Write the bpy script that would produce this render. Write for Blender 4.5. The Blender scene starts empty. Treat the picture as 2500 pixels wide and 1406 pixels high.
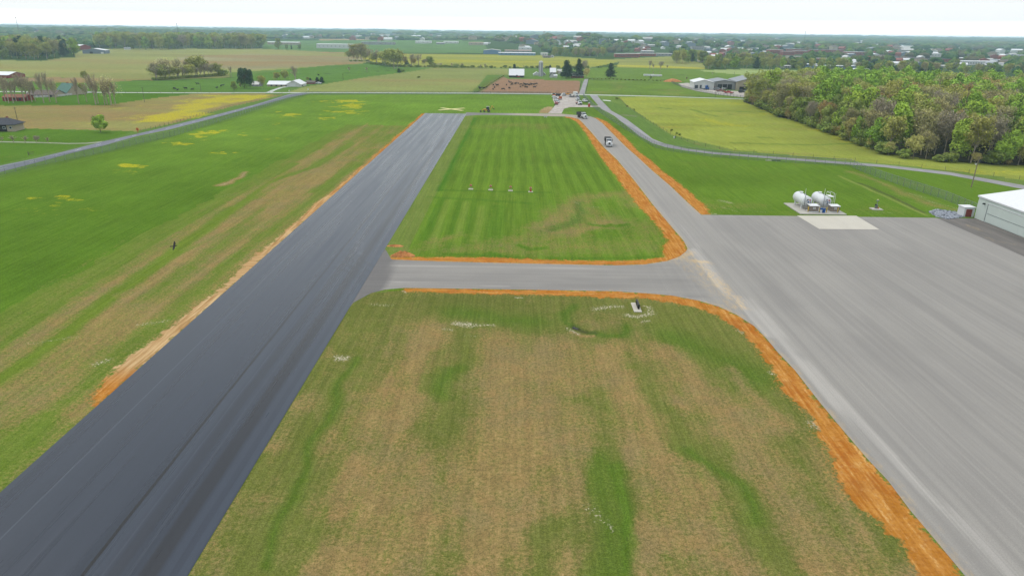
import bpy, bmesh, math, random
import numpy as np
from mathutils import Vector, Matrix
from mathutils.geometry import delaunay_2d_cdt
rnd = random.Random(7)
S = bpy.context.scene
R_ = math.radians

# ------------------------------------------------------------------ camera
PW, PH, FPX, CAMH = 2500., 1406., 1667., 42.
slope = math.atan(0.0128); pitch = math.atan((703 - 79.5) * math.cos(slope) / FPX); yaw = -0.000573
cp, sp = math.cos(pitch), math.sin(pitch); cs, sn = math.cos(slope), math.sin(slope)
_fh = np.array([math.sin(yaw), math.cos(yaw), 0]); _r0 = np.array([math.cos(yaw), -math.sin(yaw), 0])
FV = _fh * cp + np.array([0, 0, -sp]); _d0 = -_fh * sp + np.array([0, 0, -cp])
RV = cs * _r0 - sn * _d0; DV = sn * _r0 + cs * _d0
cam = bpy.data.cameras.new('camera'); cam.sensor_width = 36; cam.lens = 36 * FPX / PW; cam.clip_start = 0.5; cam.clip_end = 60000
camo = bpy.data.objects.new('camera', cam); S.collection.objects.link(camo)
m = Matrix(((RV[0], -DV[0], -FV[0], 0), (RV[1], -DV[1], -FV[1], 0), (RV[2], -DV[2], -FV[2], CAMH), (0, 0, 0, 1)))
camo.matrix_world = m; S.camera = camo

# ------------------------------------------------------------------ sky, sun, exposure
SUN_EL, SUN_AZ = R_(52), R_(-60)          # azimuth from +Y, towards -X (the sun is high behind thin cloud on the left)
w = bpy.data.worlds.new('World'); S.world = w; w.use_nodes = True
nt = w.node_tree; nt.nodes.clear()
def N(nt, t, **k):
    n = nt.nodes.new(t)
    for a, v in k.items():
        if a.startswith('i_'):
            key = a[2:]; key = int(key) if key.isdigit() else key.replace('_', ' ')
            n.inputs[key].default_value = v
        else: setattr(n, a, v)
    return n
sky = N(nt, 'ShaderNodeTexSky', sky_type='NISHITA', sun_disc=False, sun_elevation=SUN_EL, sun_rotation=SUN_AZ, dust_density=3.0)
tc = N(nt, 'ShaderNodeTexCoord'); sx = N(nt, 'ShaderNodeSeparateXYZ'); nt.links.new(tc.outputs['Generated'], sx.inputs[0])
rampz = N(nt, 'ShaderNodeValToRGB'); nt.links.new(sx.outputs['Z'], rampz.inputs[0])
e = rampz.color_ramp.elements
e[0].position = 0.0; e[0].color = (25, 22.5, 21, 1); e[1].position = 0.9; e[1].color = (16.5, 17.2, 18, 1)
k = e.new(0.006); k.color = (20, 18.5, 17.5, 1); k = e.new(0.018); k.color = (11.0, 11.2, 11.3, 1)
k = e.new(0.05); k.color = (10.2, 10.65, 10.8, 1); k = e.new(0.12); k.color = (10.0, 10.5, 10.7, 1)
mp = N(nt, 'ShaderNodeMapping'); mp.inputs['Scale'].default_value = (1, 1, 5); nt.links.new(tc.outputs['Generated'], mp.inputs[0])
cn = N(nt, 'ShaderNodeTexNoise', i_Scale=1.6, i_Detail=4.0); nt.links.new(mp.outputs[0], cn.inputs['Vector'])
mr = N(nt, 'ShaderNodeMapRange', i_3=0.95, i_4=1.04); nt.links.new(cn.outputs[0], mr.inputs[0]); mr.inputs[1].default_value = .3; mr.inputs[2].default_value = .7
mu = N(nt, 'ShaderNodeVectorMath', operation='SCALE'); nt.links.new(rampz.outputs[0], mu.inputs[0]); nt.links.new(mr.outputs[0], mu.inputs['Scale'])
mx = N(nt, 'ShaderNodeMixRGB', i_Fac=0.93); nt.links.new(sky.outputs[0], mx.inputs[1]); nt.links.new(mu.outputs[0], mx.inputs[2])
bg = N(nt, 'ShaderNodeBackground', i_Strength=0.1); nt.links.new(mx.outputs[0], bg.inputs[0])
wo = N(nt, 'ShaderNodeOutputWorld'); nt.links.new(bg.outputs[0], wo.inputs[0])
sl = bpy.data.lights.new('sun', 'SUN'); sl.energy = 1.4; sl.angle = R_(11); sl.color = (1, .95, .87)
so = bpy.data.objects.new('sun', sl); S.collection.objects.link(so)
sd = Vector((math.sin(SUN_AZ) * math.cos(SUN_EL), math.cos(SUN_AZ) * math.cos(SUN_EL), math.sin(SUN_EL)))
so.rotation_euler = sd.to_track_quat('Z', 'Y').to_euler(); so.location = (0, 0, 90)
S.view_settings.view_transform = 'Standard'; S.view_settings.look = 'None'; S.view_settings.exposure = 0; S.view_settings.gamma = 1
S.cycles.use_denoising = True; S.cycles.max_bounces = 5; S.cycles.diffuse_bounces = 3; S.cycles.glossy_bounces = 2; S.cycles.transparent_max_bounces = 12; S.cycles.volume_bounces = 1
HAZE_DENSITY = 0.00011

# ------------------------------------------------------------------ projection between photo pixels and the flat ground
def YH(px): return 79.6 + 0.0128 * (px - 1259)
def G(px, py, z=0.):
    v = RV * (px - 1250) / FPX + DV * (py - 703) / FPX + FV
    t = (z - CAMH) / v[2]; return np.array([v[0] * t, v[1] * t])
def MPP(px, py): return CAMH / (cp * (py - YH(px)))      # metres per pixel at that ground point
def W(pts): return [tuple(G(*p)) for p in pts]

# ------------------------------------------------------------------ numpy noise
def vnoise(x, y, seed=0):
    xi = np.floor(x).astype(np.int64); yi = np.floor(y).astype(np.int64); xf = x - xi; yf = y - yi
    u = xf * xf * (3 - 2 * xf); v = yf * yf * (3 - 2 * yf)
    def h(a, b):
        n = (a * 374761393 + b * 668265263 + seed * 69069) & 0xffffffff
        n = ((n ^ (n >> 13)) * 1274126177) & 0xffffffff
        return ((n ^ (n >> 16)) & 0xffff) / 65535.
    return (h(xi, yi) * (1 - u) + h(xi + 1, yi) * u) * (1 - v) + (h(xi, yi + 1) * (1 - u) + h(xi + 1, yi + 1) * u) * v
def fbm(x, y, seed=0, o=4):
    s = 0; a = .5; t = 0
    for i in range(o):
        s = s + a * vnoise(x, y, seed + i * 17); t += a; a *= .5; x = x * 2.03 + 11.3; y = y * 2.03 + 5.7
    return s / t
def sstep(a, b, x):
    t = np.clip((x - a) / (b - a), 0, 1); return t * t * (3 - 2 * t)
HILLS = [(330, 2700, 330, 420, 21), (-60, 2500, 500, 380, 11), (760, 3300, 500, 500, 10), (-2300, 3800, 900, 900, 16), (6800, 14000, 900, 900, 24), (-900, 5200, 900, 700, 14), (1500, 5600, 1200, 800, 12)]
def terr(x, y):
    x = np.asarray(x, float); y = np.asarray(y, float); r = np.hypot(x, y)
    h = sstep(1500, 3600, r) * fbm(x / 900, y / 900, 3) * 13
    for cx, cy, ax, ay, am in HILLS: h = h + am * np.exp(-((x - cx) / ax) ** 2 - ((y - cy) / ay) ** 2)
    h = h + sstep(4800, 10500, r) * (10 + 24 * fbm(x / 1900, y / 1900, 9))
    return h * sstep(1300, 1900, r)

# ------------------------------------------------------------------ materials
LIGHT = 1.72
def lin(v):
    v = v / 255.; return v / 12.92 if v <= .04045 else ((v + .055) / 1.055) ** 2.4
def c(r, g, b, k=1.): return tuple(min(.9, lin(q) * k / LIGHT) for q in (r, g, b)) + (1,)
MATS = {}
def mat(name, rgb, rough=.75, var=.12, scale=1.5, metal=0., spec=.3, stretch=(1, 1, 1), obj=False, rgb2=None, bump=0.):
    if name in MATS: return MATS[name]
    mm = bpy.data.materials.new(name); mm.use_nodes = True; t = mm.node_tree; b = t.nodes['Principled BSDF']
    b.inputs['Roughness'].default_value = rough; b.inputs['Metallic'].default_value = metal; b.inputs['Specular IOR Level'].default_value = spec
    tcn = N(t, 'ShaderNodeTexCoord'); mpn = N(t, 'ShaderNodeMapping'); mpn.inputs['Scale'].default_value = stretch
    t.links.new(tcn.outputs['Object'], mpn.inputs[0])
    n = N(t, 'ShaderNodeTexNoise', i_Scale=scale, i_Detail=5.0); t.links.new(mpn.outputs[0], n.inputs['Vector'])
    r = N(t, 'ShaderNodeValToRGB'); r.color_ramp.elements[0].position = .3; r.color_ramp.elements[1].position = .7
    a = np.array(rgb[:3]); a2 = np.array(rgb2[:3]) if rgb2 else a
    r.color_ramp.elements[0].color = tuple(a * (1 - var)) + (1,); r.color_ramp.elements[1].color = tuple(np.minimum(a2 * (1 + var), .95)) + (1,)
    t.links.new(n.outputs[0], r.inputs[0]); out = r.outputs[0]
    if obj:
        oi = N(t, 'ShaderNodeObjectInfo'); hs = N(t, 'ShaderNodeHueSaturation')
        m1 = N(t, 'ShaderNodeMapRange', i_3=.485, i_4=.515); m2 = N(t, 'ShaderNodeMapRange', i_3=.84, i_4=1.16)
        mm2 = N(t, 'ShaderNodeMath', operation='MULTIPLY'); mm2.inputs[1].default_value = 7.31
        fr = N(t, 'ShaderNodeMath', operation='FRACT')
        t.links.new(oi.outputs['Random'], m1.inputs[0]); t.links.new(oi.outputs['Random'], mm2.inputs[0]); t.links.new(mm2.outputs[0], fr.inputs[0]); t.links.new(fr.outputs[0], m2.inputs[0])
        t.links.new(m1.outputs[0], hs.inputs['Hue']); t.links.new(m2.outputs[0], hs.inputs['Value']); t.links.new(out, hs.inputs['Color']); out = hs.outputs[0]
    t.links.new(out, b.inputs['Base Color'])
    if bump:
        bn = N(t, 'ShaderNodeBump', i_Strength=bump); t.links.new(n.outputs[0], bn.inputs['Height']); t.links.new(bn.outputs[0], b.inputs['Normal'])
    MATS[name] = mm; return mm
M = {}
def defm(k, *a, **kw): M[k] = mat(k, *a, **kw)
defm('white_paint', c(238, 242, 244), .45, .04); defm('white_wall', c(225, 228, 226), .7, .06); defm('white_metal', c(245, 247, 250), .4, .05, spec=.4)
defm('pale_green_panel', c(216, 228, 222), .5, .03, .4, stretch=(1, 1, .1)); defm('white_roof', c(242, 245, 248), .5, .04, .5)
defm('grey_roof', c(150, 155, 162), .6, .08, .5); defm('dark_roof', c(66, 68, 78), .85, .15, 1.2); defm('brown_roof', c(110, 98, 92), .85, .15)
defm('green_roof', c(70, 120, 105), .7, .12, .6); defm('pale_roof', c(205, 205, 200), .6, .08, .4); defm('red_wall', c(150, 58, 52), .8, .15); defm('tan_wall', c(190, 178, 155), .8, .08)
defm('brick', c(158, 92, 82), .85, .15, 3.); defm('blue_wall', c(110, 150, 185), .6, .08); defm('grey_blue_wall', c(125, 140, 155), .7, .1); defm('pink_wall', c(205, 170, 155), .8, .08)
defm('grey_wall', c(165, 165, 165), .8, .1); defm('dark_opening', c(38, 38, 42), .8, .1); defm('window_glass', c(60, 72, 84), .15, .2, 2., spec=.6); defm('red_door', c(150, 72, 60), .7, .15)
defm('tyre_rubber', c(34, 34, 36), .85, .1); defm('steel', c(150, 152, 155), .35, .15, 2., metal=.6); defm('stainless', c(150, 140, 130), .4, .12, 1.5, metal=.35); defm('dark_steel', c(62, 62, 66), .6, .15)
defm('chrome', c(190, 192, 195), .25, .1, metal=.8); defm('black_paint', c(24, 24, 26), .5, .1); defm('red_paint', c(200, 52, 40), .4, .08); defm('orange_paint', c(225, 120, 40), .5, .1); defm('yellow_paint', c(240, 205, 60), .5, .08)
defm('machine_yellow', c(225, 165, 50), .5, .12); defm('pale_yellow', c(250, 240, 165), .7, .04); defm('blue_paint', c(30, 90, 165), .5, .08); defm('silver_paint', c(150, 155, 160), .35, .08, metal=.3)
defm('concrete', c(200, 196, 186), .9, .08, .6); defm('concrete_light', c(214, 208, 194), .9, .05, .35, stretch=(1, .3, 1)); defm('galvanised', c(135, 142, 145), .5, .15); defm('wood_pole', c(150, 135, 115), .9, .2, 2., stretch=(1, 1, .2))
defm('wood_post', c(112, 105, 92), .9, .2); defm('silo_concrete', c(178, 180, 186), .85, .1, .8, stretch=(1, 1, 4)); defm('bark', c(112, 100, 86), .95, .25, 3.); defm('grey_bark', c(162, 150, 132, 1.35), .95, .25, 3.)
defm('cow_black', c(26, 24, 24), .8, .3); defm('skin_dark', c(20, 20, 24), .7, .2); defm('rubble_stone', c(104, 112, 126), .95, .5, 1.6, rgb2=c(176, 182, 192), bump=.6)
defm('rust', c(150, 92, 70), .85, .2); defm('clay', c(178, 112, 58), .95, .25, 1.5, rgb2=c(204, 140, 82), bump=.5)

# ------------------------------------------------------------------ mesh helpers
def put(name, me, ma=None, parent=None, loc=(0, 0, 0), rot=0.):
    if ma is not None and not me.materials: me.materials.append(ma)
    o = bpy.data.objects.new(name, me); S.collection.objects.link(o)
    if parent is not None: o.parent = parent
    o.location = loc
    if rot: o.rotation_euler = (0, 0, rot)
    return o
def tag(o, label=None, cat=None, group=None, kind=None):
    if label: o['label'] = label
    if cat: o['category'] = cat
    if group: o['group'] = group
    if kind: o['kind'] = kind
    return o
def thing(name, label, cat, loc, rot=0., group=None, kind=None):
    o = bpy.data.objects.new(name, None); S.collection.objects.link(o); o.empty_display_size = .5
    o.location = (loc[0], loc[1], loc[2] if len(loc) > 2 else 0.); o.rotation_euler = (0, 0, rot)
    return tag(o, label, cat, group, kind)
def copy_tree(o, loc, rot=0., label=None, group=None, scale=None):
    r = o.copy(); S.collection.objects.link(r); r.location = (loc[0], loc[1], loc[2] if len(loc) > 2 else 0.); r.rotation_euler = (0, 0, rot)
    if scale: r.scale = scale
    if label: r['label'] = label
    if group: r['group'] = group
    for ch in KIDS.get(o.name, o.children):
        q = ch.copy(); S.collection.objects.link(q); q.parent = r
        for g in ch.children:
            d = g.copy(); S.collection.objects.link(d); d.parent = q
    return r
KIDS = {}
class MB:
    def __init__(s): s.v = []; s.f = []
    def add(s, vs, fs):
        b = len(s.v); s.v += [tuple(p) for p in vs]; s.f += [tuple(i + b for i in f) for f in fs]; return s
    def box(s, cx, cy, cz, lx, ly, lz, rz=0., rx=0., ry=0., taper=None):
        mt = Matrix.Rotation(rz, 3, 'Z') @ Matrix.Rotation(ry, 3, 'Y') @ Matrix.Rotation(rx, 3, 'X')
        tx, ty = taper or (1, 1); P = []
        for z in (-1, 1):
            for x, y in ((-1, -1), (1, -1), (1, 1), (-1, 1)):
                kx, ky = (tx, ty) if z > 0 else (1, 1)
                P.append(Vector((cx, cy, cz)) + mt @ Vector((x * lx / 2 * kx, y * ly / 2 * ky, z * lz / 2)))
        return s.add(P, [(3, 2, 1, 0), (4, 5, 6, 7), (0, 1, 5, 4), (1, 2, 6, 5), (2, 3, 7, 6), (3, 0, 4, 7)])
    def tube(s, a, b, r0, r1=None, n=8, cap=True):
        a = Vector(a); b = Vector(b); r1 = r0 if r1 is None else r1; d = (b - a)
        q = d.to_track_quat('Z', 'Y').to_matrix(); P = []
        for p, r in ((a, r0), (b, r1)):
            for i in range(n): t = 2 * math.pi * i / n; P.append(p + q @ Vector((math.cos(t) * r, math.sin(t) * r, 0)))
        F = [(i, (i + 1) % n, n + (i + 1) % n, n + i) for i in range(n)]
        if cap: F += [tuple(range(n - 1, -1, -1)), tuple(range(n, 2 * n))]
        return s.add(P, F)
    def lathe(s, prof, cx=0, cy=0, cz=0, n=20, axis='Z'):
        P = []; F = []
        for r, z in prof:
            for i in range(n):
                t = 2 * math.pi * i / n; p = (r * math.cos(t), r * math.sin(t), z)
                if axis == 'Y': p = (p[0], p[2], p[1])
                if axis == 'X': p = (p[2], p[0], p[1])
                P.append((p[0] + cx, p[1] + cy, p[2] + cz))
        for j in range(len(prof) - 1):
            for i in range(n): F.append((j * n + i, j * n + (i + 1) % n, (j + 1) * n + (i + 1) % n, (j + 1) * n + i))
        F.append(tuple(range(n - 1, -1, -1))); F.append(tuple((len(prof) - 1) * n + i for i in range(n)))
        return s.add(P, F)
    def prism(s, poly, a, b, axis='Y'):     # poly in the plane across the axis, extruded from a to b
        n = len(poly); P = []
        for t in (a, b):
            for u, v in poly: P.append((u, t, v) if axis == 'Y' else ((t, u, v) if axis == 'X' else (u, v, t)))
        return s.add(P, [tuple(range(n)), tuple(range(2 * n - 1, n - 1, -1))] + [(i, n + i, n + (i + 1) % n, (i + 1) % n) for i in range(n)])
    def mesh(s, name, smooth=False):
        me = bpy.data.meshes.new(name); me.from_pydata(s.v, [], s.f)
        bm = bmesh.new(); bm.from_mesh(me); bmesh.ops.recalc_face_normals(bm, faces=bm.faces); bm.to_mesh(me); bm.free()
        if smooth:
            for p in me.polygons: p.use_smooth = len(p.vertices) == 4
        return me
    def build(s, name, ma, parent=None, loc=(0, 0, 0), rot=0., smooth=False, bevel=0.):
        me = s.mesh(name, smooth)
        if bevel:
            bm = bmesh.new(); bm.from_mesh(me); bmesh.ops.bevel(bm, geom=list(bm.edges), offset=bevel, segments=2, profile=.6, affect='EDGES'); bm.to_mesh(me); bm.free()
        return put(name, me, ma if not isinstance(ma, str) else M[ma], parent, loc, rot)
def np_mesh(name, V, F):
    V = np.asarray(V, np.float32); F = np.asarray(F, np.int32); me = bpy.data.meshes.new(name)
    me.vertices.add(len(V)); me.vertices.foreach_set('co', V.ravel()); k = F.shape[1]
    me.loops.add(F.size); me.loops.foreach_set('vertex_index', F.ravel()); me.polygons.add(len(F))
    me.polygons.foreach_set('loop_start', np.arange(0, F.size, k, dtype=np.int32)); me.update(calc_edges=True); return me
def fattr(me, name, arr):
    if arr.ndim == 1:
        a = me.attributes.new(name, 'FLOAT', 'POINT'); a.data.foreach_set('value', arr.astype(np.float32))
    else:
        a = me.attributes.new(name, 'FLOAT_COLOR', 'POINT'); q = np.ones((len(arr), 4), np.float32); q[:, :arr.shape[1]] = arr; a.data.foreach_set('color', q.ravel())

# ------------------------------------------------------------------ painter for surface attributes (ground types, in world metres)
class Painter:
    def __init__(s, X, Y):
        s.X = X; s.Y = Y; s.wx = (fbm(X / 7, Y / 7, 21, 3) - .5) * 2; s.wy = (fbm(X / 7, Y / 7, 22, 3) - .5) * 2
        n = len(X); s.col = np.zeros((n, 3), np.float32); s.dry = np.zeros(n, np.float32); s.yel = np.zeros(n, np.float32); s.rock = np.zeros(n, np.float32)
        s.sdc = np.full(n, -6., np.float32); s.pale = np.zeros(n, np.float32)
    def inside(s, poly, warp=0.):
        P = np.array(poly, float); mg = 3
        idx = np.nonzero((s.X > P[:, 0].min() - mg) & (s.X < P[:, 0].max() + mg) & (s.Y > P[:, 1].min() - mg) & (s.Y < P[:, 1].max() + mg))[0]
        x = s.X[idx] + s.wx[idx] * warp; y = s.Y[idx] + s.wy[idx] * warp; ins = np.zeros(len(idx), bool)
        for i in range(len(P)):
            x1, y1 = P[i]; x2, y2 = P[(i + 1) % len(P)]
            if y1 == y2: continue
            cr = ((y1 > y) != (y2 > y)) & (x < (x2 - x1) * (y - y1) / (y2 - y1) + x1); ins ^= cr
        return idx[ins]
    def dist(s, pts, reach, warp=0., closed=False):
        P = np.array(pts, float)
        idx = np.nonzero((s.X > P[:, 0].min() - reach) & (s.X < P[:, 0].max() + reach) & (s.Y > P[:, 1].min() - reach) & (s.Y < P[:, 1].max() + reach))[0]
        x = s.X[idx] + s.wx[idx] * warp; y = s.Y[idx] + s.wy[idx] * warp; d = np.full(len(idx), 1e9)
        n = len(P) if closed else len(P) - 1
        if len(P) == 1: return idx, np.hypot(x - P[0, 0], y - P[0, 1])
        for i in range(n):
            a = P[i]; b = P[(i + 1) % len(P)]; v = b - a; L = v @ v + 1e-9
            t = np.clip(((x - a[0]) * v[0] + (y - a[1]) * v[1]) / L, 0, 1)
            d = np.minimum(d, np.hypot(x - a[0] - t * v[0], y - a[1] - t * v[1]))
        return idx, d
    def stroke(s, arr, pts, wd, val, st=1., soft=None, warp=1., world=False, add=False):
        P = pts if world else W(pts); soft = wd * 1.1 + .4 if soft is None else soft
        idx, d = s.dist(P, wd + soft + 2 + warp, warp); k = (1 - sstep(wd / 2 - soft / 2, wd / 2 + soft / 2, d)) * st; A = getattr(s, arr)
        if arr == 'col': A[idx] = A[idx] * (1 - k[:, None]) + np.array(val[:3]) * k[:, None]
        elif add: A[idx] += val * k
        else: A[idx] = A[idx] * (1 - k) + val * k
    def sd(s, poly, reach=6.):
        idx, d = s.dist(poly, reach, 0., True); ins = np.zeros(len(s.X), bool); ins[s.inside(poly)] = True
        v = np.where(ins[idx], d, -d); s.sdc[idx] = np.maximum(s.sdc[idx], np.clip(v, -6, 6)); return idx
def up(*pts): return list(pts)

# ------------------------------------------------------------------ outlines traced on the ground (photo pixels)
PAVE_OUT = up((985,703),(1200,706),(1500,711),(1600,718),(1642,722),(1705,734),(1756,749),(1799,769),(1841,796),(1870,825),(1898,859),(1941,904),(1999,979),(2053,1044),(2117,1119),(2168,1173),(2222,1245),(2283,1317),(2355,1404))
CLAY_IN = up((985,712),(1200,718),(1400,722),(1500,727),(1571,728),(1642,738),(1705,753),(1756,773),(1799,802),(1822,820),(1847,845),(1870,882),(1893,913),(1910,955),(1945,983),(1986,1019),(1999,1065),(2030,1110),(2036,1152),(2074,1217),(2150,1274),(2197,1317),(2250,1404))
ISL_P = up((964,634),(1036,637),(1180,641),(1360,645),(1504,648),(1576,645.5),(1630,637),(1659,626.5),(1675,614),(1678.5,607),(1669.6,589),(1644.6,560),(1593,499),(1550.7,443.5),(1508,392),(1476,362),(1444,324),(1422.7,300.5),(1412,291),(1393,286.7),(1380,285))
ISL_C = up((950,630),(1014,628),(1180,628),(1360,635),(1504,637),(1576,634),(1623,628),(1617,603),(1630,589),(1612,560),(1606,554),(1583,527),(1555,499),(1529,465),(1499.5,426),(1470,388),(1452.5,362),(1437.6,337),(1422.7,315.5),(1408,298),(1393,290),(1380,287.5))
RT_P = up((1711.8,524.6),(1678.7,494.7),(1636,454),(1593.4,418),(1561,388),(1529,360),(1508,339),(1486.7,317.6),(1469.6,300.5),(1454.7,290),(1444,286))
RT_C = up((1731,524.6),(1730,516),(1721,501),(1700,486),(1678.7,465),(1649,441),(1614.7,416),(1587,390),(1561,373),(1538,347.5),(1508,320),(1482.4,298),(1461,289))
xr0, xr1, yend = -49.0, -26.3, 383.
cl_out = W(PAVE_OUT); cl_in = W(CLAY_IN)

# ------------------------------------------------------------------ ground sheet
def build_ground():
    dys = np.concatenate([np.arange(1500, 60, -1.9), np.arange(60, 25, -1.1), np.arange(25, 4.6, -.55)])
    Zc = FPX * CAMH / (cp * dys); r = np.sqrt(np.maximum(Zc ** 2 * 0, ((Zc - CAMH * sp) / cp)) ** 2); r = r[r > 16]
    az = np.concatenate([np.radians(np.linspace(-44, 44, 1250)), np.radians(np.linspace(46, 314, 90))])
    A, Rr = np.meshgrid(az, r); X = (Rr * np.sin(A)).ravel(); Y = (Rr * np.cos(A)).ravel(); na = len(az); nr = len(r)
    V = np.stack([X, Y, terr(X, Y)], 1); V = np.vstack([V, [[0, 0, 0]]])
    i = np.arange(nr - 1)[:, None]; j = np.arange(na)[None, :]; j2 = (j + 1) % na
    F = np.stack([(i * na + j), (i * na + j2), ((i + 1) * na + j2), ((i + 1) * na + j)], -1).reshape(-1, 4)[:, ::-1]
    me = np_mesh('ground', V, F)
    bm = bmesh.new(); bm.from_mesh(me); bm.verts.ensure_lookup_table(); cv = bm.verts[len(V) - 1]
    for q in range(na): bm.faces.new((bm.verts[q], cv, bm.verts[(q + 1) % na]))
    bmesh.ops.recalc_face_normals(bm, faces=bm.faces)
    if bm.faces[0].normal.z < 0:
        for f in bm.faces: f.normal_flip()
    bm.to_mesh(me); bm.free()
    X = V[:, 0]; Y = V[:, 1]; p = Painter(X, Y); paint(p)
    fattr(me, 'col', p.col); fattr(me, 'sdc', p.sdc); fattr(me, 'pk', np.stack([p.dry, p.yel, p.rock], 1)); fattr(me, 'pale', p.pale)
    o = put('ground', me, ground_mat()); tag(o, 'grass and farmland ground with mown stripes and dry patches', kind='structure'); return o

GREEN = c(90, 124, 36); LG = c(116, 142, 58); DG = c(72, 110, 28); FARG = c(106, 136, 62)
def ell(p, arr, px, py, wpx, hpx, val, st=1., col=False):
    a = G(px - wpx / 2, py); b = G(px + wpx / 2, py); wd = abs(G(px, py - hpx / 2)[1] - G(px, py + hpx / 2)[1])
    p.stroke(arr, [tuple(a), tuple(b)], wd * .8, val, st, soft=wd * 1.3, warp=min(6, wd * .9), world=True)
def paint(p):
    X, Y = p.X, p.Y; r = np.hypot(X, Y); n1 = fbm(X / 30, Y / 30, 1); n2 = fbm(X / 6, Y / 9, 2); ny = fbm(X / 2.2, Y / 60, 5)
    base = np.where((r > 900)[:, None], np.array(c(70, 94, 48)[:3]), np.array(FARG[:3])); p.col[:] = base
    def fld(poly, color, warp=0., dry=None, yel=None, world=False, sx=40, sy=14, amp=.5):
        idx = p.inside(poly if world else W(poly), warp); v = fbm(X[idx] / sx, Y[idx] / sy, 31)
        p.col[idx] = np.array(color[:3]) * (1 + (v - .5)[:, None] * amp)
        if dry is not None: p.dry[idx] = np.clip(dry + (fbm(X[idx] / sx, Y[idx] / sy, 37) - .5) * 1.4, 0, 1)
        if yel is not None: p.yel[idx] = np.clip(yel + (fbm(X[idx] / sx, Y[idx] / sy, 41) - .5) * 1.1, 0, 1)
        return idx
    # distant farmland
    fld([(-700,196),(-700,150),(0,147),(100,150),(150,142),(183,142),(182,133),(200,124),(280,119),(640,120),(770,126),(862,131),(905,150),(880,157),(800,162),(740,167),(560,178),(560,190),(370,197),(330,197),(200,191),(40,187)], c(152, 158, 92), dry=.38, sx=160, sy=60)
    fld([(430,140),(600,132),(900,140),(870,157),(600,172),(460,160)], c(158, 155, 112), warp=8, dry=.62, sx=160, sy=60)
    fld([(30,190),(190,190),(330,197),(250,205),(60,200)], c(158, 138, 108), warp=4, dry=.7)
    fld([(-700,225),(-700,200),(60,200),(330,197),(560,190),(740,166),(850,156),(905,157),(960,168),(1002,173),(900,188),(790,206),(740,213),(640,226)], c(98, 134, 56), amp=.35)
    fld([(700,226),(745,212),(790,206),(900,188),(1000,176),(1060,166),(1240,168),(1242,184),(1190,183),(1153,226)], c(146, 156, 88), dry=.33, sx=90, sy=40)
    fld([(862,131),(1200,134),(1330,136),(1480,146),(1512,152),(1440,166),(1060,166),(960,160),(900,150)], c(152, 158, 76), yel=.5, sx=260, sy=60)
    for a in ([(900,133),(1330,139)], [(920,136),(1300,140)], [(1200,158),(1440,161)], [(1180,162),(1400,164)], [(1330,143),(1500,152)]): p.stroke('yel', a, 28, .68, 1, soft=40, warp=8)
    fld([(780,128),(900,130),(870,131),(790,131)], c(180, 150, 110)); fld([(780,100),(880,98),(905,104),(780,106)], c(170, 150, 112))
    fld([(640,119),(640,104),(900,104),(1180,112),(1200,130),(862,130),(760,126)], c(104, 136, 76))
    fld([(1480,146),(1640,138),(1720,156),(1720,170),(1505,165),(1512,152)], c(150, 155, 84), yel=.3, sx=120, sy=40)
    p.stroke('yel', [(1515,161),(1600,163),(1700,167)], 40, .95, 1, warp=3)
    fld([(1400,196),(1440,166),(1505,165),(1722,170),(2010,172),(1990,195),(1880,205),(1700,200),(1640,199)], c(112, 140, 58), amp=.3)
    fld([(1700,173),(1810,169),(1945,172),(1940,186),(1880,188),(1790,182)], c(160, 178, 108), amp=.15)
    fld([(1430,230),(1437,195),(1620,197),(1680,210),(1760,226),(1842,236),(1810,240),(1600,234)], c(110, 138, 54), dry=.12, sx=30, sy=30)
    p.stroke('dry', [(1500,205),(1520,212),(1500,222)], 12, .55, .8, warp=3)
    fld([(1160,227),(1200,196),(1228,188),(1240,193),(1415,198),(1416,230)], c(158, 128, 98), amp=.15, sx=60, sy=16)
    p.stroke('col', [(1160,226),(1195,200),(1225,186)], 7, c(105, 125, 60), 1, warp=1)
    # left corner fields beside the county road
    fld([(-900,262),(-900,222),(300,226),(480,229),(380,240),(260,257),(100,258)], c(88, 126, 38), amp=.2)
    fld([(-900,320),(-900,262),(100,258),(260,257),(380,240),(480,229),(640,229),(688,233),(560,262),(430,300),(330,321),(240,318),(60,314)], c(148, 148, 84), dry=.72, sx=60, sy=18)
    for a in ([(370,288),(440,275),(520,258)], [(480,246),(560,250),(620,240)], [(450,262),(540,240),(620,236)], [(400,292),(470,280)], [(500,234),(640,235)], [(360,296),(420,290)]): p.stroke('yel', a, 16, .98, .95, soft=18, warp=8)
    for a in ([(190,302),(235,303)], [(290,290),(350,280)], [(280,266),(380,256)], [(420,250),(470,240)]): p.stroke('yel', a, 7, .62, 1, warp=3)
    fld([(-900,480),(-900,320),(60,314),(330,322),(250,344),(100,378),(0,402)], c(94, 130, 42), amp=.25)
    p.stroke('dry', [(-60,390),(30,382)], 6, .5, .8)
    # the airfield
    idx = p.inside(W([(-900,620),(-400,480),(0,428),(168,390),(336,352),(560,290),(745,232),(1100,231),(1430,233)]) + [(33, 520), (33, -60), (-600, -60)])
    p.col[idx] = (np.array(c(95, 129, 38)[:3]) + sstep(130, 330, Y[idx])[:, None] * (np.array(c(113, 147, 51)[:3]) - np.array(c(95, 129, 38)[:3]))) * (1 + (n1[idx] - .5)[:, None] * .45 + (fbm(X[idx] / 11, Y[idx] / 11, 303)[:, None] - .5) * .25)
    k = (p.wx[idx] * 2.5 + X[idx] > -80) & (X[idx] < -49) & (Y[idx] < 330)
    ii = idx[k]; xx = X[ii] + p.wx[ii]; fade = 1 - sstep(200, 340, Y[ii]) * .4
    p.dry[ii] = np.clip((.74 * sstep(-80, -70, xx)) * fade + (n2[ii] - .5) * .5 + (ny[ii] - .5) * .75, 0, 1); p.col[ii] = np.array(c(112, 134, 52)[:3])
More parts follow.
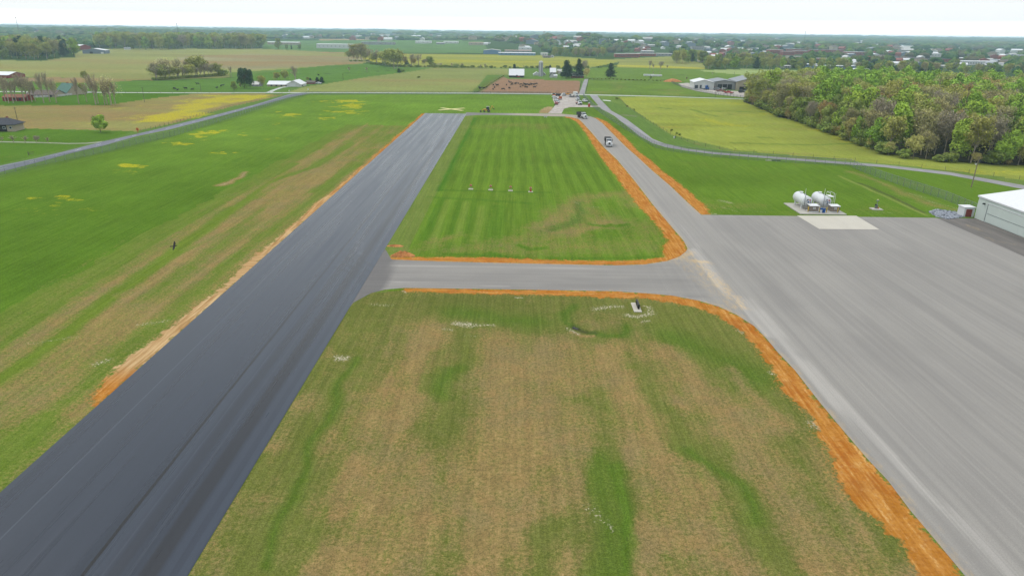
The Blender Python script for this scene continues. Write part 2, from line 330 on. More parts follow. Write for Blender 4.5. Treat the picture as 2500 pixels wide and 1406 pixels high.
    p.stroke('dry', [(-53.5, 40), (-53, 90), (-54, 150), (-52, 260)], 2.5, .25, .8, world=True)
    p.stroke('dry', [(-54, 20), (-53, 64)], 6, .12, .8, world=True)
    for pts, wd, d_, st in (([(0,930),(250,745),(500,560),(620,470),(720,400)], 2.6, .0, 1.), ([(-200,1010),(60,800),(300,640),(500,520)], 1.2, .05, .9), ([(380,650),(560,560),(640,510)], 1.3, .1, .6), ([(640,450),(760,410),(860,350)], 2.2, .0, .8), ([(760,470),(880,400)], 2, .1, .7)): p.stroke('dry', pts, wd, d_, st, warp=.7)
    for pts, wd, d_ in (([(560,500),(680,430),(800,370),(900,300)], 2.0, .8), ([(0,860),(180,740),(400,590)], 1.6, .6), ([(100,700),(250,620),(330,570)], 1.5, .5), ([(500,590),(640,500),(780,430),(860,380)], 2.4, .75), ([(840,380),(930,330),(990,290)], 2.4, .5), ([(300,720),(380,680)], 2.5, .8), ([(20,960),(200,860),(330,760)], 3.5, .75)): p.stroke('dry', pts, wd, d_, .8, warp=.8)
    p.stroke('col', [(0,930),(250,745),(500,560),(700,420)], 2.4, c(118, 140, 42), .45, soft=4.5, warp=1.2)
    for px, py, a, b, v in ((840,246,60,4,1), (820,250,50,3,.8), (850,258,34,6,.8), (870,263,40,4,.7), (830,272,60,5,.8), (800,286,40,4,.8), (855,275,50,3,.7), (800,290,34,3,.8), (410,282,0,0,0), (700,279,30,5,.9), (730,285,30,3,.6), (680,301,16,3,.7), (500,325,36,7,.9), (530,318,28,4,.8), (480,336,28,5,.85), (440,350,34,5,.9), (425,353,20,4,.7), (540,372,34,4,.95), (595,329,14,4,.7), (650,340,10,3,.6), (680,340,20,4,.6), (330,407,38,8,.85), (300,420,34,7,.6), (135,490,56,12,.72), (60,515,70,10,.5), (210,512,30,8,.5), (160,268,0,0,0), (1130,238,0,0,0)):
        if a:
            for _ in range(15): ell(p, 'yel', px + rnd.gauss(0, .55) * a, py + rnd.gauss(0, .6) * b, a * rnd.uniform(.12, .45), b * rnd.uniform(.2, .5), v * rnd.uniform(.9, 1.25))
    for a in ([(850,240),(1000,250)], [(1160,238),(1180,238)]): p.stroke('col', a, 6, LG, .5)
    for a, wd in (([(537,452),(560,444),(590,432),(603,420)], 1.1), ([(535,453),(552,448)], 1.8)): p.stroke('rock', a, wd, .62, 1, warp=.6); p.stroke('dry', a, wd * 2, 1, 1)
    p.stroke('rock', [(540,480),(562,474)], 1.6, .5, 1); p.stroke('rock', [(508,506),(522,505)], 1., .5, 1)
    # island between runway and parallel taxiway
    isl = [(-26.3, 109), (-26.3, 374), (34, 374), (40, 100), (18, 100)]
    idx = p.inside(isl); x = X[idx]; y = Y[idx]; wv = x + (fbm(x / 20, y / 40, 55) - .5) * 2.0 + (y - 185) * .006 * (x > 5)
    st = np.sin(wv * 2 * math.pi / 4.4); st = np.clip(st * 2.2, -1, 1) * (.55 + .45 * sstep(.35, .6, fbm(x / 14, y / 30, 56)))
    fr = np.where(y > 191, 1., .8)[:, None]
    p.col[idx] = np.array(c(106, 138, 43)[:3]) * (1 + st[:, None] * .09 * fr) * (1 + (n1[idx] - .5)[:, None] * .35)
    p.dry[idx] = np.clip(.08 + (ny[idx] - .55) * .8, 0, .5)
    k = idx[(x < -21.5 + 0 * y)]; p.col[k] = c(118, 138, 62)[:3]; p.dry[k] = .25
    p.stroke('col', [(-20.9, 190), (-20.6, 366)], 1.6, c(72, 120, 32), .9, warp=.3, world=True)
    p.stroke('col', [(-21, 190.5), (10, 189)], 1.0, c(72, 112, 34), .7, warp=.3, world=True)
    p.stroke('col', [(-23, 181.5), (-10, 179.5), (4, 176)], 1.6, c(80, 122, 36), .6, warp=.3, world=True)
    for a, b, y0, y1, st_ in ((-20.3, -18.2, 141, 180, .7), (-14.8, -13.4, 146, 178, .6), (-11, -9.6, 140, 178, .5), (-6, -2, 131, 172, .5)):
        p.stroke('col', [((a + b) / 2, y0), ((a + b) / 2, y1)], b - a, c(84, 126, 34), st_ * .8, soft=1.2, warp=.3, world=True); p.stroke('dry', [((a + b) / 2, y0), ((a + b) / 2, y1)], b - a, 0, .9, world=True)
    for a in ((-17.2, 141, 178), (-12.3, 146, 176), (-8, 141, 172)): p.stroke('col', [(a[0], a[1]), (a[0], a[2])], 1.6, c(128, 150, 62), .6, soft=1, warp=.3, world=True)
    for pts, wd, v in (([(1330,560),(1380,520),(1410,495)], 9, .85), ([(1430,480),(1530,475),(1560,500)], 11, .7), ([(1440,520),(1590,560)], 13, .62), ([(1250,610),(1400,600),(1580,600)], 13, .62), ([(1120,612),(1200,600),(1320,580)], 9, .6), ([(1390,570),(1480,540)], 6, .85), ([(1060,590),(1120,575)], 5, .7), ([(1060,600),(1000,612)], 5, .5), ([(1190,310),(1260,305)], 22, .55), ([(1320,315),(1330,305)], 10, .55), ([(1330,322),(1350,330)], 14, .35), ([(1250,475),(1120,600)], 3, .3)): p.stroke('dry', pts, wd, v, .85, warp=2.5)
    p.stroke('col', [(1412,492),(1418,520),(1400,545),(1350,562),(1330,566)], 4.2, c(92, 112, 56), .6, warp=1.5); p.stroke('dry', [(1412,495),(1418,520),(1400,545),(1350,562)], 2.6, .3, .9, warp=1)
    for a in ([(1440,548),(1480,552),(1490,548)], [(1505,552),(1530,548)], [(1270,600),(1290,608),(1330,604)], [(1100,622),(1300,632)], [(1350,632),(1600,628)], [(1200,622),(1260,628)]): p.stroke('dry', a, 1.4, 0, .7, warp=.9); p.stroke('col', a, 1.2, c(78, 118, 34), .6, soft=1.8, warp=.9)
    for a, wd in (([(1320,563),(1345,566)], .8), ([(1398,492),(1412,498)], 1.4), ([(1440,505),(1465,507)], 1.0), ([(960,603),(990,605)], .6), ([(1000,610),(1010,609)], .7), ([(1340,540),(1430,530)], 0)): 
        if wd: p.stroke('rock', a, wd, .6, 1, warp=.5)
    # near block in front of the crossing taxiway
    nb = [(-26.3, -80)] + [(-26.3, 104)] + W([(905,716),(985,708),(1600,722),(1756,760),(1870,850),(2000,1030),(2300,1406)]) + [(37, -80)]
    idx = p.inside(nb); x = X[idx]; y = Y[idx]
    p.col[idx] = np.array(c(114, 122, 58)[:3]) * (1 + (n1[idx] - .5)[:, None] * .3)
    p.dry[idx] = np.clip(.68 + (ny[idx] - .5) * .7 + (n2[idx] - .5) * .5 + (fbm(x / 2.6, y / 4.5, 401) - .5) * .8 - .5 * (1 - sstep(-25, -17, x)) * .8, 0, .86)
    for pts, wd, v, s_ in (([(930,760),(1000,730),(1380,740),(1700,760),(1780,830)], 10, .22, .95), ([(1465,1130),(1470,1250),(1490,1420)], 3.0, -.1, 1), ([(1520,1130),(1530,1250)], 1.2, .1, .8), ([(1560,900),(1620,1000),(1700,1080)], 3.2, .18, .85), ([(1680,1060),(1760,1130),(1850,1260),(1930,1406)], 2.3, .02, .9), ([(1440,960),(1470,1040),(1480,1110)], 3.4, .25, .8), ([(1130,800),(1110,880),(1090,970),(1070,1060)], 3.6, .1, .9), ([(1100,745),(1330,790)], 8, .05, .8), ([(870,870),(800,1010),(700,1230),(620,1420)], 1.6, .05, .9), ([(900,800),(860,880),(820,990)], 4, .3, .6), ([(1650,790),(1720,850),(1790,880),(1870,930)], 7, .06, .95), ([(1850,900),(1890,980)], 5, .2, .9), ([(1960,1100),(2060,1230),(2150,1330)], 4, .25, .8), ([(1480,820),(1520,810)], 4, .05, .9), ([(1310,1270),(1330,1406)], 2, .1, .7), ([(1390,1230),(1310,1300)], 2, .15, .6), ([(1750,1380),(1760,1406)], 1., .0, .8)): p.stroke('dry', pts, wd, v, s_ * .95, soft=wd * 1.4, warp=2.2)
    p.stroke('dry', [(1462,1135),(1468,1250),(1486,1420)], 2.6, 0., .9, soft=2.6, warp=1.6); p.stroke('col', [(1462,1120),(1468,1250),(1486,1420)], 2.4, c(88, 122, 36), .6, soft=2.8, warp=1.8)
    for pts, wd in (([(1500,1140),(1515,1250),(1530,1420)], 1.0), ([(1520,1140),(1530,1300)], .8), ([(1700,1090),(1770,1150),(1850,1260)], 1.2), ([(870,870),(800,1010),(700,1230),(640,1380)], .9), ([(1110,760),(1300,785)], 4), ([(1640,820),(1700,850)], 4), ([(1780,880),(1860,930)], 4), ([(1395,748),(1372,768),(1380,790),(1400,798)], 1.3), ([(1450,815),(1490,824),(1530,820),(1536,800)], 1.0), ([(1110,900),(1090,970)], 2.)): p.stroke('col', pts, wd, c(82, 120, 32), .65, soft=wd * 1.8, warp=1.6); p.stroke('dry', pts, wd, 0., .6, soft=wd * 1.8, warp=1.6)
    for pts, wd, v in (([(1220,830),(1230,1000),(1200,1200)], 6, .85), ([(1350,840),(1380,930)], 6, .85), ([(1480,850),(1600,1050),(1700,1250),(1760,1406)], 2.4, .9), ([(1400,1000),(1380,1200)], 4, .8), ([(1630,850),(1700,950),(1760,1010)], 3.6, .9), ([(1800,1010),(1900,1200),(2080,1406)], 3.4, .85), ([(1980,1100),(2120,1350)], 2, .8), ([(1000,1100),(960,1406)], 4, .72), ([(1790,900),(1840,950),(1900,1040)], 2, .9)): p.stroke('dry', pts, wd, v, .8, warp=1.5)
    for a, wd, v in (([(1115,788),(1150,790)], 1.2, .7), ([(1150,792),(1205,793)], .9, .58), ([(1085,802),(1105,803)], .7, .6), ([(1445,755),(1480,750),(1510,748)], 1.4, .6), ([(1535,770),(1560,775),(1590,768)], 1.3, .66), ([(1580,752),(1585,760)], 1.2, .55), ([(1575,790),(1590,785)], .8, .6), ([(820,875),(842,870)], 1.1, .64), ([(815,868),(838,878)], .6, .6), ([(905,745),(945,748)], 1.0, .5), ([(975,712),(982,716)], .6, .7), ([(1265,725),(1280,725)], .4, .8), ([(1975,1035),(1992,1046)], 1.3, .64), ([(1885,912),(1892,918)], .7, .6), ([(1795,805),(1808,812)], .7, .6), ([(225,890),(255,880)], 1.4, .55), ([(320,870),(340,866)], .8, .7), ([(340,795),(400,785)], 1.2, .5), ([(60,840),(180,824)], .8, .45), ([(100,1290),(115,1285)], .6, .3), ([(1430,1235),(1450,1260)], 1.2, .45), ([(1480,1275),(1490,1290)], .5, .5), ([(1565,745),(1580,748)], .6, .6), ([(1380,800),(1410,815)], .7, .6), ([(1130,815),(1180,818)], .8, .4)): p.stroke('rock', a, wd * 1.5, v + .08, 1, soft=wd * 2, warp=.9)
    p.stroke('col', [(1398,797),(1412,805),(1432,812),(1452,814)], .9, c(66, 68, 50), .8, warp=.5); p.stroke('dry', [(1398,797),(1412,805),(1432,812),(1452,814)], .8, 0, 1, warp=.2)
    p.stroke('col', [(1440,815),(1480,825),(1520,822),(1534,808),(1520,796)], .8, c(84, 116, 36), .45, soft=1.2, warp=.8); p.stroke('col', [(1405,742),(1378,758),(1372,778),(1386,795)], .9, c(84, 116, 36), .45, soft=1.2, warp=.8); p.stroke('dry', [(1390,808),(1420,820),(1452,822)], .8, .9, .9, soft=.8)
    p.stroke('dry', [(958,900),(935,990),(915,1040)], .35, .9, .8, warp=.3)
    # east of the parallel taxiway
    ea = W([(1450,236),(1482,262),(1568,320),(1625,352),(1743,372),(1900,384),(2160,403),(2500,455),(3000,560)]) + [(200, 100), (115, 100), (115, 166), (47, 165.5), (46, 370), (30, 430)]
    idx = p.inside(ea); p.col[idx] = np.array(c(101, 133, 40)[:3]) * (1 + (n1[idx] - .5)[:, None] * .5); p.dry[idx] = np.clip(.05 + (fbm(X[idx] / 12, Y[idx] / 12, 61) - .55) * 1.2, 0, .5)
    for pts, wd, v in (([(1740,505),(1850,500)], 9, .55), ([(1640,455),(1750,495)], 4, .35), ([(2080,420),(2180,460),(2290,505),(2380,525)], 5, .7), ([(2060,515),(2140,505),(2200,515)], 6, .4), ([(1720,400),(1850,410)], 12, .3), ([(2200,440),(2330,480)], 5, .5)): p.stroke('dry', pts, wd, v, .85, warp=2)
    for a, wd, v in (([(1760,490),(1785,496)], 1.8, .6), ([(1735,522),(1760,522)], .6, .8), ([(1765,505),(1795,517)], .5, .6), ([(1810,512),(1870,519)], .7, .5), ([(2220,472),(2262,484)], 1.1, .5), ([(2270,492),(2340,510)], .8, .6), ([(2340,510),(2365,522)], .7, .6), ([(2120,516),(2180,520)], 1.5, .45), ([(2045,520),(2060,524)], .8, .6), ([(1470,283),(1495,283)], 0, 0)):
        if wd: p.stroke('rock', a, wd * 1.5, v + .08, 1, soft=wd * 2, warp=.9)
    p.stroke('col', [(2100,448),(2150,468),(2200,492),(2255,520)], 1.0, c(84, 80, 62), .8, warp=.5); p.stroke('col', [(2050,430),(2150,475),(2260,525)], .8, c(150, 160, 84), .8, warp=.4)
    # verge strip between perimeter road and meadow, then the meadow
    fld([(1445,232),(1512,236),(1560,285),(1605,312),(1650,338),(1720,360),(1790,372),(1900,386),(2160,405),(2500,455),(2500,440),(2300,413),(2050,391),(1790,366),(1640,330),(1530,262)], c(116, 142, 66), dry=.15, sx=12, sy=12)
    fld([(1508,236),(1600,237),(1810,243),(1852,262),(1900,282),(2060,325),(2150,372),(2300,392),(2500,404),(3100,460),(3100,560),(2500,440),(2300,414),(2050,390),(1790,366),(1640,330),(1590,298),(1530,258)], c(152, 164, 70), yel=.26, dry=.1, sx=34, sy=12, amp=.45)
    for a, wd, v in (([(1700,280),(1745,297),(1790,306)], 7, .95), ([(1680,249),(1705,249)], 14, .8), ([(1785,252),(1800,255)], 12, .8), ([(1860,268),(1895,281)], 6, .95), ([(1930,292),(2010,322),(2080,350)], 5, .8), ([(1960,305),(2080,345),(2150,368)], 6, .8), ([(1800,352),(1990,372),(2120,392)], 5, .62), ([(1560,262),(1620,275)], 6, .6), ([(2200,378),(2500,400)], 5, .75), ([(1620,300),(1800,320)], 5, .5), ([(2100,360),(2200,380)], 5, .8)): p.stroke('yel', a, wd, v * .8, .9, soft=wd * 2, warp=5)
    for a in ([(1690,268),(1730,280),(1755,285)], [(1770,280),(1790,280)], [(1700,272),(1900,274)], [(1790,350),(2000,354),(2150,350)], [(1600,262),(1640,267)], [(1850,335),(1880,338)], [(2150,375),(2400,396)]): p.stroke('col', a, 2.4, c(104, 132, 52), .8, warp=1.5); p.stroke('yel', a, 2.4, 0, .8, warp=1.5)
    p.stroke('col', [(1520,281),(1550,284)], 3, c(150, 140, 125), .8, warp=.8)
    # forest floor under the right wood
    fld([(1812,248),(1852,263),(1900,285),(2060,328),(2150,374),(2300,394),(2500,405),(3200,470),(3200,262),(2500,245),(1900,222),(1840,236)], c(70, 72, 50), amp=.3)
    # straw area by the gravel drive
    fld([(1318,277),(1320,268),(1335,262),(1350,262),(1345,270),(1338,277.4)], c(190, 172, 130), warp=1.2, dry=.8)
    # verge darkening lines where grass grows long along fences
    p.stroke('col', [(0,432),(168,393),(336,355),(560,293),(745,234)], 2.2, c(92, 118, 62), .6, warp=.5)
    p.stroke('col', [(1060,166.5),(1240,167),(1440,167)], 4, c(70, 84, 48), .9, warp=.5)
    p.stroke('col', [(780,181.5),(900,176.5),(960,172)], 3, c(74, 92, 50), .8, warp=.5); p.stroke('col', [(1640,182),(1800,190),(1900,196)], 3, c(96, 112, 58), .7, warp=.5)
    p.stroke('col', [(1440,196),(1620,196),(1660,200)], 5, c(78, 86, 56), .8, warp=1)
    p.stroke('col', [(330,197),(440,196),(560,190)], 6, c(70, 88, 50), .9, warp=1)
    # clay shoulders as signed distances (the shader gives them ragged edges)
    p.sd(cl_out + [(38, 20), (38, -60), (33.5, -60), (34, 20)] + cl_in[::-1])
    p.sd(W(ISL_P) + W(ISL_C)[::-1]); p.sd(W(RT_P) + W(RT_C)[::-1])
    lo = []; yy = 73.
    while yy < 383: lo.append((-49.3 - (1.5 + .5 * math.sin(yy * .21) * math.sin(yy * .057 + 1) - (yy > 190) * .5 + .9 * math.exp(-((yy - 84) / 10) ** 2)), yy)); yy += 3
    idx = p.sd([(-48.9, 70)] + lo + [(-49.2, 384), (-48.9, 384)])
    nearleft = idx[(Y[idx] < 250)]; p.pale[nearleft] = np.maximum(p.pale[nearleft], np.clip(1.1 * (.35 + 1.3 * fbm(X[nearleft] / 5, Y[nearleft] / 22, 71)) * sstep(74, 84, Y[nearleft]) * (1 - .8 * sstep(150, 240, Y[nearleft])), 0, 1))
def cross_mask(t, ob):
    sxn = N(t, 'ShaderNodeSeparateXYZ'); t.links.new(ob, sxn.inputs[0]); outs = []
    for o_, a, b_ in ((1, 107, 109), (1, 131, 129), (0, 38, 22)):
        n = N(t, 'ShaderNodeMapRange', i_1=a, i_2=b_); t.links.new(sxn.outputs[o_], n.inputs[0]); outs.append(n.outputs[0])
    r = outs[0]
    for q in outs[1:]: n = N(t, 'ShaderNodeMath', operation='MULTIPLY'); t.links.new(r, n.inputs[0]); t.links.new(q, n.inputs[1]); r = n.outputs[0]
    return r
def ground_mat():
    mm = bpy.data.materials.new('ground_cover'); mm.use_nodes = True; t = mm.node_tree; L = t.links.new; b = t.nodes['Principled BSDF']
    b.inputs['Roughness'].default_value = 1; b.inputs['Specular IOR Level'].default_value = 0.0
    tcn = N(t, 'ShaderNodeTexCoord'); ob = tcn.outputs['Object']
    def noise(scale, det=3., st=None, rough=.6):
        n = N(t, 'ShaderNodeTexNoise', i_Scale=scale, i_Detail=det, i_Roughness=rough)
        if st: m_ = N(t, 'ShaderNodeMapping'); m_.inputs['Scale'].default_value = st; L(ob, m_.inputs[0]); L(m_.outputs[0], n.inputs['Vector'])
        else: L(ob, n.inputs['Vector'])
        return n.outputs[0]
    def mth(op, a, b_=None, c_=None):
        n = N(t, 'ShaderNodeMath', operation=op)
        for i_, v in enumerate((a, b_, c_)):
            if v is None: continue
            if isinstance(v, (int, float)): n.inputs[i_].default_value = v
            else: L(v, n.inputs[i_])
        return n.outputs[0]
    def ss(v, a, b_, lo=0., hi=1.):
        n = N(t, 'ShaderNodeMapRange', interpolation_type='SMOOTHSTEP', i_1=a, i_2=b_, i_3=lo, i_4=hi); L(v, n.inputs[0]); return n.outputs[0]
    def mixc(f, a, b_, bt='MIX'):
        n = N(t, 'ShaderNodeMixRGB', blend_type=bt)
        if isinstance(f, (int, float)): n.inputs[0].default_value = f
        else: L(f, n.inputs[0])
        for i_, v in ((1, a), (2, b_)):
            if isinstance(v, tuple): n.inputs[i_].default_value = v
            else: L(v, n.inputs[i_])
        return n.outputs[0]
    at = N(t, 'ShaderNodeAttribute', attribute_name='col').outputs['Color']
    pk = N(t, 'ShaderNodeSeparateColor'); L(N(t, 'ShaderNodeAttribute', attribute_name='pk').outputs['Color'], pk.inputs[0])
    dry, yel, rock = pk.outputs[0], pk.outputs[1], pk.outputs[2]
    sdc = N(t, 'ShaderNodeAttribute', attribute_name='sdc').outputs['Fac']; pale = N(t, 'ShaderNodeAttribute', attribute_name='pale').outputs['Fac']
    nbig = noise(.09, 4); nmid = noise(.55, 5, None, .65); nfine = noise(2.6, 5, None, .7); nstreak = noise(1., 3, (1.1, .12, 1)); ngr = noise(7., 3, None, .7)
    # grass with dry flecks
    dv = mth('ADD', dry, mth('MULTIPLY', mth('SUBTRACT', nfine, .5), 1.5)); dv = mth('ADD', dv, mth('MULTIPLY', mth('SUBTRACT', nmid, .5), .8)); dv = mth('ADD', dv, mth('MULTIPLY', mth('SUBTRACT', nstreak, .5), .35))
    dm = mth('MULTIPLY', ss(dv, .25, 1.0, 0, .9), ss(dry, .0, .15))
    drc = mixc(ss(nmid, .35, .65), c(176, 148, 100), c(150, 128, 84)); drc = mixc(ss(nbig, .42, .62, 0, .55), drc, c(150, 134, 96)); drc = mixc(ss(noise(.3, 4), .5, .62, 0, .5), drc, c(176, 142, 96))
    g = mixc(ss(nmid, .3, .7), at, mixc(1., at, (1.16, 1.08, 1.3, 1), 'MULTIPLY')); g = mixc(ss(nbig, .35, .65, 0, .35), g, mixc(1., g, (.82, .9, .8, 1), 'MULTIPLY'))
    g = mixc(1., g, mixc(ss(noise(1., 4, (2.6, .045, 1), .65), .35, .65), (.90, .92, .88, 1), (1.09, 1.07, 1.09, 1)), 'MULTIPLY'); g = mixc(dm, g, drc)
    g = mixc(1., g, mixc(ss(noise(1., 3, (1.3, .05, 1), .6), .35, .65), (.93, .93, .93, 1), (1.07, 1.07, 1.06, 1)), 'MULTIPLY')
    # yellow flowers
    yv = mth('ADD', yel, mth('MULTIPLY', mth('SUBTRACT', nmid, .5), 1.3)); yv = mth('ADD', yv, mth('MULTIPLY', mth('SUBTRACT', nfine, .5), 1.1))
    g = mixc(mth('MULTIPLY', mth('MULTIPLY', ss(yv, .38, 1.0), ss(noise(.9, 5, None, .75), .38, .58, .35, 1.)), ss(yel, .02, .3)), g, c(205, 196, 40))
    # pale stones lying in the grass
    rv = mth('ADD', rock, mth('MULTIPLY', mth('SUBTRACT', noise(3.4, 3, None, .7), .5), 2.2)); rm = mth('MULTIPLY', ss(rv, .55, .85), ss(rock, .05, .4))
    g = mixc(rm, g, c(212, 203, 178))
    # blades and clods
    g = mixc(1., g, mixc(ss(ngr, .3, .7), (.70, .71, .68, 1), (1.3, 1.29, 1.32, 1)), 'MULTIPLY')
    g = mixc(1., g, mixc(ss(nfine, .3, .7), (.80, .81, .80, 1), (1.18, 1.17, 1.18, 1)), 'MULTIPLY')
    # clay
    cv = mth('ADD', sdc, mth('MULTIPLY', mth('SUBTRACT', noise(.45, 5, None, .7), .5), 4.6)); cv = mth('ADD', cv, mth('MULTIPLY', mth('SUBTRACT', nfine, .5), 1.0)); cm = ss(cv, -.25, .3)
    spk = mth('MULTIPLY', ss(mth('ADD', sdc, mth('MULTIPLY', mth('SUBTRACT', nfine, .5), 11.)), -.3, 1.0), .6)
    cm0 = cross_mask(t, ob); csa = noise(1., 4, (2.0, .12, 1), .65); csb = noise(1., 4, (.12, 2.0, 1), .65); nm_ = N(t, 'ShaderNodeMix'); L(cm0, nm_.inputs[0]); L(csa, nm_.inputs[2]); L(csb, nm_.inputs[3]); cst = nm_.outputs[0]; cl1 = noise(1.9, 4, (1, .6, 1), .7)
    cc = mixc(ss(mth('ADD', mth('MULTIPLY', cst, .65), mth('MULTIPLY', nmid, .35)), .40, .60), mixc(ss(nbig, .4, .6), c(188, 114, 44), c(188, 124, 48)), c(216, 154, 76)); cc = mixc(ss(mth('MULTIPLY', cst, cl1), .28, .38, 0, .85), cc, c(230, 180, 112)); cc = mixc(ss(nfine, .55, .35, 0, .45), cc, c(160, 98, 42))
    cc = mixc(ss(noise(.22, 4), .5, .66, 0, .4), cc, c(176, 116, 58)); cc = mixc(ss(noise(.8, 4, None, .7), .56, .7, 0, .5), cc, c(214, 166, 102)); cc = mixc(pale, cc, mixc(ss(cst, .35, .65), c(182, 142, 92), c(226, 192, 142)))
    g = mixc(mth('MAXIMUM', cm, spk), g, cc)
    L(g, b.inputs['Base Color'])
    bp = N(t, 'ShaderNodeBump', i_Strength=.5, i_Distance=.25); L(mth('ADD', nfine, mth('MULTIPLY', cl1, cm)), bp.inputs['Height']); L(bp.outputs[0], b.inputs['Normal'])
    return mm
ground = build_ground()

# ------------------------------------------------------------------ paved sheets
def sheet(name, poly, z, res, ma, paintf=None, label=None):
    P = np.array(poly, float); bd = []
    for i in range(len(P)):
        a, b = P[i], P[(i + 1) % len(P)]; n = max(1, int(np.hypot(*(b - a)) / res))
        for j in range(n): bd.append(a + (b - a) * j / n)
    pts = [Vector(q) for q in bd]; nb_ = len(pts); x0, y0 = P.min(0); x1, y1 = P.max(0)
    gx, gy = np.meshgrid(np.arange(x0 + res / 2, x1, res), np.arange(y0 + res / 2, y1, res)); q = Painter(gx.ravel(), gy.ravel())
    ins = q.inside(poly); di, dd = q.dist(poly, 5, 0, True); near = np.zeros(gx.size, bool); near[di[dd < res * .4]] = True
    for i in ins:
        if not near[i]: pts.append(Vector((q.X[i], q.Y[i])))
    vs, es, fs, *_ = delaunay_2d_cdt(pts, [(i, (i + 1) % nb_) for i in range(nb_)], [], 1, 1e-5)
    V = np.array([(v[0], v[1], z) for v in vs]); F = [tuple(f) for f in fs]
    me = bpy.data.meshes.new(name); me.from_pydata(V.tolist(), [], F)
    bm = bmesh.new(); bm.from_mesh(me); bmesh.ops.recalc_face_normals(bm, faces=bm.faces)
    bm.faces.ensure_lookup_table()
    if bm.faces[0].normal.z < 0: bmesh.ops.reverse_faces(bm, faces=bm.faces)
    bm.to_mesh(me); bm.free()
    if paintf:
        p = Painter(V[:, 0], V[:, 1]); paintf(p); fattr(me, 'pk', np.stack([np.clip(p.dry, 0, 1), np.clip(p.yel, 0, 1), np.clip(p.rock, 0, 1)], 1))
    return tag(put(name, me, ma), label, kind='structure')
def pave_mat(name, base, light, dust, streak=(.9, .02, 1), rough=.7, spec=.35, seams=(), amp=1., grain=9., cross=False):
    mm = bpy.data.materials.new(name); mm.use_nodes = True; t = mm.node_tree; L = t.links.new; b = t.nodes['Principled BSDF']
    b.inputs['Roughness'].default_value = rough; b.inputs['Specular IOR Level'].default_value = spec
    ob = N(t, 'ShaderNodeTexCoord').outputs['Object']
    def noise(scale, det=4., st=None, r=.6):
        n = N(t, 'ShaderNodeTexNoise', i_Scale=scale, i_Detail=det, i_Roughness=r)
        if st: m_ = N(t, 'ShaderNodeMapping'); m_.inputs['Scale'].default_value = st; L(ob, m_.inputs[0]); L(m_.outputs[0], n.inputs['Vector'])
        else: L(ob, n.inputs['Vector'])
        return n.outputs[0]
    def ss(v, a, b_, lo=0., hi=1.):
        n = N(t, 'ShaderNodeMapRange', interpolation_type='SMOOTHSTEP', i_1=a, i_2=b_, i_3=lo, i_4=hi); L(v, n.inputs[0]); return n.outputs[0]
    def mixc(f, a, b_, bt='MIX'):
        n = N(t, 'ShaderNodeMixRGB', blend_type=bt)
        if isinstance(f, (int, float)): n.inputs[0].default_value = f
        else: L(f, n.inputs[0])
        for i_, v in ((1, a), (2, b_)):
            if isinstance(v, tuple): n.inputs[i_].default_value = v
            else: L(v, n.inputs[i_])
        return n.outputs[0]
    def mth(op, a, b_=None):
        n = N(t, 'ShaderNodeMath', operation=op)
        for i_, v in enumerate((a, b_)):
            if v is None: continue
            if isinstance(v, (int, float)): n.inputs[i_].default_value = v
            else: L(v, n.inputs[i_])
        return n.outputs[0]
    s1 = noise(1., 5, streak, .65); s2 = noise(1., 3, (streak[0] * 3.2, streak[1] * 1.5, 1), .6)
    if cross:
        cm_ = cross_mask(t, ob); t1 = noise(1., 5, (streak[1], streak[0], 1), .65); t2 = noise(1., 3, (streak[1] * 1.5, streak[0] * 3.2, 1), .6)
        def mf(a_, b_):
            n = N(t, 'ShaderNodeMix'); L(cm_, n.inputs[0]); L(a_, n.inputs[2]); L(b_, n.inputs[3]); return n.outputs[0]
        s1 = mf(s1, t1); s2 = mf(s2, t2)
    bl = noise(.07, 4); gr = noise(grain, 3, None, .7)
    pk = N(t, 'ShaderNodeSeparateColor'); L(N(t, 'ShaderNodeAttribute', attribute_name='pk').outputs['Color'], pk.inputs[0])
    col = mixc(ss(s1, .35, .65), base, light); col = mixc(ss(s2, .3, .7, 0, .35 * amp), col, mixc(1., col, (1.28, 1.28, 1.28, 1), 'MULTIPLY'))
    col = mixc(ss(bl, .35, .65, 0, .5 * amp), col, mixc(1., col, (.9, .9, .92, 1), 'MULTIPLY'))
    sxn = N(t, 'ShaderNodeSeparateXYZ'); L(ob, sxn.inputs[0]); wob = mth('MULTIPLY', mth('SUBTRACT', noise(.05, 2), .5), .35)
    xx = mth('ADD', sxn.outputs[0], wob)
    for x0, wd, cc, st in seams:
        d = mth('ABSOLUTE', mth('SUBTRACT', xx, x0)); col = mixc(ss(d, wd * .5, wd * .5 + max(.04, wd * .4), st, 0.), col, cc)
    # pk.r dust of clay, pk.g darker patches, pk.b paler scuffs
    dn = mth('ADD', pk.outputs[0], mth('MULTIPLY', mth('SUBTRACT', noise(1., 5, (1.6, .5, 1), .7), .5), 1.4)); col = mixc(mth('MULTIPLY', ss(dn, .35, .95, 0, .8), ss(pk.outputs[0], .0, .3)), col, dust)
    col = mixc(pk.outputs[1], col, mixc(1., col, (.50, .50, .53, 1), 'MULTIPLY'))
    sn_ = mth('ADD', pk.outputs[2], mth('MULTIPLY', mth('SUBTRACT', s2, .5), .8)); col = mixc(mth('MULTIPLY', ss(sn_, .3, .9, 0, .7), ss(pk.outputs[2], 0, .2)), col, mixc(1., col, (1.45, 1.45, 1.45, 1), 'MULTIPLY'))
    col = mixc(1., col, mixc(ss(gr, .3, .7), (.9, .9, .9, 1), (1.1, 1.1, 1.1, 1)), 'MULTIPLY')
    L(col, b.inputs['Base Color']); L(ss(s1, .3, .7, rough - .06, rough + .06), b.inputs['Roughness'])
    return mm
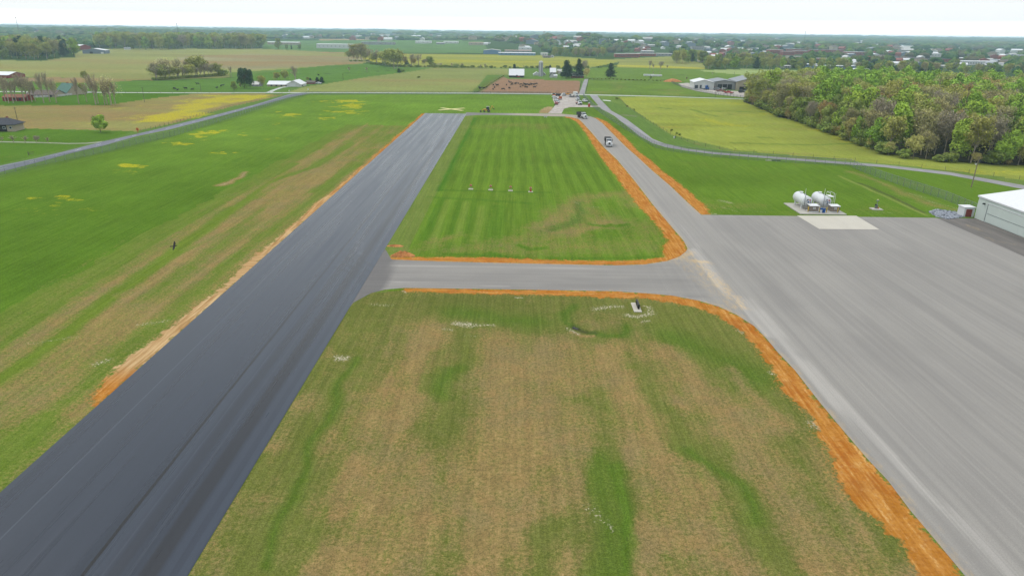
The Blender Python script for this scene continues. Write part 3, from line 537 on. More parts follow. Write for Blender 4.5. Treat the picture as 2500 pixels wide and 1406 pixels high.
rw_mat = pave_mat('new_asphalt', c(36, 46, 60), c(44, 54, 70), c(128, 130, 138), (.55, .012, 1), .30, .25,
    seams=[(-44.5, .12, c(84, 93, 104), .55), (-34.9, .24, c(10, 12, 16), .95), (-34.2, .7, c(56, 66, 80), .5), (-33.3, .12, c(72, 80, 92), .4), (-31.2, .2, c(66, 74, 86), .35), (-29.6, 1.1, c(22, 26, 34), .8), (-28.2, .5, c(58, 68, 84), .35), (-26.8, .5, c(60, 72, 88), .4), (-32.4, .8, c(28, 34, 44), .5), (-40, .1, c(60, 68, 82), .3)], amp=.5, grain=12.)
tw_mat = pave_mat('worn_asphalt', c(152, 148, 142), c(165, 161, 154), c(206, 178, 130), (1.1, .014, 1), .75, .2, amp=.7, cross=True)
drive_mat = pave_mat('driveway_gravel', c(150, 156, 130), c(172, 176, 156), c(190, 170, 140), (.3, .3, 1), .95, .1, amp=.6)
gravel_mat = pave_mat('pale_gravel', c(178, 168, 158), c(205, 198, 190), c(190, 160, 120), (.4, .3, 1), .95, .1, amp=1.2)
road_mat = pave_mat('road_asphalt', c(150, 148, 150), c(166, 164, 166), c(190, 170, 140), (.2, .05, 1), .85, .2, amp=.5)
croad_mat = pave_mat('blue_grey_asphalt', c(114, 116, 128), c(130, 133, 145), c(190, 170, 140), (.2, .05, 1), .8, .25, amp=.5)
lane_mat = pave_mat('pale_concrete_road', c(190, 196, 188), c(208, 212, 204), c(190, 170, 140), (.2, .05, 1), .9, .2, amp=.4)
def p_rw(p):
    p.stroke('yel', [(-33, 190), (-31, 190.5)], 1.6, .9, .9, soft=1.5, warp=1, world=True)
    p.stroke('yel', [(1095,278),(1120,279.5)], 3, .8, .9, soft=2, warp=1)
    p.stroke('dry', [(1045,370),(1075,370)], 9, .5, 1, warp=2)
    for a in ((-29, 300), (-31, 330), (-28.5, 350)): p.stroke('rock', [a, (a[0] + .5, a[1] + 30)], 2.5, .8, .9, world=True)
    for i in range(5): # turning scuffs where trucks leave the runway
        o = i * 1.15; p.stroke('dry', [(-26.2, 116 + o * 2.2), (-29 - o * .3, 120 + o * 2.4), (-32.2, 128 + o * 3), (-33, 140 + o * 3)], .7, .5, .9, soft=.8, warp=.1, world=True)
    for i in range(4): o = i * 1.3; p.stroke('yel', [(-26.2, 113 + o * 2.4), (-29.5 - o * .3, 118.5 + o * 2.4), (-33.5, 122 + o * 3)], .8, .8, .9, soft=.8, warp=.1, world=True)
sheet('runway', [(xr0, -80), (xr1, -80), (xr1, 378), (-26, 383), (xr0, 383)], .03, .9, rw_mat, p_rw, 'dark new asphalt runway with paving seams')
TAX = [(xr1, 102.2)] + W([(863,739),(905,716),(940,707)]) + cl_out + [(38, 20), (38, -80), (105.4, -80), (105.4, 165.9)] + W(RT_P) + \
      W([(1442,285),(1409,282),(1372,278.5),(1338,278),(1230,277),(1194,276.6),(1136,275)]) + [(xr1, 383.2), (xr1, 371)] + W([(1143.6,283),(1179.6,281),(1207,281.4),(1291,283),(1358,284.8)]) + \
      W(ISL_P)[::-1] + W([(955,633),(943,612)]) + [(xr1, 134)]
def p_tx(p):
    X, Y = p.X, p.Y; k = (X < -18.5) & (Y < 200); p.yel[k] = np.maximum(p.yel[k], .95 * (1 - sstep(-.25, .25, (X[k] + 22.6) - (Y[k] - 112) * .02 * -1)))
    k = (Y > 360) & (X < 5); p.yel[k] = .75 * (1 - sstep(-14, 2, X[k])); k2 = (Y > 360) & (X < 34); p.dry[k2] = .55 * sstep(-8, 2, X[k2])
    for a, wd, v in (([(1640,632),(1700,640),(1760,700),(1800,750)], 4.6, .66), ([(1660,628),(1690,620)], 2.8, .85), ([(1700,640),(1735,643)], 1.6, .8), ([(1650,635),(1760,745)], 3, .5), ([(1020,648),(1030,652)], 1.6, .5), ([(1200,650),(1225,650)], 2, .5), ([(1500,705),(1560,690)], 3, .35), ([(2195,1175),(2225,1195)], .7, .7)): p.stroke('dry', a, wd, v, 1, warp=1.5)
    e1 = W(PAVE_OUT); p.stroke('dry', [(a - 0, b) for a, b in e1], 1.5, .62, 1, soft=1.6, warp=.5, world=True); p.stroke('dry', [(a + 1.0, b) for a, b in e1[8:]], 1.6, .42, .7, soft=2, warp=.7, world=True)
    p.stroke('dry', W(ISL_P), 1.5, .7, 1, soft=1.4, warp=.5, world=True); p.stroke('dry', W(RT_P), 1.4, .65, 1, soft=1.2, warp=.4, world=True)
    for a, wd in (([(1690,610),(1760,700),(1900,840),(2100,1040),(2500,1430)], 1.5), ([(1650,560),(1760,680),(1960,880),(2200,1120)], .9), ([(1640,520),(1700,590),(1830,730),(1960,860)], .6), ([(960,650),(1300,655),(1640,655)], .9), ([(960,690),(1250,700)], .8)): p.stroke('rock', a, wd, 1., 1, soft=1.4, warp=.3)
    ddx = fbm(X / 3, Y / 40, 91); k = (X > 44) & (Y < 164); p.yel[k] = np.maximum(p.yel[k], .14 * sstep(.45, .7, ddx[k]) * sstep(44, 70, X[k])); st2 = fbm(X / 9, Y / 22, 95); p.yel[k] = np.maximum(p.yel[k], .18 * sstep(.52, .72, st2[k])); p.rock[k] = np.maximum(p.rock[k], .25 * sstep(.55, .75, fbm(X[k] / 1.6, Y[k] / 45, 96)))
    k = (Y > 109) & (Y < 129) & (X < 34); p.yel[k] = np.maximum(p.yel[k], .14 + .22 * sstep(.4, .65, fbm(X[k] / 14, Y[k] / 3, 97)))
sheet('apron', TAX, .018, 1.3, tw_mat, p_tx, 'grey asphalt apron and taxiways')
sheet('concrete_pad', [(70.8, 166.4), (85.9, 166.9), (85.3, 154.1), (71.2, 153.9)], .05, 3, M['concrete_light'], None, 'pale concrete fuelling pad set in the apron')
sheet('hangar_forecourt', [(105.4, 165.6), (116, 166.2), (116, 120), (150, 118), (150, -80), (105.4, -80)], .014, 2.5, pave_mat('old_asphalt', c(112, 108, 104), c(132, 126, 120), c(180, 160, 125), (.5, .06, 1), .9, .2), lambda p: p.stroke('dry', [(2360,545),(2420,585),(2500,600)], 1.2, .8, 1, warp=1), 'dark weathered asphalt in front of the hangar')
def ribbon(name, left, right, z, ma, label, res=2.5):
    return sheet(name, W(left) + W(right)[::-1], z, res, ma, lambda p: None, label)
ribbon('perimeter_road', [(1439,232.7),(1451,247),(1461,258.7),(1469,267),(1499.5,283.5),(1529,307),(1561,332.5),(1593,350),(1625,360),(1679,369),(1743,377),(1900,389),(2160,409),(2319,428),(2500,462.6),(3000,570)],
       [(1457.5,232.7),(1469,247),(1482,260),(1493,271),(1529,291),(1568,320),(1593,339),(1625,352),(1679,363.5),(1743,372),(1900,384),(2160,403),(2319,421),(2500,453),(3000,545)], .03, road_mat, 'grey access road curving past the fence')
ribbon('county_road', [(-500,512),(0,405),(84,388),(168,367.5),(252,346),(336,327),(420,307),(534,279),(619,257),(704.5,231),(726,228.2)], [(-500,540),(0,420.5),(84,399),(168,376),(252,356),(336,333),(420,315.5),(559,279),(653,253.5),(704.5,238.5),(757,228.7)], .03, croad_mat, 'blue-grey two-lane country road on the left')
ribbon('cross_road', [(-400,221.6),(0,223.4),(256,225.6),(420,226.6),(800,226.0),(1180,227.2),(1350,229.2),(1419,230.6),(1600,235.0),(1802,241.5),(1840,243)], [(-400,223.9),(0,225.4),(256,227.4),(420,228.3),(800,227.9),(1180,229.3),(1350,231.3),(1419,232.8),(1600,236.4),(1802,242.8),(1840,244.2)], .04, lane_mat, 'pale narrow road running across the fields')
ribbon('farm_lane', [(1413,230.8),(1419,216),(1424,200.5),(1427.6,193.7)], [(1427,230.8),(1430,216),(1434,204),(1436,193.7)], .05, road_mat, 'lane leading up to the farm')
ribbon('driveway', [(650,226),(663,220.6),(684,213.6),(704,211.2),(740,210)], [(664,226.4),(672,221.5),(690,215),(706,212.6),(740,211.6)], .05, lane_mat, 'pale driveway to the white farmhouse')
ribbon('driveway', [(-200,343),(0,345.5),(84,347),(168,350),(210,349.4),(248,345.5)], [(-200,346.2),(0,348.1),(84,349.5),(168,352.1),(214,351.3),(256,347.6)], .026, drive_mat, 'pale driveway leading to the dark-roofed house')
sheet('gravel_lot', W([(1338,277.5),(1349,266),(1356,257),(1350,245),(1348,231.5),(1405,232.5),(1408,245),(1415,256),(1440,258),(1461,258.8),(1466,262),(1440,262.6),(1392,262.4),(1377,266),(1371,278)]), .06, 2.5, gravel_mat, lambda p: p.stroke('yel', [(1400,238),(1385,238)], 5, .6, .8, warp=1), 'pale gravel parking lot and drive')
sheet('yard', W([(1655,205),(1680,203),(1700,214),(1760,222),(1900,226),(1900,242),(1815,238.5),(1750,231),(1700,223),(1665,213)]), .05, 5, gravel_mat, lambda p: None, 'pale gravel yard around the warehouse')
# white centre dashes on the county road
_l = W([(0,412.8),(84,393.5),(168,371.8),(252,351),(336,330),(420,311.3),(546,279),(636,255.2)]); mb = MB()
def along(pts, step, dash, off=0.):
    P = [Vector((q[0], q[1])) for q in pts]; out = []; pos = off
    for i in range(len(P) - 1):
        L_ = (P[i + 1] - P[i]).length
        while pos < L_: a = P[i].lerp(P[i + 1], pos / L_); d = (P[i + 1] - P[i]).normalized(); out.append((a, d)); pos += step
        pos -= L_
    return out
for a, d in along(_l, 12, 3): 
    n_ = Vector((-d.y, d.x)) * .09; e_ = a + d * 3
    mb.add([(a.x - n_.x, a.y - n_.y, .045), (a.x + n_.x, a.y + n_.y, .045), (e_.x + n_.x, e_.y + n_.y, .045), (e_.x - n_.x, e_.y - n_.y, .045)], [(0, 1, 2, 3)])
tag(mb.build('road_marking', 'white_paint'), 'white dashes down the middle of the country road', kind='structure')

# ------------------------------------------------------------------ trees
def leaf_mat(name, a, b, sc=.35, v=.25):
    return mat(name, a, .9, v, sc, obj=True, rgb2=b, spec=.1)
LM = {'green': leaf_mat('leaves_bright', c(118, 146, 52, 1.5), c(146, 172, 68, 1.5)), 'mid': leaf_mat('leaves_green', c(112, 130, 60, 1.5), c(138, 152, 74, 1.5)), 'olive': leaf_mat('leaves_olive', c(138, 144, 74, 1.65), c(162, 164, 88, 1.65)),
      'bud': leaf_mat('buds_brown', c(140, 136, 92, 1.65), c(160, 154, 104, 1.65)), 'orange': leaf_mat('buds_orange', c(158, 136, 86, 1.5), c(176, 154, 98, 1.5)), 'grey': leaf_mat('twigs_grey', c(138, 130, 108, 1.6), c(152, 144, 122, 1.6)),
      'pine': leaf_mat('needles_dark', c(44, 70, 46, 1.25), c(66, 94, 60, 1.25)), 'pale': leaf_mat('buds_pale', c(170, 164, 96, 1.5), c(196, 190, 116, 1.5)), 'lime': leaf_mat('leaves_lime', c(134, 162, 56, 1.4), c(160, 188, 74, 1.4)),
      'wisp': leaf_mat('wispy_buds', c(178, 172, 122, 1.6), c(196, 190, 140, 1.6))}
def quads(rs, C_, D_, size, jitter=.8):
    n = len(C_); nrm = D_ + rs.normal(0, jitter, (n, 3)); nrm /= np.linalg.norm(nrm, axis=1)[:, None] + 1e-9
    t = np.cross(nrm, rs.normal(0, 1, (n, 3))); t /= np.linalg.norm(t, axis=1)[:, None] + 1e-9; b = np.cross(nrm, t)
    s = size * rs.uniform(.55, 1.25, (n, 1)); t = t * s; b = b * s * rs.uniform(.5, .9, (n, 1))
    V = np.stack([C_ - t - b * .5, C_ + t * .3 - b, C_ + t + b * .4, C_ - t * .2 + b], 1).reshape(-1, 3)
    return V, np.arange(4 * n).reshape(-1, 4)
def branches(rs, h, spread, depth, trunk_r, lean=0., start=.25, fork=3, upb=.5):
    segs = []
    def rec(p, d, L, r, k):
        n = 2 if k else 3; q = p.copy()
        for i in range(n):
            d2 = d + rs.normal(0, .12 if k else .05, 3); d2[2] += .05; d2 /= np.linalg.norm(d2); e_ = q + d2 * L / n; segs.append((q, e_, r * (1 - i / n * .4), r * (1 - (i + 1) / n * .4))); q = e_; d = d2
            if k < depth and (k or i > 0):
                for _ in range(fork if k else 4):
                    a = rs.uniform(0, 2 * math.pi); s_ = np.array([math.cos(a) * spread, math.sin(a) * spread, upb + rs.uniform(-.2, .3)])
                    s_ = s_ * .75 + d * .35; s_ /= np.linalg.norm(s_); rec(q.copy(), s_, L * rs.uniform(.45, .66), r * .45, k + 1)
        if k < depth: rec(q.copy(), d, L * .5, r * .5, k + 1)
    rec(np.array([0, 0, 0.]), np.array([lean, 0, 1.]), h * .55, trunk_r, 0)
    return segs
def seg_mesh(name, segs):
    V = []; F = []
    for a, b, r0, r1 in segs:
        d = b - a; d = d / (np.linalg.norm(d) + 1e-9); u = np.cross(d, [0, 0, 1.]) if abs(d[2]) < .9 else np.cross(d, [1., 0, 0]); u /= np.linalg.norm(u); w_ = np.cross(d, u); k = len(V)
        for p, r in ((a, r0), (b, r1)):
            for q in range(4): t = q * math.pi / 2; V.append(p + (u * math.cos(t) + w_ * math.sin(t)) * r)
        for q in range(4): F.append((k + q, k + (q + 1) % 4, k + 4 + (q + 1) % 4, k + 4 + q))
    return np_mesh(name, V, F)
def make_tree(kind, seed, h, rad, dens=1., base=.22, shape='round'):
    rs = np.random.RandomState(seed)
    if kind == 'pine':
        segs = [(np.array([0, 0, 0.]), np.array([0, 0, h * .97]), .28, .05)]; C_ = []; D_ = []
        z = h * base
        while z < h:
            f = (z - h * base) / (h * (1 - base)); rr = rad * (1 - f) ** .75 * rs.uniform(.7, 1.15) + .3
            for _ in range(int(5 + 4 * (1 - f))):
                a = rs.uniform(0, 2 * math.pi); L_ = rr * rs.uniform(.65, 1.1); dr = np.array([math.cos(a), math.sin(a), .08]); s0 = np.array([0, 0, z]); e_ = s0 + dr * L_; segs.append((s0, e_, .06, .02))
                m_ = int(26 * dens * (L_ / rad + .3)); t = rs.uniform(.25, 1.05, m_); P_ = s0 + dr * (L_ * t)[:, None] + rs.normal(0, 1, (m_, 3)) * np.array([.42, .42, .22]) * (1 + .3 * rad / 4); C_.append(P_); D_.append(np.tile([0, 0, 1.], (m_, 1)))
            z += rs.uniform(.5, .95) * (h / 18)
        V, F = quads(rs, np.vstack(C_), np.vstack(D_), .36 * (rad / 4) ** .5, .7)
        return seg_mesh('trunk', segs), np_mesh('crown', V, F)
    segs = branches(rs, h, .9 if shape != 'tall' else .5, 3 if kind in ('bud', 'grey', 'olive', 'orange', 'pale', 'wisp') else 2, h * .016, fork=2 if kind not in ('bud', 'grey', 'orange', 'wisp') else 3, upb=.55)
    mx_ = max(abs(e_[0]) + .01 for _, e_, _, _ in segs); k = min(rad / max(1e-3, mx_) * .92, 1.25 if kind == 'wisp' else 9); kz = h * .97 / max(e_[2] for _, e_, _, _ in segs)
    rk = 1.8 if kind == 'wisp' else 1.; segs = [(a * (k, k, kz), b * (k, k, kz), max(r0 * rk, .04), max(r1 * rk, .03)) for a, b, r0, r1 in segs]
    nl = rs.randint(14, 20); zc = h * (base + 1) / 2; hz_ = h * (1 - base) / 2; C_ = []; D_ = []
    for i in range(nl):
        a = rs.uniform(0, 2 * math.pi); u = rs.uniform(-.75, .85); ring = math.sqrt(max(0, 1 - u * u)) * rs.uniform(.35, .78)
        if shape == 'cone': ring *= .95 - .55 * (u + .8) / 1.6
        if shape == 'tall': ring *= .9
        cc_ = np.array([math.cos(a) * ring * rad, math.sin(a) * ring * rad, zc + u * hz_ * .78]); lr = rad * rs.uniform(.34, .52) * (1 - .18 * u)
        m_ = int(230 * dens); d = rs.normal(0, 1, (m_, 3)); d /= np.linalg.norm(d, axis=1)[:, None]; d[:, 2] = np.abs(d[:, 2]) * np.where(rs.uniform(0, 1, m_) < .72, 1, -1)
        q = rs.uniform(.45, 1.08, m_) ** .5; C_.append(cc_ + d * (lr * q)[:, None] * np.array([1, 1, min(1.25, hz_ / rad * .9)])); D_.append(d)
    C_ = np.vstack(C_); D_ = np.vstack(D_)
    if kind in ('bud', 'grey', 'orange', 'pale', 'olive', 'wisp'):   # buds sit along the twigs
        tips = np.array([b for a, b, r0, r1 in segs if r0 < .1]); 
        if len(tips):
            m_ = int(len(C_) * (.75)); sa_ = np.array([a for a, b, r0, r1 in segs if r0 < .1]); ii_ = rs.randint(0, len(tips), m_); T = sa_[ii_] + (tips[ii_] - sa_[ii_]) * rs.uniform(0, 1, (m_, 1)) + rs.normal(0, rad * .09, (m_, 3)); C_ = np.vstack([C_[rs.permutation(len(C_))[:int(len(C_) * (.12 if kind == 'wisp' else .35))]], T]); D_ = rs.normal(0, 1, (len(C_), 3))
    sz = {'green': .36, 'lime': .36, 'mid': .36, 'olive': .31, 'bud': .25, 'orange': .25, 'grey': .2, 'pale': .3, 'wisp': .2}[kind] * (rad / 5) ** .6
    V, F = quads(rs, C_, D_, sz, .55)
    return seg_mesh('trunk', segs), np_mesh('crown', V, F)
PROTO = {}
def proto(key, kind, seed, h, rad, **k):
    tr, cr = make_tree(kind, seed, h, rad, **k); tr.materials.append(M['grey_bark'] if kind in ('grey', 'bud', 'orange', 'pale', 'olive', 'wisp') else M['bark']); cr.materials.append(LM[kind]); PROTO.setdefault(key, []).append((tr, cr, h)); return PROTO[key][-1]
for i in range(4):
    proto('green', 'green', 10 + i, 17, 5.6, dens=1.25, shape='round' if i % 2 else 'cone', base=.1); proto('lime', 'lime', 20 + i, 13, 4.2, dens=1.2, shape='cone', base=.06); proto('mid', 'mid', 30 + i, 16, 5.2, dens=1.2, base=.06)
    proto('olive', 'olive', 40 + i, 18, 5.8, dens=1.05, base=.1); proto('bud', 'bud', 50 + i, 18, 6.0, dens=1.0, base=.12); proto('orange', 'orange', 60 + i, 16, 5.4, dens=1.1, base=.12); proto('grey', 'grey', 70 + i, 17, 5.6, dens=.9)
for i in range(3):
    proto('pine', 'pine', 80 + i, 18, 5.2, dens=1.3, base=.12 if i else .16); proto('pale', 'pale', 90 + i, 13, 4.6, dens=.8); proto('bare', 'wisp', 95 + i, 16, 4.2, dens=.13, base=.2, shape='tall'); proto('thin', 'wisp', 120 + i, 16, 4.6, dens=.2, base=.2, shape='tall')
    proto('bush', 'mid', 110 + i, 3.2, 2.2, dens=.5, base=.05); proto('cedar', 'pine', 115 + i, 6, 1.9, dens=.6, base=.05); proto('wide', 'wisp', 130 + i, 17, 8.0, dens=.55, base=.16); proto('yellowish', 'olive', 140 + i, 17, 7.0, dens=.95, base=.14)
proto('lone', 'lime', 151, 9, 3.3, dens=1.6, base=.16)
for i in range(2): _t, _c = make_tree('mid', 160 + i, 17, 6.5, dens=1.6, base=.06); _t.materials.append(M['bark']); _c.materials.append(LM['pine']); PROTO.setdefault('evergreen', []).append((_t, _c, 17))
NAMES = {'green': 'leafy_tree', 'lime': 'young_leafy_tree', 'mid': 'green_tree', 'olive': 'olive_tree', 'bud': 'budding_tree', 'orange': 'rusty_tree', 'grey': 'bare_tree', 'pine': 'pine_tree', 'pale': 'pale_budding_tree', 'bare': 'thin_bare_tree', 'thin': 'thin_budding_tree', 'bush': 'bush', 'cedar': 'cedar', 'wide': 'spreading_tree', 'yellowish': 'yellow_green_tree'}
NAMES['olive'] = 'olive_green_tree'
def tree(key, x, y, h, label, group=None, wide=1., z=None, cat=None, name=None):
    tr, cr, h0 = rnd.choice(PROTO[key]); k = h / h0
    cat = cat or {'bush': 'bush', 'pine': 'pine tree', 'cedar': 'cedar'}.get(key, 'tree')
    z = float(terr(x, y)) if z is None else z
    o = thing(name or NAMES[key], label, cat, (x, y, z - .05), rnd.uniform(0, 6.28), group); o.scale = (k * wide, k * wide, k)
    put('trunk', tr, None, o); put('crown', cr, None, o); return o
def hpx(px, yb, yt):    # height in metres of something standing at (px, yb) whose top is at yt
    return CAMH * (1 - (yt - YH(px)) / (yb - YH(px))) if yb > yt else 1.
def tree_px(key, px, yb, yt, label, group=None, wide=1., cat=None): 
    q = G(px, yb); return tree(key, q[0], q[1], hpx(px, yb, yt), label, group, wide, cat=cat)

# the big wood on the right
def pip(x, y, P):
    r = False
    for i in range(len(P)):
        x1, y1 = P[i]; x2, y2 = P[i - 1]
        if (y1 > y) != (y2 > y) and x < (x2 - x1) * (y - y1) / (y2 - y1) + x1: r = not r
    return r
edge = [(1822,251),(1860,266),(1905,287),(1960,303),(2012,323),(2060,340),(2110,362),(2150,376),(2200,388),(2300,397),(2400,404),(2520,408),(2680,425)]
WOOD = W(edge) + [(430, 300), (430, 520)] + W([(2560,248),(2300,238),(2100,228),(1960,226),(1880,234),(1830,244)])
pts_ = []
eP = W(edge)
for i in range(len(eP) - 1):
    a, b = np.array(eP[i]), np.array(eP[i + 1]); L_ = np.hypot(*(b - a)); n_ = max(1, int(L_ / 6.2))
    for j in range(n_): q = a + (b - a) * (j + rnd.uniform(.1, .6)) / n_; pts_.append((q[0] + rnd.uniform(1, 4), q[1] + rnd.uniform(1.5, 5), 1))
tries = 0
while tries < 30000 and len(pts_) < 1500:
    tries += 1; x = rnd.uniform(150, 430); y = rnd.uniform(240, 600)
    if not pip(x, y, WOOD): continue
    if math.atan2(x, y) > R_(39.5): continue
    if all((x - a) ** 2 + (y - b) ** 2 > 7.4 ** 2 for a, b, _ in pts_[-1500:]): pts_.append((x, y, 0))
pts_.sort(key=lambda q: math.hypot(q[0], q[1]))
def wood_kind(x, y, front):
    v = float(fbm(np.array([x / 38.]), np.array([y / 38.]), 200)[0]); u = rnd.random(); d = math.hypot(x, y); ax = math.degrees(math.atan2(x, y))
    if front: return rnd.choices(['olive', 'mid', 'lime', 'bud', 'orange', 'pale', 'green', 'grey'], [5, 4, 3, 3, .7, 1.2, 2.5, 1.8])[0]
    if ax < 23: return rnd.choices(['olive', 'bud', 'grey', 'mid', 'green', 'orange'], [6, 3, 1.8, 2.5, 1.2, .5])[0]
    if d < 340 and v < .55: return rnd.choices(['grey', 'bud', 'orange', 'lime', 'olive'], [3.5, 3.5, 1.0, 1.6, 2.5])[0]
    if v > .46: return rnd.choices(['green', 'lime', 'mid', 'olive'], [7, 2, 2, 1])[0]
    return rnd.choices(['olive', 'bud', 'grey', 'orange', 'green', 'mid'], [4.5, 3, 1.4, 1.8, 2.4, 2.2])[0]
KL = {'green': 'bright green tree', 'lime': 'lime green young tree', 'mid': 'mid green tree', 'olive': 'olive green tree', 'bud': 'brown budding tree', 'orange': 'rusty orange tree', 'grey': 'grey leafless tree', 'pale': 'pale yellow budding tree', 'pine': 'dark evergreen tree'}
NIND = 285; back = []
for i, (x, y, f) in enumerate(pts_):
    kd = wood_kind(x, y, f); hh = {'green': 21, 'lime': 14 if f else 18, 'mid': 16, 'olive': 19, 'bud': 18.5, 'orange': 18, 'grey': 18, 'pale': 12}[kd] * rnd.uniform(.82, 1.1)
    if f: hh *= rnd.uniform(.6, .95)
    if i < NIND:
        ax_ = math.degrees(math.atan2(x, y)); ed_ = 0
        part = 'near the warehouse' if ax_ < 20.5 else ('behind the meadow' if ax_ < 25.5 else ('left of the pole' if ax_ < 31.5 else 'right of the pole'))
        dq = min(math.hypot(x - a, y - b) for a, b in eP); where = 'on the edge of the big wood' if f else ('in the front rows of the big wood' if dq < 24 else 'deep in the big wood')
        tree(kd, x, y, hh, KL[kd] + ' ' + where + ', ' + part, 'big wood: ' + NAMES[kd].replace('_', ' ') + 's ' + where + ' ' + part, wide=rnd.uniform(.85, 1.12))
    else: back.append((kd, x, y, hh, rnd.uniform(0, 6.28)))
def merge_trees(name, items, label):      # one mass of many trees, real crowns
    root_v = []; root_f = []; mi = []; order = ['green', 'lime', 'mid', 'olive', 'bud', 'orange', 'grey', 'pale']; off = 0; cache = {}
    for kd, x, y, h, rz in items:
        tr, cr, h0 = rnd.choice(PROTO[kd]); k = h / h0
        for me, ix in ((cr, order.index(kd)), (tr, 8)):
            if me not in cache:
                V = np.empty(len(me.vertices) * 3, np.float32); me.vertices.foreach_get('co', V); F = np.empty(len(me.loops), np.int32); me.loops.foreach_get('vertex_index', F); cache[me] = (V.reshape(-1, 3), F.reshape(-1, 4))
            V, F = cache[me]
            if ix < 8: sel = np.random.RandomState(int(x * 7 + y)).permutation(len(F))[:int(len(F) * .6)]; F = F[np.sort(sel)]; V = V[F.ravel()]; F = np.arange(len(V)).reshape(-1, 4); c_ = V.reshape(-1, 4, 3).mean(1, keepdims=True); V = (c_ + (V.reshape(-1, 4, 3) - c_) * 1.25).reshape(-1, 3)
            else: F = F[:60]; V = V[:240]
            ca, sa = math.cos(rz) * k, math.sin(rz) * k
            root_v.append(np.stack([V[:, 0] * ca - V[:, 1] * sa + x, V[:, 0] * sa + V[:, 1] * ca + y, V[:, 2] * k + float(terr(x, y))], 1)); root_f.append(F + off); mi += [ix] * len(F); off += len(V)
    me = np_mesh(name, np.vstack(root_v), np.vstack(root_f))
    for k in order: me.materials.append(LM[k])
    me.materials.append(M['grey_bark']); me.polygons.foreach_set('material_index', np.array(mi, np.int32)); me.update()
    return tag(put(name, me), label, kind='stuff')
if back: merge_trees('woodland', back, 'dense far part of the big wood on the right')
# low undergrowth along the edge of the wood
for i in range(0, len(eP) - 1):
    a, b = np.array(eP[i]), np.array(eP[i + 1]); L_ = np.hypot(*(b - a)); n_ = max(1, int(L_ / 4.5))
    for j in range(n_):
        q = a + (b - a) * (j + rnd.random()) / n_; tree(rnd.choice(['bush', 'bush', 'pale']) if rnd.random() < .8 else 'orange', q[0] + rnd.uniform(0, 2), q[1] + rnd.uniform(.5, 3), rnd.uniform(2.5, 6), 'low scrubby bush under the edge of the big wood, ' + ['near the warehouse', 'along the upper meadow', 'along the lower meadow', 'by the utility pole'][min(3, i // 3)], 'bushes along the edge of the big wood ' + ['near the warehouse', 'along the upper meadow', 'along the lower meadow', 'by the pole'][min(3, i // 3)], wide=1.2, cat='bush', name='bush')

# woods and tree rows on the left and in the middle distance
def scatter(poly_px, n, kinds, wts, h, label, group, sep=7., zf=None, skip=None):
    P = W(poly_px); xs = [q[0] for q in P]; ys = [q[1] for q in P]; out = []; t = 0; aqs = [math.atan2(q[0], q[1]) for q in P]; aq0, aq1 = min(aqs), max(aqs)
    while len(out) < n and t < n * 60:
        t += 1; x = rnd.uniform(min(xs), max(xs)); y = rnd.uniform(min(ys), max(ys))
        if pip(x, y, P) and all((x - a) ** 2 + (y - b) ** 2 > sep ** 2 for a, b in out):
            out.append((x, y)); kd = rnd.choices(kinds, wts)[0]; tq = (math.atan2(x, y) - aq0) / (aq1 - aq0); part = 'left end of ' if tq < .25 else ('left half of ' if tq < .5 else ('right half of ' if tq < .75 else 'right end of '))
            lb_ = label.split(' ', 1)[1]; tree(kd, x, y, rnd.uniform(*h), KL.get(kd, 'tree') + ' in the ' + part + lb_, group + ': ' + NAMES[kd].replace('_', ' ') + 's, ' + part.replace(' of ', ''), wide=rnd.uniform(1., 1.25))
    return out
scatter([(-60,140),(0,147),(60,149),(100,148),(140,142),(180,140),(186,136),(150,128),(60,122),(-60,122)], 110, ['pine', 'olive', 'bud', 'green', 'mid', 'grey'], [2.2, 3, 2, 1.6, 3, 1.2], (21, 29), 'in the dark wood at the far left', 'trees in the dark wood at the far left', 8)
scatter([(236,118),(300,122),(400,123),(500,121),(560,121),(642,121),(642,115),(560,113),(400,112),(250,110)], 165, ['mid', 'olive', 'green', 'bud', 'grey', 'orange'], [4, 4, 2.6, 1.6, 1., .25], (25, 34), 'in the long wood beyond the tan field', 'trees in the long wood beyond the tan field', 9)
scatter([(1340,139),(1420,141),(1478,141),(1478,134),(1430,131),(1340,132)], 44, ['mid', 'olive', 'bud', 'green', 'grey'], [3, 3, 3, 1, 1], (11, 17), 'in the copse behind the pine trees', 'trees in the copse behind the pines', 9)
scatter([(1640,157),(1700,159),(1716,158),(1712,146),(1650,144)], 22, ['mid', 'green', 'olive', 'pine'], [4, 3, 2, .6], (14, 21), 'in the clump by the yellow field', 'trees in the clump by the yellow field', 9)
scatter([(1722,170),(1800,171),(1905,171),(1905,160),(1880,154),(1800,150),(1722,158)], 70, ['olive', 'mid', 'bud', 'green', 'grey', 'pine'], [4, 3.5, 3, 1, 2, .8], (10, 18), 'in the belt in front of the town', 'trees in the belt in front of the town', 9)
tree_px('lime', 1910, 172, 138, 'tall light green tree at the right end of the belt before the town'); tree_px('olive', 1878, 172, 148, 'light tree beside the tall one at the end of the belt')
scatter([(1930,174),(2100,178),(2520,190),(2520,178),(2100,166),(1930,162)], 50, ['mid', 'olive', 'green', 'bud'], [3, 3, 1, 2], (10, 15), 'behind the big wood near the blue building', 'trees near the blue building behind the big wood', 12)
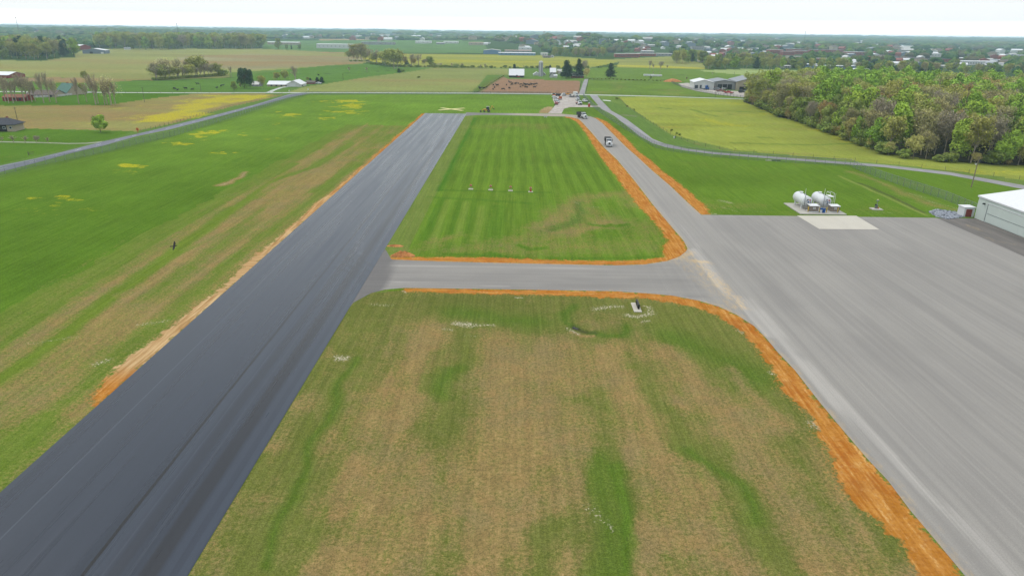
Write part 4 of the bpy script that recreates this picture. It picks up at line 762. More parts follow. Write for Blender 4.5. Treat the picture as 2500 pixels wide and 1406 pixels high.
for i, (px, yb, yt, kd, wd) in enumerate([(383,196,150,'thin',1.6),(405,193,139,'wide',1.25),(434,191,140,'wide',1.1),(452,189,146,'thin',1.5),(482,188,135,'yellowish',1.5),(500,187,148,'wide',.9),(515,187,154,'wide',1.1),(532,186,156,'wide',1.),(544,185,168,'bush',1.5)]):
    tree_px(kd, px, yb, yt, ['tall thin tree at the left end of the hedgerow with cows beyond', 'big spreading tree second in the hedgerow by the cows', 'yellow green tree between two big hedgerow trees', 'slim tree left of the largest hedgerow tree', 'largest olive tree in the hedgerow by the cows', 'grey tree right behind the largest hedgerow tree', 'grey bare tree right of the largest hedgerow tree', 'grey round bare tree near the right end of the hedgerow', 'low dark shrub closing the right end of the hedgerow'][i], 'hedgerow trees by the cow pasture', wide=wd)
for i in range(15):
    px = 384 + i * 10.5; yb = 195 - i * .6; tree_px(rnd.choice(['thin', 'olive', 'yellowish']), px, yb, yb - rnd.uniform(24, 40), 'smaller budding tree filling the hedgerow by the cow pasture', 'smaller trees filling the hedgerow by the cow pasture', wide=rnd.uniform(1.3, 1.7))
for i in range(26):
    px = 375 + i * 6.6; tree_px('bush', px, 196.5 - i * .42, 189 - i * .42, 'dark bush in the hedge under the hedgerow trees', 'bushes of the hedge by the cow pasture', wide=1.1)
LT = [(14,250,182,'bare'),(22,253,180,'bare'),(33,252,190,'bare'),(40,248,188,'thin'),(60,250,172,'thin'),(68,247,186,'thin'),(78,250,182,'thin'),(87,248,190,'thin'),(107,252,170,'bare'),(122,249,168,'bare'),(138,252,186,'thin'),(193,254,184,'bare'),(208,203,172,'yellowish'),(212,250,200,'thin'),(234,256,174,'thin'),(240,254,190,'bare'),(256,256,186,'bare'),(262,256,192,'thin'),(272,257,182,'wide'),(282,256,196,'bare')]
wordn = ['first', 'second', 'third', 'fourth', 'fifth', 'sixth', 'seventh', 'eighth', 'ninth', 'tenth', 'eleventh', 'twelfth', 'thirteenth', 'fourteenth', 'fifteenth', 'sixteenth', 'seventeenth', 'eighteenth', 'nineteenth', 'twentieth']
for i, (px, yb, yt, kd) in enumerate(LT):
    lb = 'round yellow green tree standing alone behind the green-roofed house' if yb == 203 else ('broad brown budding tree near the right end of the yard trees' if kd == 'wide' else wordn[i] + ' tree from the left in the row of yard trees by the white fence')
    tree_px(kd, px, yb, yt, lb, None if yb == 203 or kd == 'wide' else 'yard trees by the white fence', wide=1.05 if kd == 'wide' else .75)
tree_px('olive', 200, 222, 202, 'small olive tree right beside the green-roofed house', wide=1.3); tree_px('bush', 190, 226, 212, 'bush close to the gable of the green-roofed house', wide=1.4)
NAMES['lone'] = 'round_tree'; NAMES['evergreen'] = 'evergreen_tree'
tree_px('lone', 246, 324, 277, 'round bright green tree alone beside the tan field', wide=1.12)
for i, (px, yb, yt) in enumerate([(5,348,332),(34,349,328),(62,349,330),(90,350,329),(118,351,333)]): tree_px('bare' if i != 3 else 'grey', px, yb, yt, wordn[i] + ' of five small bare trees along the driveway, counted from the left', 'small bare trees along the driveway', wide=1.5)
# around the white farmhouse
for px, yb, yt, kd, wd, lb in [(597,217,165,'evergreen',.95,'big dark evergreen left of the white farmhouse'),(611,216,169,'evergreen',.7,'narrower evergreen touching the big one by the farmhouse'),(572,222,198,'mid',1.1,'small green tree in front of the big evergreen'),(588,215,202,'olive',1.,'small pale tree under the big evergreen'),(640,217,184,'olive',1.1,'round olive tree in front of the farmhouse'),(636,205,183,'olive',1.3,'pale green tree behind the round olive tree'),(676,200,176,'yellowish',1.1,'light green tree behind the white farmhouse'),(697,202,170,'yellowish',1.,'tall light green tree right behind the farmhouse'),(722,203,158,'bare',1.1,'tall bare tree right of the farmhouse roof'),(752,200,188,'olive',1.2,'small olive tree beyond the farm sheds'),(758,201,191,'cedar',1.2,'dark cedar beside the brown shed'),(775,203,189,'cedar',1.2,'first dark cedar right of the brown shed'),(786,203,188,'cedar',1.2,'second dark cedar right of the brown shed'),(565,189,160,'bare',1.,'lone bare tree between the hedgerow and the big evergreen'),(680,121,93,'mid',1.,'tall green tree beside the long white poultry house'),(700,121,108,'mid',1.2,'short green tree behind the tan field'),(712,122,110,'pine',.8,'dark evergreen behind the tan field'),(731,123,108,'mid',1.1,'round green tree at the end of the tan field')]: tree_px(kd, px, yb, yt, lb, wide=wd)
# rows in the middle
for i, (px, yb, yt, kd) in enumerate([(852,148,124,'olive'),(864,148,118,'rust' if 0 else 'orange'),(872,148,106,'olive'),(882,149,104,'bud'),(893,149,124,'olive'),(901,152,116,'thin'),(911,157,130,'olive'),(919,157,118,'thin'),(934,158,124,'olive'),(942,160,136,'bud'),(953,163,120,'olive'),(962,168,118,'yellowish'),(970,168,132,'bud'),(978,160,124,'orange'),(990,160,136,'bud'),(993,160,148,'cedar'),(1005,162,130,'thin'),(1010,162,142,'orange'),(1022,161,130,'thin'),(1036,162,144,'bud'),(1050,160,136,'mid'),(1057,164,152,'bush'),(1070,165,154,'thin'),(1076,165,153,'thin'),(1103,165,153,'thin'),(1113,165,155,'bush'),(1128,165,155,'bud'),(1173,167,157,'thin'),(1184,167,155,'thin'),(974,178,168,'cedar'),(983,177,169,'bush'),(853,176,163,'thin'),(896,176,164,'thin'),(1022,191,186,'bush')]):
    tree_px(kd, px, yb, yt, {'olive': 'olive tree', 'orange': 'rust-coloured tree', 'bud': 'brown budding tree', 'thin': 'thin pale tree', 'yellowish': 'yellow green tree', 'cedar': 'small dark cedar', 'mid': 'mid green tree', 'bush': 'low bush'}[kd] + ' of the ragged row across the middle fields', 'ragged tree row across the middle fields: ' + NAMES[kd].replace('_', ' ') + 's', wide=1.45)
for i in range(34): px = 856 + i * 10; yb = [151, 158, 163, 165][min(3, i // 5)] if i < 20 else 165.8; tree_px('bush', px + rnd.uniform(-3, 3), yb, yb - rnd.uniform(4, 8), 'bush in the hedge along the edge of the yellow field', 'bushes along the yellow field', wide=1.5)
for i in range(22): px = 1200 + i * 11; tree_px(rnd.choice(['bush', 'bush', 'thin']), px + rnd.uniform(-3, 3), 167, 167 - rnd.uniform(4, 8), 'bush in the hedge behind the farm silo', 'bushes behind the farm silo', wide=1.3)
for px, yb, yt, kd, wd, lb in [(1256,168,157,'cedar',1.3,'dark round cedar in the hedge above the white barn'),(1343,168,159,'cedar',1.3,'dark cedar in the hedge right of the silo'),(1382,192,147,'pine',1.45,'left one of the two tall dark pines at the farm'),(1390,190,158,'pine',1.3,'shorter pine merging with the left tall pine'),(1413,191,144.5,'pine',1.25,'right one of the two tall dark pines at the farm'),(1427,178,145,'grey',1.,'bare tree right behind the two tall pines'),(1432,193,166,'pale',.9,'pale bare tree beside the lane by the pines'),(1490,191.5,154,'pine',1.35,'dark pine standing alone right of the farm lane'),(1361,186,172,'grey',1.,'small bare tree left of the tall pines'),(1461,166,162,'cedar',1.,'tiny cedar in the pasture'),(1586,170,145,'bare',1.2,'first bare tree in the yellow field on the right'),(1595,170,154,'thin',1.1,'second bare tree in the yellow field on the right'),(1612,170,148,'thin',1.6,'third bare tree in the yellow field on the right'),(1628,170,158,'bare',1.3,'fourth bare tree in the yellow field on the right'),(1594,183,174,'bare',1.,'small tree left of the white vehicles in the pasture'),(1611,183,174,'bare',1.,'small tree right of the white vehicles in the pasture'),(1589,194,185,'mid',1.2,'bush at the hedge beside the tobacco-brown pile'),(1676,197,188,'bud',1.,'small bush left of the warehouse'),(1843,192,181,'olive',1.,'lone bush in the pale field behind the warehouse'),(1739,184,175,'thin',1.,'thin bush in the field left behind the warehouse'),(1506,243,237,'bush',1.2,'round green bush on the near side of the cross road'),(1531,262,256,'bush',.8,'small bush on the meadow fence'),(1548,270,265,'bush',.8,'second small bush on the meadow fence'),(1640,321,314,'bush',.8,'small upright bush by the meadow fence'),(1652,328,322,'bush',.9,'left of two low bushes in the meadow corner'),(1659,331,325,'bush',.9,'right of two low bushes in the meadow corner')]: tree_px(kd, px, yb, yt, lb, wide=wd)
for i in range(20): tree_px('bush', 1440 + i * 9.6, 194 + i * .25, 190.5 + i * .25, 'bush in the hedge across the pasture', 'bushes across the pasture', wide=1.4)
for i in range(16): px = 1166 + i * 4.2; yb = 226 - i * 2.6; tree_px('bush', px, yb, yb - 3.5, 'weedy bush beside the feedlot', 'weedy bushes beside the feedlot', wide=1.3)

# the far country: trees in their thousands between the buildings of the town
BND = [(-400,122),(0,118),(250,118),(300,110),(640,101),(860,100),(905,104),(1000,104),(1180,109),(1200,126),(1340,133),(1478,139),(1500,132),(1640,132),(1720,150),(1905,160),(1960,170),(2100,172),(2520,184),(2900,190)]
OPEN = [[(600,112),(640,101),(800,98),(905,104),(1000,104),(1180,112),(900,112)], [(772,98),(900,100),(905,106),(770,104)], [(930,112),(1010,104),(1180,108),(1180,124)], [(1180,134),(1180,110),(1320,120),(1340,140),(1500,140)], [(1500,143),(1500,128),(1640,128),(1640,143)]]
def far_woods():
    base = []
    for sd_ in range(6):
        bm = bmesh.new(); bmesh.ops.create_icosphere(bm, subdivisions=2, radius=1.); rs = np.random.RandomState(sd_)
        V = np.array([v.co[:] for v in bm.verts]); F = np.array([[v.index for v in f.verts] for f in bm.faces]); bm.free()
        V *= (1 + rs.normal(0, .17, (len(V), 1))); V[:, 2] = V[:, 2] * .62 + .42; base.append((V, F))
    rs = np.random.RandomState(5); Vs = []; Fs = []; Cs = []; off = 0
    pal = np.array([c(80, 108, 52)[:3], c(96, 120, 60)[:3], c(110, 116, 72)[:3], c(64, 96, 52)[:3], c(36, 60, 40)[:3], c(104, 102, 76)[:3], c(112, 136, 62)[:3]])
    bx = np.array([q[0] for q in BND]); by = np.array([q[1] for q in BND])
    for (d0, d1, n, rr, hh) in ((900, 1500, 2600, (5, 8.5), (8, 13)), (1500, 2500, 6500, (6, 12), (8, 14)), (2500, 4200, 6500, (12, 24), (10, 16)), (4200, 8000, 6500, (30, 60), (12, 20)), (8000, 15500, 3500, (80, 180), (14, 26))):
        a = np.radians(rs.uniform(-41, 41, n)); d = np.sqrt(rs.uniform(d0 ** 2, d1 ** 2, n)); x = d * np.sin(a); y = d * np.cos(a); z = terr(x, y)
        v = np.stack([x, y, np.zeros(n) - CAMH], 1); pz = v @ FV; px = 1250 + FPX * (v @ RV) / pz; py = 703 + FPX * (v @ DV) / pz
        ok = py < np.interp(px, bx, by)
        cl = fbm(x / 420, y / 420, 77); town = (px > 1180) & (d < 3400)
        ok &= (cl > .36) | (px < 640) & (d > 1200); ok &= ~town | (rs.uniform(0, 1, n) < .5)
        for P in OPEN:
            w_ = P; ok &= ~np.array([ok[i] and pip(px[i], py[i], w_) for i in range(n)])
        for (bx0, bx1, by_, hgt) in CLEAR: ok &= ~((px > bx0 - 2) & (px < bx1 + 2) & (py > by_ - 3) & (py < by_ + 9))
        for i in np.nonzero(ok)[0]:
            V, F = base[rs.randint(6)]; r_ = rs.uniform(*rr); h_ = rs.uniform(*hh); t = rs.uniform(0, 6.28); ca, sa = math.cos(t), math.sin(t)
            P = np.stack([(V[:, 0] * ca - V[:, 1] * sa) * r_ + x[i], (V[:, 0] * sa + V[:, 1] * ca) * r_ + y[i], V[:, 2] * h_ * .95 + z[i]], 1)
            Vs.append(P); Fs.append(F + off); off += len(V); q = pal[rs.choice(7, p=[.24, .2, .14, .16, .08, .1, .08])] * rs.uniform(.85, 1.15); Cs.append(np.tile(q, (len(V), 1)))
    me = np_mesh('far_woods', np.vstack(Vs), np.vstack(Fs)); fattr(me, 'col', np.vstack(Cs))
    mm = bpy.data.materials.new('far_foliage'); mm.use_nodes = True; t = mm.node_tree; b = t.nodes['Principled BSDF']; b.inputs['Roughness'].default_value = 1; b.inputs['Specular IOR Level'].default_value = 0
    a = N(t, 'ShaderNodeAttribute', attribute_name='col'); n_ = N(t, 'ShaderNodeTexNoise', i_Scale=.22, i_Detail=5.0, i_Roughness=.7); tcn = N(t, 'ShaderNodeTexCoord'); t.links.new(tcn.outputs['Object'], n_.inputs['Vector'])
    m_ = N(t, 'ShaderNodeMapRange', i_1=.3, i_2=.7, i_3=.6, i_4=1.4); t.links.new(n_.outputs[0], m_.inputs[0]); s_ = N(t, 'ShaderNodeVectorMath', operation='SCALE'); t.links.new(a.outputs['Color'], s_.inputs[0]); t.links.new(m_.outputs[0], s_.inputs['Scale']); t.links.new(s_.outputs[0], b.inputs['Base Color'])
    bp = N(t, 'ShaderNodeBump', i_Strength=1., i_Distance=1.5); t.links.new(n_.outputs[0], bp.inputs['Height']); t.links.new(bp.outputs[0], b.inputs['Normal'])
    tag(put('far_woods', me, mm), 'wooded country reaching to the horizon', kind='stuff')

# ------------------------------------------------------------------ buildings
def GT(px, py):
    v = RV * (px - 1250) / FPX + DV * (py - 703) / FPX + FV; v = v / np.hypot(v[0], v[1]); d = 900.
    q = G(px, py) if py > YH(px) + 1 else None
    if q is not None and np.hypot(*q) < 1300: return q
    for _ in range(4000):
        if CAMH + v[2] * d <= float(terr(v[0] * d, v[1] * d)): break
        d += 4 if d < 4000 else 12
    return np.array([v[0] * d, v[1] * d])
def gable(mb_w, mb_r, w_, d_, h_, rh, along_x=True, ov=.4, th=.18):
    mb_w.box(0, 0, h_ / 2, w_, d_, h_)
    if rh <= 0: mb_r.box(0, 0, h_ + .2, w_ + .3, d_ + .3, .4); return
    if along_x:
        mb_w.prism([(-d_ / 2 + .01, h_), (d_ / 2 - .01, h_), (0, h_ + rh)], -w_ / 2 + .01, w_ / 2 - .01, 'X')
        for s in (-1, 1): mb_r.prism([(s * (d_ / 2 + ov), h_ - ov * rh / (d_ / 2) + .03), (0, h_ + rh + .03), (0, h_ + rh + th + .03), (s * (d_ / 2 + ov), h_ - ov * rh / (d_ / 2) + th + .03)], -w_ / 2 - ov, w_ / 2 + ov, 'X')
    else:
        mb_w.prism([(-w_ / 2 + .01, h_), (w_ / 2 - .01, h_), (0, h_ + rh)], -d_ / 2 + .01, d_ / 2 - .01, 'Y')
        for s in (-1, 1): mb_r.prism([(s * (w_ / 2 + ov), h_ - ov * rh / (w_ / 2) + .03), (0, h_ + rh + .03), (0, h_ + rh + th + .03), (s * (w_ / 2 + ov), h_ - ov * rh / (w_ / 2) + th + .03)], -d_ / 2 - ov, d_ / 2 + ov, 'Y')
def wins(o, w_, d_, z, n, ww, hh, mt='window_glass', x0=None, x1=None, side='f'):
    x0 = -w_ / 2 + ww if x0 is None else x0; x1 = w_ / 2 - ww if x1 is None else x1
    for i in range(n):
        x = x0 + (x1 - x0) * (i + .5) / n
        f = MB().box(x, -d_ / 2 - .03, z, ww, .06, hh).build('window', mt, o)
def building(px, py, wpx, dep, h, rh, wall, roof, name, label, cat='building', ax=True, rot=0., nwin=0, door=None, group=None, hpx_=None, wz=None, wh=1.2, ww=1.2, stack=None, z0=None):
    q = GT(px, py); d = math.hypot(*q); Zc = q[1] * cp + CAMH * sp; k = Zc / FPX
    if hpx_: h = hpx_ * k
    w_ = wpx * k; z = float(terr(*q)); o = thing(name, label, cat, (q[0], q[1] + dep / 2, z - .1), rot, group)
    a = MB(); b = MB(); gable(a, b, w_, dep, h, rh, ax); wb = a.build('wall', wall, o); rb = b.build('roof', roof, o)
    if nwin: wins(o, w_, dep, wz or h * .55, nwin, ww, wh)
    if door: MB().box(door[0] * w_, -dep / 2 - .04, door[2] / 2, door[1], .1, door[2]).build('door', door[3] if len(door) > 3 else 'dark_opening', o)
    return o, w_, dep, h
CLEAR = []
def bclear(px, py, wpx, h=8): CLEAR.append((px - wpx / 2, px + wpx / 2, py, h))
# --- far and middle-distance buildings read one by one from the photograph: px, base y, width, depth, height px, roof height m
BL = [
 (655+37,110,78,14,5.5,1.5,'tan_wall','white_roof','poultry_house','very long low pale poultry house with tall green tree before it',0,10),
 (820,119,94,30,9.5,0.8,'white_wall','white_roof','factory','long white factory hall with dark windows left of the tree row',0,9),
 (922,110,80,30,6,0.6,'grey_wall','grey_roof','warehouse','long grey low factory building under the beige tower',0,6),
 (1033,107,38,30,5,1.,'white_wall','white_roof','warehouse','white warehouse at the end of the pale road, left of its neighbours',0,3),
 (1075,109,20,20,4,.8,'grey_wall','white_roof','warehouse','smaller grey and white warehouse in the middle distance, between two white ones',0,2),
 (1101,107,36,26,4.5,.8,'white_wall','white_roof','warehouse','white flat hall just left of the pink-roofed building',0,3),
 (1162,111,36,26,6,.8,'tan_wall','pink_wall','warehouse','pink-roofed hall left of the blue warehouse',0,3),
 (1190,108,14,14,3,.5,'white_wall','white_roof','shed','small white shed right of the pink-roofed hall',0,0),
 (1201,133,42,40,8.5,2.2,'blue_wall','pale_roof','warehouse','blue-grey gabled warehouse behind the yellow field',1,0),
 (1262,136,90,26,5.5,.8,'blue_wall','white_roof','warehouse','long pale blue low warehouse behind the yellow field',0,8),
 (1265,129,66,30,4.5,.8,'grey_wall','pink_wall','warehouse','long grey building with pinkish roof directly behind the blue warehouse',0,5),
 (1282,123,32,20,6,.8,'white_wall','white_roof','warehouse','white hall above the long blue warehouse',0,2),
 (1329,136,17,10,4.5,1.2,'white_wall','pale_roof','house','small white house left of the purple-roofed farmhouse',0,2),
 (1335,142,20,12,3,1.6,'grey_wall','brown_roof','farmhouse','farmhouse with purple-brown roof at the edge of the yellow field',0,3),
 (1348,141,10,9,4,2.,'white_wall','brown_roof','farmhouse','small white gabled house touching the purple-roofed farmhouse',1,1),
 (1515,141,26,22,8,0.,'brick','pale_roof','school','left wing of the dark red brick school',0,4),
 (1545,141,34,24,8.5,.5,'brick','pale_roof','school','middle wing of the dark red brick school',0,5),
 (1580,138,42,22,6,.0,'brick','pale_roof','school','right wing of the dark red brick school',0,6),
 (1582,131,30,20,5,.8,'grey_wall','white_roof','school','white-roofed hall behind the brick school',0,3),
 (1622,138,38,22,6,.5,'grey_wall','pale_roof','warehouse','dark grey building right of the brick school',0,4),
 (1704,124,30,22,9,.6,'grey_wall','brown_roof','block','grey and white block above the clump by the yellow field',0,6),
 (1718,152,18,20,6,.6,'tan_wall','pink_wall','house','pale pink building between the clump and the belt of trees',0,2),
 (1490,106,22,14,2.5,.6,'white_wall','white_roof','church_hall','low white church hall below the pale steeple',0,2),
 (1895,135,32,26,12,0,'brick','pale_roof','block','tall red brick block at the left of the brick complex',0,7),
 (1925,136,30,24,9,0,'brick','pale_roof','block','red brick block second from the left in the brick complex',0,6),
 (1958,134,34,24,8,0,'brick','pale_roof','block','red brick block third from the left in the brick complex',0,6),
 (1945,127,46,24,6,0,'brick','pale_roof','block','red brick block at the back of the brick complex',0,7),
 (1990,130,28,24,7,0,'brick','grey_roof','block','red brick block at the right of the brick complex',0,5),
 (2035,130,48,24,7,0,'brick','grey_roof','block','wide red brick block right of the brick complex',0,8),
 (2090,136,44,24,8,0,'brick','white_roof','block','brick block with bright white roof edge in the town',0,6),
 (2013,152,40,20,8,0,'brick','pale_roof','block','brick building just above the long blue building',0,5),
 (1945,144,38,20,5,0,'tan_wall','pale_roof','block','tan low block beneath the brick complex',0,5),
 (2065,158,30,18,6,.6,'brick','brown_roof','block','brick building above the right end of the blue building',0,4),
 (2040,170,96,22,8,.4,'blue_wall','white_roof','warehouse','long bright blue building behind the big wood',0,12),
 (1983,164,40,20,6,.5,'blue_wall','white_roof','warehouse','blue building with white roof left of the long blue one',0,5),
 (1922,167,18,14,5,.8,'grey_wall','pale_roof','house','grey shed at the end of the tree belt',0,2),
 (2090,162,20,14,7,2.,'white_wall','white_roof','hall','small white domed-looking hall beside the long blue building',1,1),
 (2100,175,44,16,5,.8,'white_wall','white_roof','warehouse','white sheds in front of the long blue building',0,4),
 (2138,143,16,14,9,2.,'white_wall','white_roof','church','white church at the left of the dark downtown roofs',1,2),
 (2170,144,46,22,6,.4,'grey_wall','dark_roof','block','long dark-roofed downtown block right of the white church',0,7),
 (2218,147,36,22,6,.4,'grey_wall','brown_roof','block','dark downtown block in the middle of the town',0,6),
 (2244,152,70,26,8,.2,'grey_wall','dark_roof','block','biggest dark downtown block',0,9),
 (2280,140,34,24,8,.6,'white_wall','white_roof','hall','bright white hall standing above the downtown roofs',0,4),
 (2300,152,44,22,7,.3,'brick','dark_roof','block','brick and dark-roofed downtown block right of the biggest one',0,6),
 (2346,147,26,18,4,1.,'brick','white_roof','block','small white-topped brick block in the right part of the town',0,3),
 (2392,160,84,24,9,.6,'white_wall','white_roof','warehouse','long white warehouse in the right part of the town',0,12),
 (2436,162,40,20,6,.6,'white_wall','white_roof','warehouse','white warehouse at the right end of the long white one',0,5),
 (2456,169,30,16,8,.8,'grey_wall','pale_roof','house','grey building near the right edge, above the big wood',0,3),
 (2320,167,40,16,5,1,'grey_wall','pale_roof','house','pale building peeping out above the big wood',0,3),
 (2440,134,26,14,3,.6,'white_wall','white_roof','shed','small white building at the right edge of the town',0,2),
 (2336,121,14,12,3,1.5,'white_wall','white_roof','shed','white-roofed shed in the woods beyond the town',0,0),
 (2215,116,32,14,2.5,.8,'white_wall','white_roof','shed','long white shed in the woods above the town',0,0),
 (2113,106,10,10,2.2,.8,'white_wall','white_roof','shed','tiny white shed high in the woods above the brick blocks',0,0),
]
for (px, py, wpx, dep, hp, rh, wa, ro, nm, lb, gy, nw) in BL:
    bclear(px, py, wpx)
    building(px, py, wpx, dep, 3, rh, wa, ro, nm, lb, nm.replace('_', ' '), ax=not gy, hpx_=hp, nwin=nw, ww=2.0 if nw else 1, wh=1.5, wz=None)
# random small houses of the town
def town():
    P = []
    wl = ['white_wall', 'tan_wall', 'grey_wall', 'brick', 'white_wall', 'grey_blue_wall']; rl = ['white_metal', 'brown_roof', 'pale_roof', 'brick', 'white_metal', 'grey_roof']
    tp = []
    for i in range(6):
        o = thing('town_house', 'small house', 'house', (0, 0, 0)); w_, d_, h_ = 15 + i % 3 * 4, 10, 4.2 + (i % 2) * 2
        a = MB(); b = MB(); gable(a, b, w_, d_, h_, 2.4, i % 2 == 0); a.build('wall', wl[i], o); b.build('roof', rl[i], o); tp.append(o)
    bpy.context.view_layer.update()
    for o in tp: KIDS[o.name] = list(o.children)
    desc = ['white house with white roof', 'tan house with brown roof', 'grey house with pale roof', 'red brick house with reddish roof', 'tall white house with white roof', 'blue-grey house with grey roof']
    spots = []
    for (x0, x1, y0, y1, n, nm) in ((1180,1500,92,120,34,'left part of the town'), (1500,1900,96,128,58,'middle of the town'), (1700,1905,122,146,16,'streets behind the tree belt'), (1900,2250,102,128,26,'hill above the brick blocks'), (2050,2500,128,168,52,'right part of the town'), (860,1180,84,100,36,'hazy plain in the far middle'), (0,640,80,108,14,'woods at the far left'), (640,860,84,98,8,'fields beyond the tan field')):
        for _ in range(n): spots.append((rnd.uniform(x0, x1), rnd.uniform(y0, y1), nm))
    first = {}
    for i, (px, py, nm) in enumerate(spots):
        py = max(py, YH(px) + 9); q = GT(px, py); k = i % 6; sc = 1.0 if math.hypot(*q) < 2200 else 1.5; lb = desc[k] + ' in the ' + nm; gp = desc[k] + 's of the ' + nm; rz = rnd.choice([0, .3, -.4, 1.57, .9]); loc = (q[0], q[1], float(terr(*q)) - .2)
        CLEAR.append((px - 5, px + 5, py, 5))
        if k not in first:
            o = tp[k]; first[k] = 1; o.location = loc; o.rotation_euler = (0, 0, rz); o['label'] = lb; o['group'] = gp; o.scale = (sc, sc, sc)
        else: copy_tree(tp[k], loc, rz, lb, gp, (sc, sc, sc))
town()
far_woods()
# masts, steeples, tower, water tower
def mast(px, yb, yt, r, name, label, cat):
    q = GT(px, yb); z = float(terr(*q)); Zc = q[1] * cp + CAMH * sp; h = CAMH + (YH(px) - yt) * Zc / FPX * cp - z; o = thing(name, label, cat, (q[0], q[1], z))
    a = MB(); 
    for i in range(3): t = i * 2.094; a.tube((math.cos(t) * r, math.sin(t) * r, 0), (math.cos(t) * r * .4, math.sin(t) * r * .4, h), .22, .14, 5)
    n_ = int(h / 4)
    for j in range(n_):
        f = j / n_
        for i in range(3): t = i * 2.094; t2 = t + 2.094; r0 = r * (1 - .6 * f); r1 = r * (1 - .6 * (f + 1 / n_)); a.tube((math.cos(t) * r0, math.sin(t) * r0, h * f), (math.cos(t2) * r1, math.sin(t2) * r1, h * (f + 1 / n_)), .1, n=4)
    a.build('lattice', 'galvanised', o); b = MB(); b.box(0, 0, h * .97, r * 2.4, .8, 1.4); b.box(0, 0, h * .97, .8, r * 2.4, 1.4); b.build('antenna', 'galvanised', o)
mast(1961, 118, 77, 2.2, 'radio_mast', 'thin lattice radio mast rising above the town skyline on the right', 'mast')
mast(438, 104, 56, 1.6, 'radio_mast', 'faint lattice mast above the long wood on the left', 'mast'); mast(52, 104, 42, 1.6, 'radio_mast', 'faint lattice mast near the upper left corner', 'mast'); mast(1661, 94, 81, 2., 'radio_mast', 'short faint mast on the skyline in the middle', 'mast')
q = GT(1328, 92); z = float(terr(*q)); o = thing('water_tower', 'pale water tower with funnel-shaped tank on the wooded skyline', 'water tower', (q[0], q[1], z)); hh = CAMH + 4 - z + 6
MB().lathe([(2, 0), (1.6, hh * .5), (1.6, hh * .7)], n=12).build('stem', 'grey_wall', o); MB().lathe([(1.6, hh * .7), (7, hh * .86), (7.5, hh * .95), (3, hh * 1.0), (.2, hh * 1.02)], n=16).build('tank', 'pink_wall', o)
def steeple(px, yb, hp, label):
    q = GT(px, yb); k = (q[1] * cp + CAMH * sp) / FPX; h = hp * k; o = thing('church_steeple', label, 'church steeple', (q[0], q[1], float(terr(*q)))); r = max(1.6, h * .1)
    MB().box(0, 0, h * .25, r * 2, r * 2, h * .5).build('tower', 'white_wall', o); MB().lathe([(r * 1.2, h * .5), (r * .7, h * .6), (.1, h)], n=8).build('spire', 'white_paint', o); CLEAR.append((px - 3, px + 3, yb, 9))
steeple(1487.5, 106, 12, 'pale pointed steeple in the middle of the town'); steeple(2253, 131, 11, 'white spire rising from the trees above downtown'); steeple(2253, 152, 11, 'white spire in front of the dark downtown block'); steeple(1701, 104, 6, 'small white tower far beyond the grey block'); steeple(1715, 122, 10, 'narrow pale tower on the grey block')
q = GT(925, 106); k = (q[1] * cp + CAMH * sp) / FPX; o = thing('mill_tower', 'beige square tower on the grey factory', 'tower', (q[0], q[1], 0)); MB().box(0, 0, 5 * k, 7 * k, 7 * k, 10 * k).build('wall', 'tan_wall', o); MB().box(0, 0, 10 * k + .3, 7.4 * k, 7.4 * k, .6).build('roof', 'pale_roof', o)

# --- farm buildings of the left side
building(186, 122, 44, 24, 0, 3.0, 'red_wall', 'white_roof', 'red_barn', 'large red barn with long white roof beside the dark wood', 'barn', hpx_=8, ax=True, rot=-.5, nwin=2)
building(170, 118, 22, 16, 0, 1.5, 'red_wall', 'white_roof', 'barn_annex', 'small red and white barn half hidden behind the large red barn', 'barn', hpx_=6, rot=-.3)
o, w_, d_, h_ = building(225, 132, 50, 26, 0, 2.6, 'grey_blue_wall', 'white_roof', 'grey_barn', 'grey-blue open barn with white roof in front of the large red barn', 'barn', hpx_=8, ax=False, rot=.25)
MB().box(-w_ * .12, -d_ / 2 - .05, 1.6, 4.5, .2, 3.2).build('opening', 'dark_opening', o); MB().box(w_ * .36, -d_ / 2 - .05, 1.4, 4, .2, 2.6).build('door', 'white_paint', o)
building(308, 122, 14, 12, 0, 1.4, 'white_wall', 'grey_roof', 'farm_shed', 'small white shed at the left foot of the long wood', 'shed', hpx_=3, rot=.4); building(252, 117, 5, 6, 0, 1.2, 'white_wall', 'white_roof', 'farm_shed', 'tiny white shed right of the barns', 'shed', hpx_=3)
building(2, 191.5, 50, 18, 0, 2.2, 'red_wall', 'white_roof', 'red_barn', 'red barn with white roof cut by the left edge', 'barn', hpx_=7.5, rot=-.12)
building(33, 247.5, 52, 9, 0, 1.4, 'red_wall', 'rust', 'red_shed', 'long low red shed behind the yard trees', 'shed', hpx_=9, rot=.10, nwin=3)
building(98, 238, 66, 12, 0, 2.4, 'tan_wall', 'brown_roof', 'long_house', 'long low grey-brown house behind the white fence', 'house', hpx_=6, rot=.08, nwin=6)
o, w_, d_, h_ = building(158, 233, 44, 12, 0, 5.2, 'tan_wall', 'green_roof', 'green_roofed_house', 'tan house with steep green roof behind the white fence', 'house', hpx_=7, ax=True, rot=-.42, nwin=4, door=(.1, 1.2, 2.2, 'white_paint'))
MB().box(w_ / 2 + .03, 0, h_ + 1.4, .08, 1., 1.4).build('window', 'window_glass', o); MB().box(-w_ * .2, d_ * .1, h_ + 4.6, .9, .9, 2.2).build('chimney', 'brick', o)
